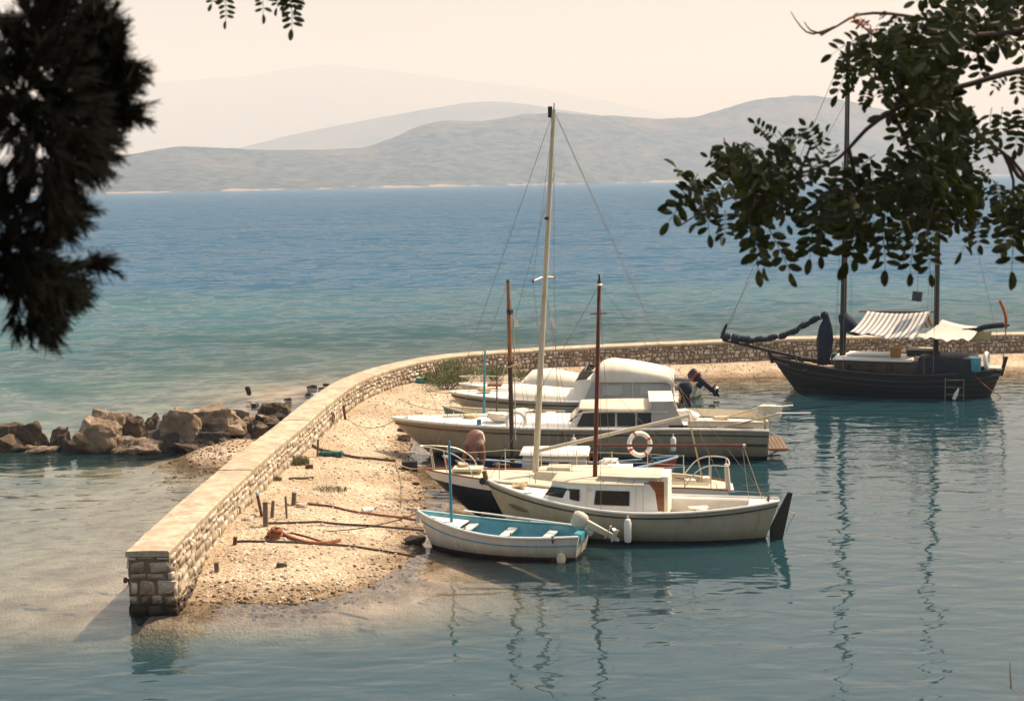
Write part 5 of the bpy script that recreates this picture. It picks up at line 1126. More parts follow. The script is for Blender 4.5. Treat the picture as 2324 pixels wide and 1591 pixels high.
for k in range(n_):
    x0 = lerp(xw0-.02, xw1-.02, k/n_)+.03; x1 = lerp(xw0-.02, xw1-.02, (k+1)/n_)-.03; dx = .18 if k == 0 else 0
    q = [Vector((x0, -.985, 1.00)), Vector((x1, -.985, 1.00)), Vector((x1, -.915, 1.37)), Vector((x0+dx, -.915, 1.37))]
    bt.b(panel_on(q, .03), 'window', GLASS, hs)
q = [Vector((xw0-.16, -.70, 1.10)), Vector((xw0-.16, .70, 1.10)), Vector((xw0+.12, .64, 1.38)), Vector((xw0+.12, -.64, 1.38))]
bt.b(MB().prism([p+Vector((-.05, 0, 0)) for p in q], [p+Vector((.03, 0, 0)) for p in q]), 'windscreen', GLASS, hs)
bt.b(MB().prism(plan(xw0+.05, xw1+.25, 1.0, .8, 1.44), plan(xw0+.1, xw1+.2, .96, .8, 1.50)), 'roof', CREAM, hs, bevel=.02)
ring_rail(bt, [Vector((xw0-.1, -1.02, .95)), Vector((xw0+.2, -1.02, 1.40)), Vector((xw1+.3, -1.02, 1.41))], .02, 'hand_rail', STEEL, hs)
# grey side curtain aft of the wheelhouse
q = [bt.lp(1478, 912, -.98), bt.lp(1527, 910, -.98), bt.lp(1556, 976, -1.02), bt.lp(1478, 978, -1.02)]
cu = bt.b(panel_on([q[3], q[2], q[1], q[0]], .02), 'side_curtain', GELGREY); q2 = [Vector((p.x, -p.y, p.z)) for p in q]; bt.b(panel_on([q2[3], q2[2], q2[1], q2[0]], .02), 'side_curtain', GELGREY)
bt.b(MB().sheet([[Vector((lerp(q[0].x, q[1].x, f), y, q[0].z+.06*math.cos(y*1.5)+.01)) for y in (1, .5, 0, -.5, -1)] for f in (-.1, .5, 1.04)], .02), 'curtain_top', CANVAS)
p = bt.lp(1540, 968, -1.04); bt.b(MB().box(p, (.55, .02, .08)), 'name_board', DARKWOOD, cu)
# aft deck: cream cockpit lining with wooden trim, stern gantry and spars
x0 = bt.lp(1560, 965, -1.0).x
for sd in (-1, 1):
    rows = [[hl.pt(t, 0, sd, .06, .02), hl.pt(t, 0, sd, .08, .26), hl.pt(t, 0, sd, .14, .27), hl.pt(t, 0, sd, .16, .02)] for t in np.linspace(x0/10.9, .985, 8)]
    if sd < 0: rows = [list(reversed(r)) for r in rows]
    co = bt.b(MB().grid(rows), 'cockpit_coaming', CREAM); 
    for a_, b_ in ((.78, .865), (.885, .96)): bt.b(MB().tube([hl.pt(t, 0, sd, .05, .07) for t in np.linspace(a_, b_, 6)], .03, 4), 'trim', VARN, co)
bt.b(MB().box((10.86, 0, .95), (.06, 2.1, .36)), 'stern_coaming', CREAM, bevel=.015)
g0, g1 = bt.lp(1722, 968, -.6), bt.lp(1745, 925, -.6)
bm = boulder_bm(60, (.85, .6, .5), 5, .2, 3); me = bpy.data.meshes.new('furled_awning'); bm.to_mesh(me); bm.free(); me.materials.append(CANVAS); o = bpy.data.objects.new('furled_awning', me); sc.collection.objects.link(o); o.parent = bt.root; o.location = (g1.x, -.35, g1.z-.42)
bt.b(cyl(bt.lp(1560, 972, -.9), bt.lp(1725, 925, -.5), .022), 'awning_pole', ROPEP); bt.b(cyl(bt.lp(1650, 968, -1.1), bt.lp(1765, 940, -1.1), .022), 'awning_pole', ROPEP)
bt.b(cyl(bt.lp(1762, 938, -.9), bt.lp(1840, 938, -.9), .024), 'awning_pole', WHITE); bt.b(cyl(bt.lp(1735, 925, .5), bt.lp(1800, 920, .5), .024), 'awning_pole', WHITE)
for x_, y_ in ((1748, -.9), (1790, -.9)): 
    p = bt.lp(x_, 960, y_); bt.b(cyl((min(p.x, 10.8), y_, .86), (min(p.x, 10.8), y_, 1.35), .02), 'gantry_post', STEEL)
pl = bt.b(MB().box((11.18, 0, .30), (.55, 2.0, .05)), 'bathing_platform', VARN, bevel=.01)
for k in range(5): bt.b(MB().box((10.96+.11*k, 0, .333), (.09, 1.96, .015)), 'platform_slat', OLDWOOD, pl)
for y_ in (-.6, .6): bt.b(cyl((10.88, y_, .05), (11.35, y_, .27), .02), 'platform_strut', STEEL, pl)
for t in (.04, .10, .16, .22):
    for sd in (-1, 1): bt.b(cyl(hl.pt(t, 0, sd, .08, 0), hl.pt(t, 0, sd, .08, .16), .012), 'stanchion', STEEL)
for a_, tx in ((.755, None), (.945, None)): bt.b(MB().tube([hl.pt(t, .30, -1, -.02) for t in np.linspace(a_, a_+.05, 4)], .035, 4), 'vent_slot', DARKWOOD)
p = hl.pt(.245, 0, -1, .05, .10); bt.b(MB().box(p, (.12, .1, .24)), 'fairlead', TEAL)
yacht = bt
sv_ = bt.w(bt.lp(1172, 960, -1.0)); sv_.z = max(sv_.z, 1.15); lifebuoy(sv_, .27, .06, (.15, -1, .3), 'plain white lifebuoy standing on the long motor yacht trunk cabin', False)
MB_ = None
# turquoise and grey poles standing behind the yacht rail belong to the green boat

# ---- small green boat
bt = Boat('small sea-green open boat with a turquoise pole behind the motor yacht bow', P(1005, 923, .82), ang=-11, L=3.9, name='rowing_boat', cat='boat')
hl = Hull(3.9, 1.35, .84, .62, .64, .2, tm=.55, sternw=.65, pf=.8, rake=.3, srake=.1, p=2.6, q=1.9)
GREENH = bandmat('green_hull', [(-1, (0.05, 0.04, 0.035)), (.0, (0.10, 0.22, 0.20)), (.2, (0.10, 0.22, 0.20))])
bt.b(hl.shell(), 'hull', GREENH, smooth=50); bt.b(hl.shell(.05, .85, .05), 'lining', CREAM, smooth=50)
for sd in (-1, 1): bt.b(hl.rail(sd, .03, .01, .01), 'gunwale', CREAM)
for t in (.34, .6, .85): bt.b(MB().box((hl.L*t, 0, hl.sheer(t)-.12), (.2, hl.half(t)*1.85, .03)), 'thwart', CREAM)
a_ = bt.lp(1097, 965, 0); b_ = bt.lp(1101, 796, 0); bt.b(cyl((a_.x, 0, .1), b_, .045, .03), 'pole', mat('light_turquoise_pole', (0.06, 0.30, 0.38), .5, .15, 4))
a_ = bt.lp(1127, 950, .1); b_ = bt.lp(1128, 811, .1); bt.b(cyl((a_.x, .1, .1), b_, .028, .022), 'stake', OLDWOOD)
bt.b(MB().box((hl.L*.78, 0, .62), (.4, .35, .25)), 'locker', VARN, bevel=.02); bt.b(MB().box((hl.L*.9, -.1, .60), (.3, .4, .2)), 'locker', CREAM, bevel=.02)
green = bt

# ---- motor cruiser with cream canopy
bt = Boat('motor cruiser under a tall cream canvas canopy', P(1020, 890, .95), ang=-7, L=7.7, name='motor_cruiser', cat='boat')
hl = Hull(7.7, 2.5, .95, .80, .78, .4, tm=.5, sternw=.9, pf=.72, rake=1.0, srake=.05, p=2.6, q=1.8, tmin=.7)
bt.b(hl.shell(), 'hull', bandmat('cruiser_hull', [(-1, (0.03, 0.05, 0.07)), (.06, (0.42, 0.36, 0.28)), (.3, (0.42, 0.36, 0.28))]), smooth=50)
for sd in (-1, 1): bt.b(hl.rail(sd, .04, .01, .01), 'gunwale', WHITE); bt.b(hl.strip(sd, .10, .022), 'rubbing_strake', DARKWOOD)
bt.b(hl.deck(.02, .02, 0, 1, .08, nn=20), 'deck', WHITE)
def canopy_section(x, w, zt, zsill, arch=.9):
    return [Vector((x, -w, zsill)), Vector((x, -w*.97, lerp(zsill, zt, .55))), Vector((x, -w*.88, lerp(zsill, zt, .86))), Vector((x, -w*.5, zt-.02)), Vector((x, 0, zt)), Vector((x, w*.5, zt-.02)), Vector((x, w*.88, lerp(zsill, zt, .86))), Vector((x, w*.97, lerp(zsill, zt, .55))), Vector((x, w, zsill))]
# low covered foredeck
xs_ = [(1150, .94), (1170, 1.18), (1215, 1.10), (1270, 1.02), (1318, .98)]
rows = [canopy_section(bt.lp(px, 880, -.9).x, min(.95, hl.half(bt.lp(px, 880, -.9).x/7.7)*.93), z_, .80) for px, z_ in xs_]
bt.b(MB().grid(rows), 'foredeck_cover', CANVAS, smooth=60)
x0 = bt.lp(1322, 880, -1.1).x; x1 = bt.lp(1345, 850, -1.1).x; xm = bt.lp(1380, 815, -1).x; xe = bt.lp(1527, 860, -1.1).x
side = bt.b(MB().prism([Vector((x0, -1.12, .80)), Vector((xe+.05, -1.15, .80)), Vector((xe+.05, 1.15, .80)), Vector((x0, 1.12, .80))], [Vector((x1, -1.06, 1.52)), Vector((xe, -1.08, 1.42)), Vector((xe, 1.08, 1.42)), Vector((x1, 1.06, 1.52))]), 'cockpit_curtain', GELGREY, bevel=.04)
rows = []
for f, zt in ((0, 1.70), (.10, 1.98), (.22, 2.06), (.45, 2.00), (.7, 1.86), (.9, 1.72), (1.0, 1.62)):
    x_ = lerp(x1, xe+.04, f); rows.append(canopy_section(x_, 1.13, zt, 1.46 if f < .95 else 1.30))
cn = bt.b(MB().sheet(rows, .02), 'canopy', CANVAS, smooth=60)
wsq = [bt.lp(1306, 863, -.8), bt.lp(1330, 862, -.8), bt.lp(1349, 843, -.8), bt.lp(1326, 841, -.8)]
for sd in (-1, 1):
    q = [Vector((p.x, sd*abs(p.y), p.z)) for p in wsq]; bt.b(panel_on(q, .02), 'windscreen_side', GLASS, side)
bt.b(MB().prism([Vector((wsq[0].x, -.8, wsq[0].z)), Vector((wsq[0].x, .8, wsq[0].z)), Vector((wsq[3].x, .8, wsq[3].z)), Vector((wsq[3].x, -.8, wsq[3].z))], [Vector((wsq[0].x+.03, -.8, wsq[0].z)), Vector((wsq[0].x+.03, .8, wsq[0].z)), Vector((wsq[3].x+.03, .8, wsq[3].z)), Vector((wsq[3].x+.03, -.8, wsq[3].z))]), 'windscreen', GLASS, side)
bt.b(MB().prism([Vector((wsq[0].x-.1, -.9, .8)), Vector((x0+.1, -1.05, .8)), Vector((x0+.1, 1.05, .8)), Vector((wsq[0].x-.1, .9, .8))], [Vector((wsq[0].x, -.82, wsq[0].z)), Vector((x1, -1.0, wsq[0].z+.05)), Vector((x1, 1.0, wsq[0].z+.05)), Vector((wsq[0].x, .82, wsq[0].z))]), 'windscreen_base', WHITE, bevel=.02)
for f in (.05, .5, .98):
    x_ = lerp(x1, xe, f); bt.b(MB().tube([p+Vector((0, 0, .012)) for p in canopy_section(x_, 1.15, lerp(1.9, 1.62, f)+(.1 if f == .5 else 0), .85)], .018, 6), 'canopy_hoop', STEEL, cn)
for f in (.25, .72):
    q = [Vector((lerp(x1, xe, f)-.35, -1.125, 1.02)), Vector((lerp(x1, xe, f)+.35, -1.125, 1.02)), Vector((lerp(x1, xe, f)+.33, -1.10, 1.34)), Vector((lerp(x1, xe, f)-.33, -1.10, 1.34))]; bt.b(panel_on(q, .01), 'clear_panel', mat('clear_vinyl', (.40, .41, .40), .15, .05, 3, spec=.5), side)
bt.b(MB().box((7.72, 0, .6), (.06, 1.9, .5)), 'transom_board', VARN)
outboard(bt, (7.82, .2, .72), .15, NAVY, NAVY, 1.1)
p = bt.w((8.05, -.75, .22)); fo = MB().lathe([(.03, -.18), (.13, -.14), (.17, 0), (.13, .14), (.05, .19), (.03, .24)], (0, 0, 0)).build('fender', mat('orange_red_buoy', (.50, .07, .03), .4, .1, 4)); fo.location = p; tag(fo, 'round orange-red buoy fender at the stern of the canopied cruiser', 'fender')
cruiser = bt

# ---- white boat under a tarpaulin behind the cruiser
bt = Boat('white boat under a cream tarpaulin between the cruiser and the far shrubs', P(1042, 871, .85), ang=-6, L=5.4, name='motor_boat', cat='boat')
hl = Hull(5.4, 1.75, .85, .72, .66, .3, tm=.5, sternw=.88, pf=.75, rake=.7, srake=.05, p=2.5, q=1.8, tmin=.7)
bt.b(hl.shell(), 'hull', bandmat('white_hull', [(-1, (0.03, 0.05, 0.07)), (.05, (0.55, 0.50, 0.43)), (.3, (0.55, 0.50, 0.43))]), smooth=50)
for sd in (-1, 1): bt.b(hl.rail(sd, .03, .01, .01), 'gunwale', WHITE)
bt.b(hl.deck(.02, .02, 0, 1, .06), 'deck', WHITE)
rows = [canopy_section(5.4*t, hl.half(t)*.98, z_, .70) for t, z_ in ((.40, .86), (.48, 1.30), (.60, 1.36), (.75, 1.22), (.90, 1.05), (.99, .85))]
bt.b(MB().grid(rows), 'tarpaulin', CANVAS, smooth=60)
ring_rail(bt, [hl.pt(.34, 0, -1, .06, .02), hl.pt(.30, 0, -1, .06, .22), hl.pt(.10, 0, -1, .06, .27), Vector((.02, 0, 1.12)), hl.pt(.10, 0, 1, .06, .27), hl.pt(.30, 0, 1, .06, .22), hl.pt(.34, 0, 1, .06, .02)], .014, 'bow_rail', STEEL)
for t in (.08, .18): 
    for sd in (-1, 1): bt.b(cyl(hl.pt(t, 0, sd, .06, 0), hl.pt(t, 0, sd, .06, .26), .012), 'rail_leg', STEEL)
bt.b(MB().box((5.4*.24, 0, .83), (.5, .6, .1)), 'fore_hatch', VARN, bevel=.02)

# ---- small boat with dark tilted outboard by the far beach
bt = Boat('small white and teal boat with a black outboard tilted up near the far sand', Vector((3.5, 53.4, 0)), Vector((6.75, 51.45, 0)), name='motor_boat', cat='boat')
hl = Hull(bt.L, 1.5, .75, .50, .47, .2, tm=.5, sternw=.85, pf=.8, rake=.4, srake=.08, p=2.6, q=1.8, tmin=.7)
bt.b(hl.shell(), 'hull', bandmat('pale_grey_hull', [(-1, (0.03, 0.05, 0.05)), (.04, (0.36, 0.40, 0.36)), (.2, (0.36, 0.40, 0.36))]), smooth=50)
for sd in (-1, 1): bt.b(hl.rail(sd, .03, .01, .01), 'gunwale', CREAM)
bt.b(hl.shell(.05, .85, .05), 'lining', CREAM, smooth=50)
bt.b(MB().sheet([[Vector((hl.L*t, y*hl.half(t)*.8, .15)) for y in (1, 0, -1)] for t in np.linspace(.2, .97, 6)], .03), 'sole', CREAM)
bt.b(hl.deck(.02, .03, 0, .42, .05), 'fore_deck', CREAM)
cab = bt.b(MB().box((hl.L*.36, 0, .82), (.85, .9, .6)), 'cabin', WHITE, bevel=.05); bt.b(panel_on([Vector((hl.L*.36-.30, -.46, .82)), Vector((hl.L*.36+.34, -.46, .74)), Vector((hl.L*.36+.34, -.46, 1.06)), Vector((hl.L*.36-.30, -.46, 1.06))], .012), 'red_panel', RED, cab)
for t in (.62, .84): bt.b(MB().box((hl.L*t, 0, .36), (.28, 1.2, .06)), 'bench', CREAM, bevel=.01)
bt.b(MB().tube([hl.pt(t, .42, -1, -.012) for t in np.linspace(.66, .99, 6)], .09, 4), 'teal_panel', TEAL)
tb = MB().tube([Vector((hl.L*(.55+.09*k), .40, .62-.02*k+.03*math.sin(k*2))) for k in range(5)], [.05, .1, .09, .08, .04], 8); bt.b(tb, 'stowed_sail', mat('slate_canvas', (.13, .15, .18), .8, .2, 4))
outboard(bt, (hl.L+.06, 0, .52), .95, BLACK, NAVY, 1.12, band=RED)
p = bt.w(hl.pt(.80, .45, -1, -.12)); fo = MB().torus((0, 0, 0), .16, .055, (.3, -1, .1)).build('fender', WHITE); fo.location = p; tag(fo, 'white ring fender on the side of the small teal boat', 'fender')

# ---- the dark wooden two-masted caique
bt = Boat('dark wooden two-masted caique with striped awning at the far beach', Vector((9.85, 53.5, 0)), Vector((17.6, 50.55, 0)), name='wooden_caique', cat='boat')
L = bt.L; hl = Hull(L, 2.7, 1.22, .80, 1.0, .5, tm=.5, sternw=.08, pf=.72, pa=.7, rake=.95, srake=.5, p=2.5, q=1.8, tmin=.62)
bt.b(hl.shell(), 'hull', bandmat('tarred_hull', [(-1, (0.03, 0.012, 0.010)), (.05, (0.06, 0.05, 0.035)), (.09, (0.012, 0.011, 0.010)), (.4, (0.009, 0.0085, 0.008))], rough=.7), smooth=50)
DKB = mat('dark_brown_rail', (.032, .020, .013), .5, .3, 5)
for sd in (-1, 1): bt.b(hl.rail(sd, .045, .02, .01), 'cap_rail', DKB); bt.b(hl.strip(sd, .16, .03), 'rubbing_strake', DKB); bt.b(hl.strip(sd, .30, .02), 'rubbing_strake', DARKWOOD)
bt.b(hl.deck(.14, .03, .02, .98, .06, nn=20), 'deck', mat('sanded_deck', (.34, .24, .15), .8, .2, 4))
for a_, hgt in ((0, .22), (L, .42)): bt.b(MB().box((a_ + (-.04 if a_ == 0 else .02), 0, (hl.zb if a_ == 0 else hl.zs)+hgt/2-.12), (.13, .12, hgt+.3), Matrix.Rotation(-.28 if a_ == 0 else .25, 3, 'Y')), 'stem_post' if a_ == 0 else 'stern_post', DARKWOOD, bevel=.02)
xa, xb = bt.lp(1892, 840, -.9).x, bt.lp(2062, 850, -.9).x
cab = bt.b(MB().prism(plan(xa, xb+.6, .95, .9, .66), plan(xa+.02, xb+.6, .92, .9, 1.26)), 'cabin', mat('brown_cabin_side', (.045, .026, .015), .5, .3, 5), bevel=.02)
bt.b(MB().prism(plan(xa-.06, xb+.12, 1.0, .9, 1.26), plan(xa-.02, xb+.08, .95, .9, 1.33)), 'cabin_roof', WHITE, cab, bevel=.01)
bt.b(MB().box((lerp(xa, xb, .42), .2, 1.38), (1.5, .9, .08)), 'roof_hatch', WHITE, cab, bevel=.015)
for f in (.25, .5, .75): bt.b(panel_on([Vector((lerp(xa, xb, f)-.16, -.94, .92)), Vector((lerp(xa, xb, f)+.16, -.94, .92)), Vector((lerp(xa, xb, f)+.16, -.93, 1.12)), Vector((lerp(xa, xb, f)-.16, -.93, 1.12))], .015), 'window', GLASS, cab)
xc, xd = bt.lp(2078, 840, -.9).x, bt.lp(2215, 830, -.9).x
bt.b(MB().prism(plan(xc, xd, .98, 1, .78), plan(xc+.1, xd, .95, 1, 1.44)), 'aft_cover', mat('black_tarpaulin', (.016, .018, .022), .75, .3, 3, .02, 4), bevel=.06)
p = bt.lp(2212, 825, -.75); bt.b(MB().lathe([(.20, -.25), (.22, -.2), (.22, .2), (.20, .25)], (p.x, -.75, 1.22)), 'water_drum', TEAL)
p = bt.lp(2240, 805, -.7); lifebuoy(bt.w((p.x, -.70, 1.36)), .27, .075, (1, -.55, .1), 'white lifebuoy at the stern of the dark caique', False)
bt.b(MB().box((L*.965, 0, 1.02), (.5, .75, .08)), 'stern_seat', CREAM, bevel=.02)
bt.b(MB().box((lerp(xa, xb, .80), -.2, 1.50), (.36, .30, .34)), 'ochre_box', mat('ochre_paint', (.34, .20, .04), .6, .2, 5), bevel=.02)
bt.b(MB().box((lerp(xa, xb, .82)+.9, .3, 1.62), (1.1, .3, .07)), 'rolled_mat', CREAM, bevel=.03); bt.b(MB().box((lerp(xa, xb, .82)+.9, .3, 1.45), (1.2, .4, .2)), 'dark_bundle', BLACK, bevel=.05)
# masts and spars
mb_, mt_ = bt.lp(1912, 795, 0), bt.lp(1926, 95, 0); fore = bt.b(cyl(mb_-Vector((0, 0, .8)), mt_, .125, .075, 12, 8), 'fore_mast', DARKWOOD)
nb_, nt_ = bt.lp(2124, 800, 0), bt.lp(2134, 215, 0); miz = bt.b(cyl(nb_-Vector((0, 0, .7)), nt_, .105, .07, 12, 8), 'mizzen_mast', DARKWOOD)
b0 = bt.lp(1770, 812, 0); b1 = bt.lp(1640, 772, 0); bs = bt.b(cyl(b0+Vector((.8, 0, .02)), b1, .07, .045), 'bowsprit', DARKWOOD)
pts = [bt.lp(1650, 735, 0), bt.lp(1641, 762, 0), bt.lp(1665, 766, 0), bt.lp(1700, 772, 0), bt.lp(1745, 768, 0), bt.lp(1790, 757, 0), bt.lp(1835, 733, 0), bt.lp(1876, 712, 0)]
sj = spline(pts, .06); jb = MB()
rj = [(lerp(.03, .15, min(1, i/12)) if i < 24 else .11)*(1+.16*math.sin(i*.9)+.12*math.sin(i*2.3+1)+rnd.uniform(-.06, .06)) for i in range(len(sj))]
jb.tube([p+Vector((0, .015*math.sin(i*1.1), .02*math.sin(i*.7))) for i, p in enumerate(sj)], rj, 10); jib = bt.b(jb, 'furled_jib', NAVY, bs)
for i in range(6, len(sj)-2, 7): bt.b(MB().tube([sj[i]-(sj[i+1]-sj[i-1]).normalized()*.012, sj[i]+(sj[i+1]-sj[i-1]).normalized()*.012], rj[i]*.98+.012, 10), 'sail_lashing', ROPEP if i % 2 else ROPE, bs)
h0, h1 = bt.lp(1877, 710, 0), bt.lp(1868, 828, 0); n2 = 9
rr = [.02, .10, .20, .28, .31, .31, .28, .24, .20]; rows = []
mbh = MB(); 
for i in range(n2):
    c = h0.lerp(h1, i/(n2-1))
    for k in range(12):
        a_ = 2*math.pi*k/12; f = 1+.24*math.cos(4*a_+i*.45)+rnd.uniform(-.08, .08); mbh.v.append(tuple(c+Vector((rr[i]*f*math.cos(a_), rr[i]*f*.7*math.sin(a_), 0))))
for i in range(n2-1):
    for k in range(12): mbh.f.append((i*12+k, i*12+(k+1) % 12, (i+1)*12+(k+1) % 12, (i+1)*12+k))
bt.b(mbh, 'furled_sail', NAVY)
bt.b(cyl(bt.lp(1872, 712, 0), bt.lp(1868, 830, 0), .03), 'sail_post', DARKWOOD)
pts = [bt.lp(1913, 712, -.1), bt.lp(1918, 725, -.1), bt.lp(1930, 740, -.1), bt.lp(1945, 750, -.1), bt.lp(1962, 752, -.1)]
bt.b(MB().tube(spline(pts, .1), [.12+.16*math.sin(math.pi*min(1, (i+1)/len(spline(pts, .1)))) for i in range(len(spline(pts, .1)))], 9), 'gathered_sail', NAVY, fore)
gb0, gb1 = bt.lp(1916, 752, 0), bt.lp(2050, 766, 0); bt.b(cyl(gb0, gb1, .05), 'boom', DARKWOOD, fore)
def stripes():
    m = bpy.data.materials.new('striped_awning'); m.use_nodes = True; n = m.node_tree.nodes; l = m.node_tree.links; b = n['Principled BSDF']
    at = n.new('ShaderNodeAttribute'); at.attribute_name = 'across'; w = n.new('ShaderNodeMath'); w.operation = 'MULTIPLY'; w.inputs[1].default_value = 13.0; l.new(at.outputs['Fac'], w.inputs[0])
    f = n.new('ShaderNodeMath'); f.operation = 'FRACT'; l.new(w.outputs[0], f.inputs[0]); r = n.new('ShaderNodeValToRGB'); r.color_ramp.interpolation = 'CONSTANT'; e = r.color_ramp.elements
    e[0].color = (.76, .72, .63, 1); e[1].position = .60; e[1].color = (.27, .26, .28, 1); l.new(f.outputs[0], r.inputs[0]); l.new(r.outputs[0], b.inputs['Base Color']); b.inputs['Roughness'].default_value = .9
    tr = n.new('ShaderNodeBsdfTranslucent'); l.new(r.outputs[0], tr.inputs[0]); ms = n.new('ShaderNodeMixShader'); ms.inputs[0].default_value = .2; l.new(b.outputs[0], ms.inputs[1]); l.new(tr.outputs[0], ms.inputs[2]); l.new(ms.outputs[0], n['Material Output'].inputs[0]); return m
def cloth(c00, c01, c10, c11, name, m, sag=.12, nu=27, nv=10, parent=None):
    v = []; ac = []
    for j in range(nv):
        for i in range(nu):
            u, w_ = i/(nu-1), j/(nv-1); p = (c00.lerp(c01, u)).lerp(c10.lerp(c11, u), w_)
            p = p-Vector((0, 0, sag*4*w_*(1-w_)+(.04*math.sin(u*13)+.035*math.sin(u*31+2*w_))*w_+sag*.6*math.sin(math.pi*u))); v.append(p); ac.append(u)
    i = np.arange((nv-1)*nu).reshape(nv-1, nu)[:, :-1].ravel(); o = npmesh(name, [tuple(p) for p in v], np.stack([i, i+1, i+nu+1, i+nu], -1), m, parent or bt.root, attrs={'across': ac})
    sd = o.modifiers.new('thickness', 'SOLIDIFY'); sd.thickness = .012; return o
SM = stripes()
r0, r1 = bt.lp(1969, 706, .15), bt.lp(2112, 706, .15); f0, f1 = bt.lp(1928, 752, -1.35), bt.lp(2072, 772, -1.35)
aw = cloth(r0, r1, f0, f1, 'striped_awning', SM, .10)
g0, g1 = Vector((r0.x+.1, .15+1.5, f0.z)), Vector((r1.x+.1, .15+1.5, f1.z+.2)); cloth(r1, r0, g1, g0, 'striped_awning', SM, .10)
bt.b(cyl(r0+Vector((-.3, 0, -.02)), r1+Vector((.3, 0, -.02)), .03), 'ridge_pole', OLDWOOD)
WC = mat('white_awning', (.66, .62, .52), .85, .05, 2, .01, 4, trans=.15)
w0, w1 = bt.lp(2138, 726, .2), bt.lp(2225, 742, .2); cloth(w0, w1, bt.lp(2078, 764, -1.2), bt.lp(2196, 772, -1.2), 'white_awning', WC, .10); cloth(w1, w0, bt.lp(2250, 752, 1.3), bt.lp(2150, 752, 1.3), 'white_awning', WC, .1)
mb0, mb1 = bt.lp(2130, 755, 0), bt.lp(2291, 738, 0); bo = bt.b(cyl(mb0, mb1, .05, .04), 'mizzen_boom', DARKWOOD, miz)
bt.b(MB().tube(spline([bt.lp(2205, 758, 0), bt.lp(2225, 745, 0), bt.lp(2250, 740, 0), bt.lp(2278, 738, 0)], .1), .10, 9), 'furled_mizzen', NAVY, miz)
q = [bt.lp(2208, 756, -.1), bt.lp(2251, 752, -.1), bt.lp(2248, 774, -.1), bt.lp(2206, 768, -.1)]; bt.b(panel_on(q, .01), 'yellow_cloth', mat('yellow_cloth', (.50, .38, .16), .8, .1, 3))
fs0, fs1 = bt.lp(2283, 745, 0), bt.lp(2269, 682, 0); st_ = bt.b(cyl(hl.pt(1, 0, 0, 0, .2), fs0.lerp(fs1, .0), .02), 'flag_halyard', WIRE); fl = bt.b(MB().tube(spline([fs1, fs1.lerp(fs0, .25)+Vector((.05, 0, 0)), fs1.lerp(fs0, .6)+Vector((.08, 0, 0)), fs0], .08), [.02, .05, .07, .09, .09, .08, .07, .05, .03, .03, .03, .03, .03, .03, .03, .03, .03][:len(spline([fs1, fs1.lerp(fs0, .25), fs1.lerp(fs0, .6), fs0], .08))] if False else .055, 7), 'furled_flag', mat('orange_flag', (.42, .11, .04), .8, .2, 6))
p = bt.lp(2082, 672, 0); ds = bt.b(MB().box(p, (.34, .34, .36), Matrix.Rotation(.1, 3, 'Y')), 'hanging_box', mat('slate_box', (.045, .05, .05), .7, .2, 5), bevel=.02)
line(bt, p+Vector((0, 0, .18)), mt_.lerp(nt_, .8), .007, ROPE, name='halyard')
# rigging
line(bt, mt_, nt_, .008); line(bt, mt_, b1, .010); line(bt, mt_-Vector((0, 0, 2)), bt.lp(1650, 735, 0), .007); line(bt, nt_, hl.pt(1, 0, 0, 0, .3), .007)
for sd in (-1, 1):
    for dt in (.02, .06): line(bt, mt_-Vector((0, 0, .8)), hl.pt(.28+dt, 0, sd, 0, .05), .008); line(bt, nt_-Vector((0, 0, .5)), hl.pt(.66+dt, 0, sd, 0, .05), .007)
for px in ((1790, 790, 1795, 830), (1800, 795, 1812, 828)): bt.b(cyl(bt.lp(px[0], px[1], -.2), bt.lp(px[2], px[3], -.4), .03), 'bow_post', DKB)
# boarding ladder, mooring ropes, deck clutter
lx = [bt.lp(2146, 866, -1.2).x, bt.lp(2188, 866, -1.2).x]; yl = -hl.half(.62)-.06
LDM = mat('dull_ladder', (.16, .16, .14), .6, .2, 5)
ld = bt.b(cyl((lx[0], yl, -.15), (lx[0], yl, .78), .016), 'ladder', LDM); bt.b(cyl((lx[1], yl, -.15), (lx[1], yl, .78), .016), 'ladder_rail', LDM, ld)
for z_ in (-.05, .2, .45, .72): bt.b(cyl((lx[0], yl, z_), (lx[1], yl, z_), .013), 'ladder_rung', LDM, ld)
p = bt.lp(2170, 888, -1.4); bt.b(MB().lathe([(.02, -.22), (.06, -.18), (.07, 0), (.04, .16), (.02, .24)], (lerp(lx[0], lx[1], .6), yl-.1, .22), (.4, 0, 1)), 'fender', WHITE)
line(bt, bt.lp(2215, 856, -1.0), bt.lp(2272, 900, -.3)+Vector((0, 0, 0)), .02, ROPEO, .05, 'stern_rope'); line(bt, hl.pt(.02, .3, -1), hl.pt(.17, .1, -1, -.03), .015, ROPEO, .05, 'bow_rope')
for k, (t, y_) in enumerate(((.10, .1), (.13, -.2), (.16, .2), (.20, -.3))): bt.b(MB().torus(hl.pt(t, 0, y_, 0, -.06), .14, .035, (.1, .1, 1)), 'rope_coil', ROPE if k % 2 else ROPEP)
p = bt.lp(1895, 815, .3); bt.b(MB().lathe([(.14, -.2), (.16, .1), (.10, .22)], p), 'green_barrel', mat('green_barrel', (.03, .13, .11), .5, .2, 5))
caique = bt

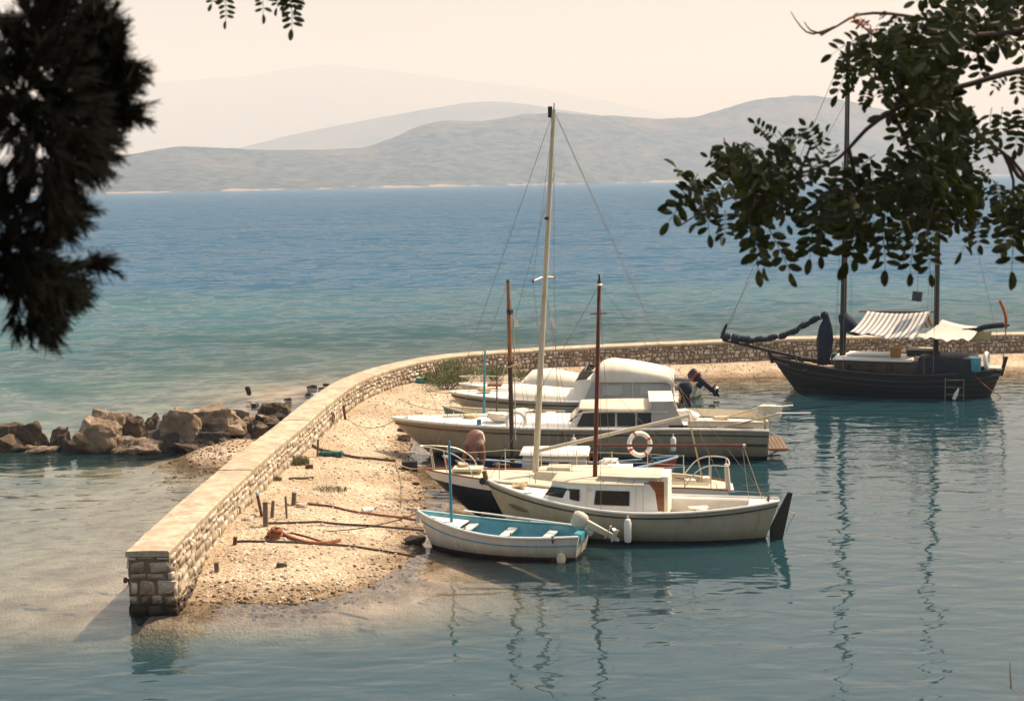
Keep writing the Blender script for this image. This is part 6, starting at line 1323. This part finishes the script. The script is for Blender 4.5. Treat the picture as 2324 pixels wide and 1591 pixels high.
# ------------------------------------------------------------------ locust tree on the bank, its boughs hanging into view
def c6(x, y): return (1461.6+x*.4384, y*.4384)
TY = 5.0
def limb(px, Y0, Y1, r0, r1, name, parent, m=BARK, n=7):
    pts = [PD(x, y, lerp(Y0, Y1, i/(len(px)-1))) for i, (x, y) in enumerate(px)]
    sp_ = spline(pts, .05); o0 = Vector(parent.location)
    return MB().tube([p-o0 for p in sp_], [lerp(r0, r1, i/(len(sp_)-1)) for i in range(len(sp_))], n).build(name, m, parent)
tb = Vector((3.3, 5.2, 0)); tb.z = float(bank_z(np.array([[tb.x]]), np.array([[tb.y]]))[0, 0])-.1
locust = thing('locust_tree', 'locust tree with hanging feathery leaves framing the view above the caique', 'tree', tb)
def wt(p): return Vector(p)-tb
trunk = MB().tube([wt(p) for p in spline([tb, Vector((3.25, 5.2, tb.z+1.2)), Vector((3.05, 5.15, 8.0)), Vector((2.9, 5.1, 9.2)), Vector((2.95, 5.2, 10.6)), Vector((3.2, 5.4, 12.2))], .2)], [lerp(.17, .05, i/40) for i in range(60)][:len(spline([tb, Vector((3.25, 5.2, tb.z+1.2)), Vector((3.05, 5.15, 8.0)), Vector((2.9, 5.1, 9.2)), Vector((2.95, 5.2, 10.6)), Vector((3.2, 5.4, 12.2))], .2))], 10).build('trunk', BARK, locust)
J1 = Vector((3.05, 5.15, 8.05)); J2 = Vector((2.9, 5.1, 9.1)); J3 = Vector((2.93, 5.15, 9.9))
def limbw(pts, r0, r1, name='limb', m=BARK):
    s_ = spline(pts, .06); return MB().tube([wt(p) for p in s_], [lerp(r0, r1, i/(len(s_)-1)) for i in range(len(s_))], 7).build(name, m, locust)
D_ = lambda x, y, Y=TY: PD(x, y, Y)
limbw([J1, D_(2520, 150, 5.1), D_(2324, 160), D_(2200, 192), D_(2100, 218), D_(2023, 254), D_(1966, 294), D_(1926, 338), D_(1882, 373), D_(1812, 395), D_(1725, 428), D_(1625, 462), D_(1545, 512)], .020, .0025)
limbw([J2, D_(2560, -60, 5.2), D_(2420, 30, 5.2), D_(2300, 72, 5.2), D_(2150, 85, 5.1), D_(2010, 110, 5.0), D_(1925, 100, 4.9)], .022, .003)
limbw([D_(2100, 218), D_(2108, 320, 4.9), D_(2120, 430, 4.9), D_(2100, 540, 4.8)], .012, .003); limbw([D_(2023, 254), D_(2060, 330, 5.2), D_(2070, 440, 5.2), D_(2040, 540, 5.2)], .010, .003)
limbw([D_(1926, 338), D_(1945, 420, 5.1), D_(1955, 500, 5.1), D_(1935, 570, 5.1)], .008, .003); limbw([D_(1812, 395), D_(1760, 340, 5.0), D_(1730, 300, 5.0), D_(1712, 285, 5.0)], .006, .002)
limbw([D_(1725, 428), D_(1700, 500, 4.9), D_(1720, 560, 4.9)], .006, .002); limbw([D_(1812, 395), D_(1840, 330, 5.0), D_(1815, 305, 5.0)], .006, .002)
limbw([J1, D_(2500, 420, 5.2), D_(2340, 420, 5.1), D_(2278, 348, 5.0), D_(2240, 322, 5.0), D_(2215, 300, 5.0)], .025, .003); limbw([D_(2278, 348, 5.0), D_(2300, 410, 5.0), D_(2297, 500, 5.0)], .007, .003)
limbw([D_(2340, 420, 5.1), D_(2310, 380, 5.0), D_(2278, 348, 5.0), D_(2230, 360, 5.0)], .008, .003)
limbw([D_(2150, 85, 5.1), D_(2140, 180, 5.3), D_(2160, 290, 5.3), D_(2150, 400, 5.3)], .012, .004)
limbw([J3, Vector((1.6, 5.1, 9.5)), Vector((.4, 5.0, 9.3)), Vector((-.5, 4.95, 9.05)), Vector((-1.2, 4.9, 8.95))], .055, .006)          # overhead limb, above the frame
limbw([J2, D_(2450, 20, 5.4), D_(2330, 45, 5.4), D_(2200, 60, 5.3), D_(2100, 45, 5.3), D_(2020, 32, 5.3), D_(1950, 34, 5.3), D_(1900, 60, 5.3), D_(1862, 82, 5.3)], .02, .003, 'bare_twig', TWIGP)
for q in ([D_(1895, 62, 5.3), D_(1845, 78, 5.3), D_(1818, 62, 5.3), D_(1795, 28, 5.3)], [D_(1870, 78, 5.3), D_(1840, 70, 5.3), D_(1825, 50, 5.3)], [D_(2050, 45, 5.2), D_(2110, 60, 5.2), D_(2190, 62, 5.2), D_(2230, 56, 5.2)], [D_(2130, 55, 5.2), D_(2180, 75, 5.2), D_(2205, 88, 5.2)]): limbw(q, .005, .0015, 'bare_twig', TWIGP)
def frond_mesh(seed, pairs, LS=1.0, WS=1.0):
    r = random.Random(seed); mb = MB(); n = pairs+1; bend = r.uniform(-.25, .1); wob = r.uniform(-.12, .12)
    ax = [Vector((i/n*.86, wob*math.sin(i/n*2.4), bend*(i/n)**2)) for i in range(n+1)]
    mb.tube(ax, [.011-.007*i/n for i in range(n+1)], 4)
    def leaflet(p, d, nrm, L):
        s_ = d.cross(nrm).normalized(); nn = s_.cross(d); w_ = WS*L*r.uniform(.44, .54); fold = r.uniform(.05, .22)*L
        pts = [p, p+d*L*.14+s_*w_*.30+nn*fold*.4, p+d*L*.45+s_*w_*.5+nn*fold, p+d*L*.78+s_*w_*.42+nn*fold*.8, p+d*L*.97+s_*w_*.16+nn*fold*.2, p+d*L-nn*.03*L, p+d*L*.97-s_*w_*.16+nn*fold*.2, p+d*L*.78-s_*w_*.42+nn*fold*.8, p+d*L*.45-s_*w_*.5+nn*fold, p+d*L*.14-s_*w_*.30+nn*fold*.4, p+d*L*.5]
        mb.add(pts, [(0, 1, 2, 10), (10, 2, 3, 5), (3, 4, 5), (0, 10, 8, 9), (10, 5, 7, 8), (5, 6, 7)])
    for i in range(1, n):
        for sd in (-1, 1):
            if r.random() < .06: continue
            sw = r.uniform(.25, .55); d = Vector((sw, sd, r.uniform(-.55, .15))).normalized(); leaflet(ax[i]+d*.015, d, Vector((r.uniform(-.3, .3), r.uniform(-.3, .3), 1)), LS*r.uniform(.24, .31)*(1-.12*abs(i/n-.5)))
    leaflet(ax[n], (ax[n]-ax[n-1]).normalized(), Vector((0, r.uniform(-.4, .4), 1)), .29*LS)
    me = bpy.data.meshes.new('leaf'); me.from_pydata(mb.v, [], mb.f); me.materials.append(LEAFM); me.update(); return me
FR = [frond_mesh(200+i, p_) for i, p_ in enumerate((4, 5, 5, 6, 6, 5, 4, 6))]
FRS = [frond_mesh(260+i, p_, .72, .85) for i, p_ in enumerate((7, 8, 7))]
nleaf = 0
def frond(b_, t_, seed, FR=FR):
    global nleaf
    r = random.Random(seed); d = (t_-b_); Ln = d.length; d = d.normalized()
    toc = (Vector((0, 0, CAMZ))-b_).normalized(); nz_ = (toc+Vector((r.gauss(0, .32), r.gauss(0, .32), r.gauss(0, .32)+.2))); nz_ = (nz_-d*nz_.dot(d)).normalized(); ny_ = nz_.cross(d)
    o = bpy.data.objects.new('leaf', FR[seed % len(FR)]); sc.collection.objects.link(o); o.parent = locust
    o.matrix_local = Matrix.Translation(b_-tb) @ Matrix((d, ny_, nz_)).transposed().to_4x4() @ Matrix.Scale(Ln, 4); nleaf += 1; return o
EXPL = [(300, 960, 110, 1180), (330, 1000, 350, 1230), (420, 1090, 408, 1255), (520, 1120, 560, 1425), (590, 1140, 610, 1420), (640, 1170, 745, 1465), (420, 1000, 235, 1140), (450, 870, 318, 805), (540, 830, 420, 765), (620, 770, 490, 765), (690, 710, 558, 625), (830, 720, 720, 690), (900, 780, 820, 650), (960, 820, 1005, 775), (900, 800, 910, 690), (870, 1080, 850, 1375), (950, 1100, 905, 1345), (700, 1000, 735, 1175), (800, 1030, 810, 1160), (1080, 1000, 1035, 1425), (1130, 1120, 1110, 1375), (1220, 1150, 1232, 1425), (1280, 1120, 1262, 1340), (1330, 1140, 1340, 1312), (1420, 1180, 1400, 1445), (1470, 1200, 1492, 1432), (1600, 1030, 1580, 1205), (1690, 1080, 1690, 1315), (1750, 1110, 1742, 1275), (1850, 1060, 1852, 1315), (1930, 1080, 1950, 1425), (1960, 1000, 1900, 1150), (1800, 560, 1800, 765), (1855, 555, 1862, 745), (1940, 590, 1910, 805), (1960, 560, 1955, 740), (1410, 620, 1380, 790), (1440, 640, 1460, 760), (1150, 195, 985, 255), (1180, 190, 1075, 265), (1120, 200, 1130, 300), (1060, 270, 975, 380), (1060, 300, 985, 525), (1080, 330, 1050, 480), (1170, 440, 1150, 565), (1220, 420, 1235, 520), (1250, 330, 1140, 420), (1700, 700, 1690, 860), (1730, 640, 1800, 790), (1720, 860, 1835, 925), (1700, 960, 1800, 1040), (280, 900, 130, 1060), (1260, 60, 1225, 100), (1930, 350, 1925, 520), (1880, 380, 1800, 470), (1830, 940, 1835, 1090), (1650, 720, 1660, 860)]
for k, (x0, y0, x1, y1) in enumerate(EXPL):
    Y0 = TY+rnd.uniform(-.35, .35); frond(PD(*c6(x0, y0), Y0), PD(*c6(x1, y1), Y0-rnd.uniform(-.04, .10)), 1000+k)
POLYS = [([(260, 930), (340, 850), (480, 800), (650, 740), (800, 700), (910, 780), (960, 850), (800, 970), (700, 1040), (560, 1110), (450, 1080), (340, 1020)], 26), ([(870, 1010), (1000, 940), (1060, 880), (1210, 860), (1250, 1000), (1220, 1120), (1080, 1180), (960, 1120), (890, 1080)], 15), ([(1240, 870), (1400, 740), (1640, 760), (1710, 880), (1760, 920), (1720, 1030), (1650, 1060), (1560, 1110), (1400, 1130), (1280, 1060)], 32), ([(1050, 280), (1250, 210), (1310, 80), (1500, 90), (1990, 60), (1990, 310), (1800, 330), (1650, 390), (1550, 480), (1300, 480), (1170, 420), (1060, 380)], 40), ([(1310, 500), (1640, 440), (1720, 560), (1690, 700), (1360, 660)], 15), ([(1850, 1000), (1990, 950), (1990, 1200), (1880, 1150)], 5), ([(1300, -60), (1990, -80), (1990, 50), (1320, 40)], 12)]
for pg, n_ in POLYS:
    x0, x1 = min(p[0] for p in pg), max(p[0] for p in pg); y0, y1 = min(p[1] for p in pg), max(p[1] for p in pg); c_ = 0
    while c_ < n_:
        x, y = rnd.uniform(x0, x1), rnd.uniform(y0, y1)
        if not inpoly(np.array([x]), np.array([y]), pg)[0]: continue
        a_ = math.pi/2+rnd.gauss(.25, .75); ln = rnd.uniform(210, 310); Y0 = TY+rnd.uniform(-.45, .5)
        frond(PD(*c6(x-math.cos(a_)*ln*.4, y-math.sin(a_)*ln*.4), Y0), PD(*c6(x+math.cos(a_)*ln*.6, y+math.sin(a_)*ln*.6), Y0+rnd.uniform(-.12, .12)), 2000+nleaf); c_ += 1
for k, (x0, y0, x1, y1) in enumerate([(498, -45, 502, 60), (488, -70, 470, 20), (590, -70, 604, 46), (600, -60, 640, 42), (640, -50, 650, 84), (662, -60, 640, 28), (622, -70, 618, 30), (668, -60, 662, 30)]):
    frond(PD(x0, y0, 4.95), PD(x1, y1, 4.95), 3000+k, FRS)
# dry russet spray among the upper leaves
dry = MB(); r = random.Random(5)
for k in range(60):
    f = r.random(); p = wt(PD(lerp(1935, 2012, f)+r.gauss(0, 6), lerp(42, 100, f)+r.gauss(0, 5), 5.15)); d = Vector((r.gauss(0, 1), r.gauss(0, 1), r.gauss(0, 1))).normalized(); u = d.orthogonal().normalized(); L_ = r.uniform(.015, .035)
    dry.add([p, p+d*L_*.5+u*L_*.25, p+d*L_, p+d*L_*.5-u*L_*.25], [(0, 1, 2, 3)])
dry.tube([wt(PD(2015, 102, 5.15)), wt(PD(1975, 75, 5.15)), wt(PD(1938, 45, 5.15))], [.006, .004, .002], 5)
dry.build('dry_spray', DRYM, locust, smooth=0)

# ------------------------------------------------------------------ pine at the other side, close to the camera
PYB = Vector((-1.75, 2.75, 0)); PYB.z = float(bank_z(np.array([[PYB.x]]), np.array([[PYB.y]]))[0, 0])-.1
pine = thing('pine_tree', 'dark pine bough close to the camera filling the upper corner beside the sea', 'tree', PYB)
def wp(p): return Vector(p)-PYB
tp_ = spline([PYB, Vector((-1.72, 2.75, 7.2)), Vector((-1.66, 2.8, 8.4)), Vector((-1.7, 2.8, 9.6))], .2)
MB().tube([wp(p) for p in tp_], [lerp(.13, .05, i/(len(tp_)-1)) for i in range(len(tp_))], 10).build('trunk', BARK, pine)
def plimb(pts, r0, r1):
    s_ = spline(pts, .05); MB().tube([wp(p) for p in s_], [lerp(r0, r1, i/(len(s_)-1)) for i in range(len(s_))], 6).build('limb', BARK, pine)
PYD = 2.9; E_ = lambda x, y, Y=PYD: PD(x*.86-12, y*.985, Y)
PL = [[Vector((-1.68, 2.8, 8.9)), E_(-120, -60), E_(20, 60), E_(120, 180), E_(180, 300), E_(190, 420), E_(170, 500)],
      [E_(60, 110), E_(160, 90), E_(230, 150), E_(290, 220), E_(320, 290)], [Vector((-1.70, 2.78, 8.4)), E_(-150, 330), E_(-40, 430), E_(40, 520), E_(90, 620), E_(110, 710)],
      [E_(90, 610), E_(150, 625), E_(230, 605), E_(275, 600)], [E_(160, 90), E_(230, 95), E_(280, 75)], [E_(120, 180), E_(200, 220), E_(290, 200), E_(335, 175)], [E_(180, 300), E_(240, 330), E_(280, 350)], [E_(0, 40), E_(90, 40), E_(180, 30)], [E_(185, 440), E_(220, 470), E_(235, 490)]]
for k, q in enumerate(PL): plimb(q, .03 if k in (0, 2) else .010, .004)
PPOLY = [[(105, 0), (115, -30), (215, -30), (185, 40), (175, 90), (190, 140), (205, 190), (225, 240), (275, 265), (262, 300), (235, 345), (190, 385), (170, 410), (165, 460), (165, 500), (140, 490), (125, 440), (115, 400), (100, 370), (80, 330), (50, 300), (20, 280), (-60, 210), (10, 140), (85, 90)],
         [(-40, 450), (20, 420), (48, 450), (68, 500), (82, 560), (105, 605), (180, 622), (178, 655), (140, 685), (125, 715), (95, 715), (80, 690), (78, 650), (-40, 615)]]
pm = MB(); r = random.Random(3)
def tuft(c, d, n_, L_):
    d = d.normalized(); u = d.orthogonal().normalized(); w_ = d.cross(u)
    for _ in range(n_):
        f = r.random()*.06; a = r.uniform(0, 6.28); sp2 = r.uniform(.15, .75); nd = (d+(u*math.cos(a)+w_*math.sin(a))*sp2).normalized(); p = c+d*f; ln = L_*r.uniform(.7, 1.1); s_ = nd.orthogonal().normalized()*.0016
        pm.add([wp(p-s_), wp(p+s_), wp(p+nd*ln+s_*.5), wp(p+nd*ln-s_*.5)], [(0, 1, 2, 3)])
cen = [(130, 200), (60, 560)]
for pg, n_, cc in ((PPOLY[0], 560, (120, 230)), (PPOLY[1], 330, (60, 560))):
    x0, x1 = min(p[0] for p in pg), max(p[0] for p in pg); y0, y1 = min(p[1] for p in pg), max(p[1] for p in pg); k = 0
    while k < n_:
        x, y = r.uniform(x0, x1), r.uniform(y0, y1)
        if not inpoly(np.array([x]), np.array([y]), pg)[0]: continue
        c = E_(x, y, PYD+r.uniform(-.22, .25)); out_ = Vector(((x-cc[0])/150., r.uniform(-.6, .6), -(y-cc[1])/220.))+Vector((.25, 0, -.05)); tuft(c, out_+Vector((r.gauss(0, .4), 0, r.gauss(0, .4))), 30, .036); k += 1
SPRAY = []
for ln_ in ([(200, 200), (225, 150), (250, 105), (292, 62)], [(235, 175), (262, 120), (270, 70)], [(215, 225), (260, 190), (300, 150), (340, 148)], [(235, 245), (290, 205), (345, 188)], [(200, 120), (225, 80), (262, 30)], [(250, 262), (300, 250), (352, 254)], [(265, 165), (305, 120), (312, 95)]):
    for (xa_, ya_), (xb_, yb_) in zip(ln_[:-1], ln_[1:]):
        for q_ in np.linspace(0, 1, 6): SPRAY.append((lerp(xa_, xb_, q_), lerp(ya_, yb_, q_), lerp(xa_, xb_, q_)+(xb_-xa_)*.6+r.gauss(0, 8), lerp(ya_, yb_, q_)+(yb_-ya_)*.6+r.gauss(0, 8)))
for (x, y, tx, ty) in SPRAY+[(270, 90, 288, 62), (285, 110, 296, 72), (250, 80, 262, 30), (300, 140, 335, 148), (310, 170, 345, 185), (312, 200, 338, 222), (315, 235, 345, 250), (300, 262, 350, 255), (295, 290, 330, 285), (280, 330, 300, 350), (255, 350, 275, 392), (240, 380, 262, 405), (205, 470, 243, 478), (200, 500, 232, 512), (180, 520, 195, 545), (140, 515, 148, 545), (150, 570, 160, 560), (240, 605, 290, 598), (225, 615, 265, 612), (255, 602, 285, 612), (205, 630, 236, 660), (190, 660, 228, 684), (150, 715, 168, 738), (130, 735, 150, 782), (110, 735, 122, 765), (70, 735, 60, 768), (85, 735, 92, 762), (60, 690, 45, 735), (230, 150, 262, 108), (245, 180, 280, 150), (210, 60, 232, 30), (265, 215, 305, 190)]:
    for j in range(3):
        a_, b_ = E_(x+r.gauss(0, 4), y+r.gauss(0, 4), PYD+r.uniform(-.1, .1)), E_(tx, ty); tuft(a_, (b_-a_), 30, max(.022, (b_-a_).length*.8))
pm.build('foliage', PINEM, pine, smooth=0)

# bare shrub on the bank below, its twig tips just reaching the corner of the view
by = 6.5; bz = float(bank_z(np.array([[2.45]]), np.array([[by]]))[0, 0]); bush = thing('bare_bush', 'bare twigs of a bush on the bank at the lower corner', 'bush', (2.45, by, bz-.05))
wb = lambda p: Vector(p)-Vector((2.45, by, bz-.05))
for q in ([Vector((2.45, by, bz)), PD(2345, 1640, by), PD(2322, 1588, by), PD(2295, 1562, by), PD(2262, 1545, by)], [PD(2295, 1562, by), PD(2293, 1530, by), PD(2292, 1500, by)], [PD(2345, 1640, by), PD(2330, 1580, by), PD(2312, 1562, by)]):
    s_ = spline(q, .04); MB().tube([wb(p) for p in s_], [lerp(.005, .0012, i/(len(s_)-1)) for i in range(len(s_))], 5).build('twig', mat('reddish_twig', (.30, .17, .12), .8, .2, 10), bush)

# ------------------------------------------------------------------ mooring lines from the other boats
def mooring(bt_, a, px, label, r=.014, m=ROPEP, z=None, sag=.15):
    A_ = bt_.w(a); B2 = place(*px) if z is None else P(px[0], px[1], z); B2 = B2+Vector((0, 0, .01))
    o = MB().tube([A_.lerp(B2, i/12)-A_-Vector((0, 0, sag*4*(i/12)*(1-i/12))) for i in range(13)], r, 6).build('mooring_rope', m); o.location = A_; return tag(o, label, 'rope')
mooring(yacht, (.05, 0, 1.02), (790, 953), 'pale mooring line from the motor yacht bow to the iron stake', sag=.25)
mooring(green, (.02, 0, .70), (905, 905), 'thin mooring line from the small green boat bow up the sand', .010, ROPE, sag=.1)
mooring(cruiser, (.05, 0, .92), (955, 872), 'mooring line from the canopied cruiser bow to the green tarpaulin', .012, ROPEP, sag=.12)
mooring(sail1, (6.4, .3, .86), (1822, 1168), 'thin stern line from the cabin sailing boat down into the water', .008, ROPEP, z=-.2, sag=.1)
mooring(yacht, (10.9, -.9, .8), (1840, 1000), 'stern line from the motor yacht slanting into the water', .010, ROPEP, z=-.2, sag=.1)
mooring(dinghy, (.0, 0, .74), (640, 1200), 'slack dark line from the dinghy bow to the row of posts', .012, ROPE, sag=.2)

# ------------------------------------------------------------------ small deck clutter
def lump(bt_, p, d, m, name, seed):
    bm_ = boulder_bm(seed, d, 4, .22, 3); me_ = bpy.data.meshes.new(name); bm_.to_mesh(me_); bm_.free(); me_.materials.append(m); me_.polygons.foreach_set('use_smooth', [True]*len(me_.polygons))
    o_ = bpy.data.objects.new(name, me_); sc.collection.objects.link(o_); o_.parent = bt_.root; o_.location = p; return o_
lump(yacht, (3.2, -.35, 1.06), (.75, .5, .26), CANVAS, 'folded_tarpaulin', 310); lump(yacht, (2.3, .25, .95), (.5, .45, .22), ROPEP, 'rope_pile', 311)
lump(yacht, (8.6, .3, .95), (.9, .7, .35), WHITE, 'cushion_pile', 312); lump(yacht, (9.6, -.5, .92), (.5, .4, .3), CREAM, 'stowed_bag', 313)
lump(green, (2.6, .0, .42), (.9, .7, .38), CANVAS, 'tarpaulin_heap', 314); lump(green, (1.5, -.1, .40), (.5, .4, .25), ROPEO, 'net_heap', 315)
lump(redb, (4.3, .1, .38), (.6, .5, .42), WHITE, 'sail_bag', 316); lump(redb, (1.5, .3, .38), (.5, .4, .25), ROPE, 'net_heap', 317)
lump(sail2, (4.9, .1, .34), (.6, .5, .4), CANVAS, 'sail_bag', 318); lump(sail2, (.95, .1, 1.0), (.35, .3, .14), ROPEP, 'rope_coil', 319)
lump(sail1, (.75, .1, .98), (.35, .28, .12), ROPEP, 'rope_coil', 320); lump(sail1, (4.8, .3, .36), (.5, .35, .25), CANVAS, 'cockpit_cushion', 321)
lump(cruiser, (1.2, 0, .95), (.5, .4, .16), ROPEP, 'rope_coil', 322); lump(dinghy, (2.6, .25, .11), (.4, .3, .18), ROPE, 'net_heap', 323); lump(dinghy, (1.6, -.2, .11), (.3, .25, .15), ROPEO, 'rope_coil', 324)
yacht_f = (('white sausage fender on the motor yacht side by the wheelhouse', 5.4), ('white sausage fender on the motor yacht side towards the stern', 8.2))
for lab, x_ in yacht_f:
    fo = MB().lathe([(.02, -.40), (.07, -.38), (.085, -.30), (.085, -.06), (.06, 0), (.02, .02), (.016, .10)], (0, 0, 0)).build('fender', WHITE); fo.location = yacht.w((x_, -1.38, .74)); tag(fo, lab, 'fender')
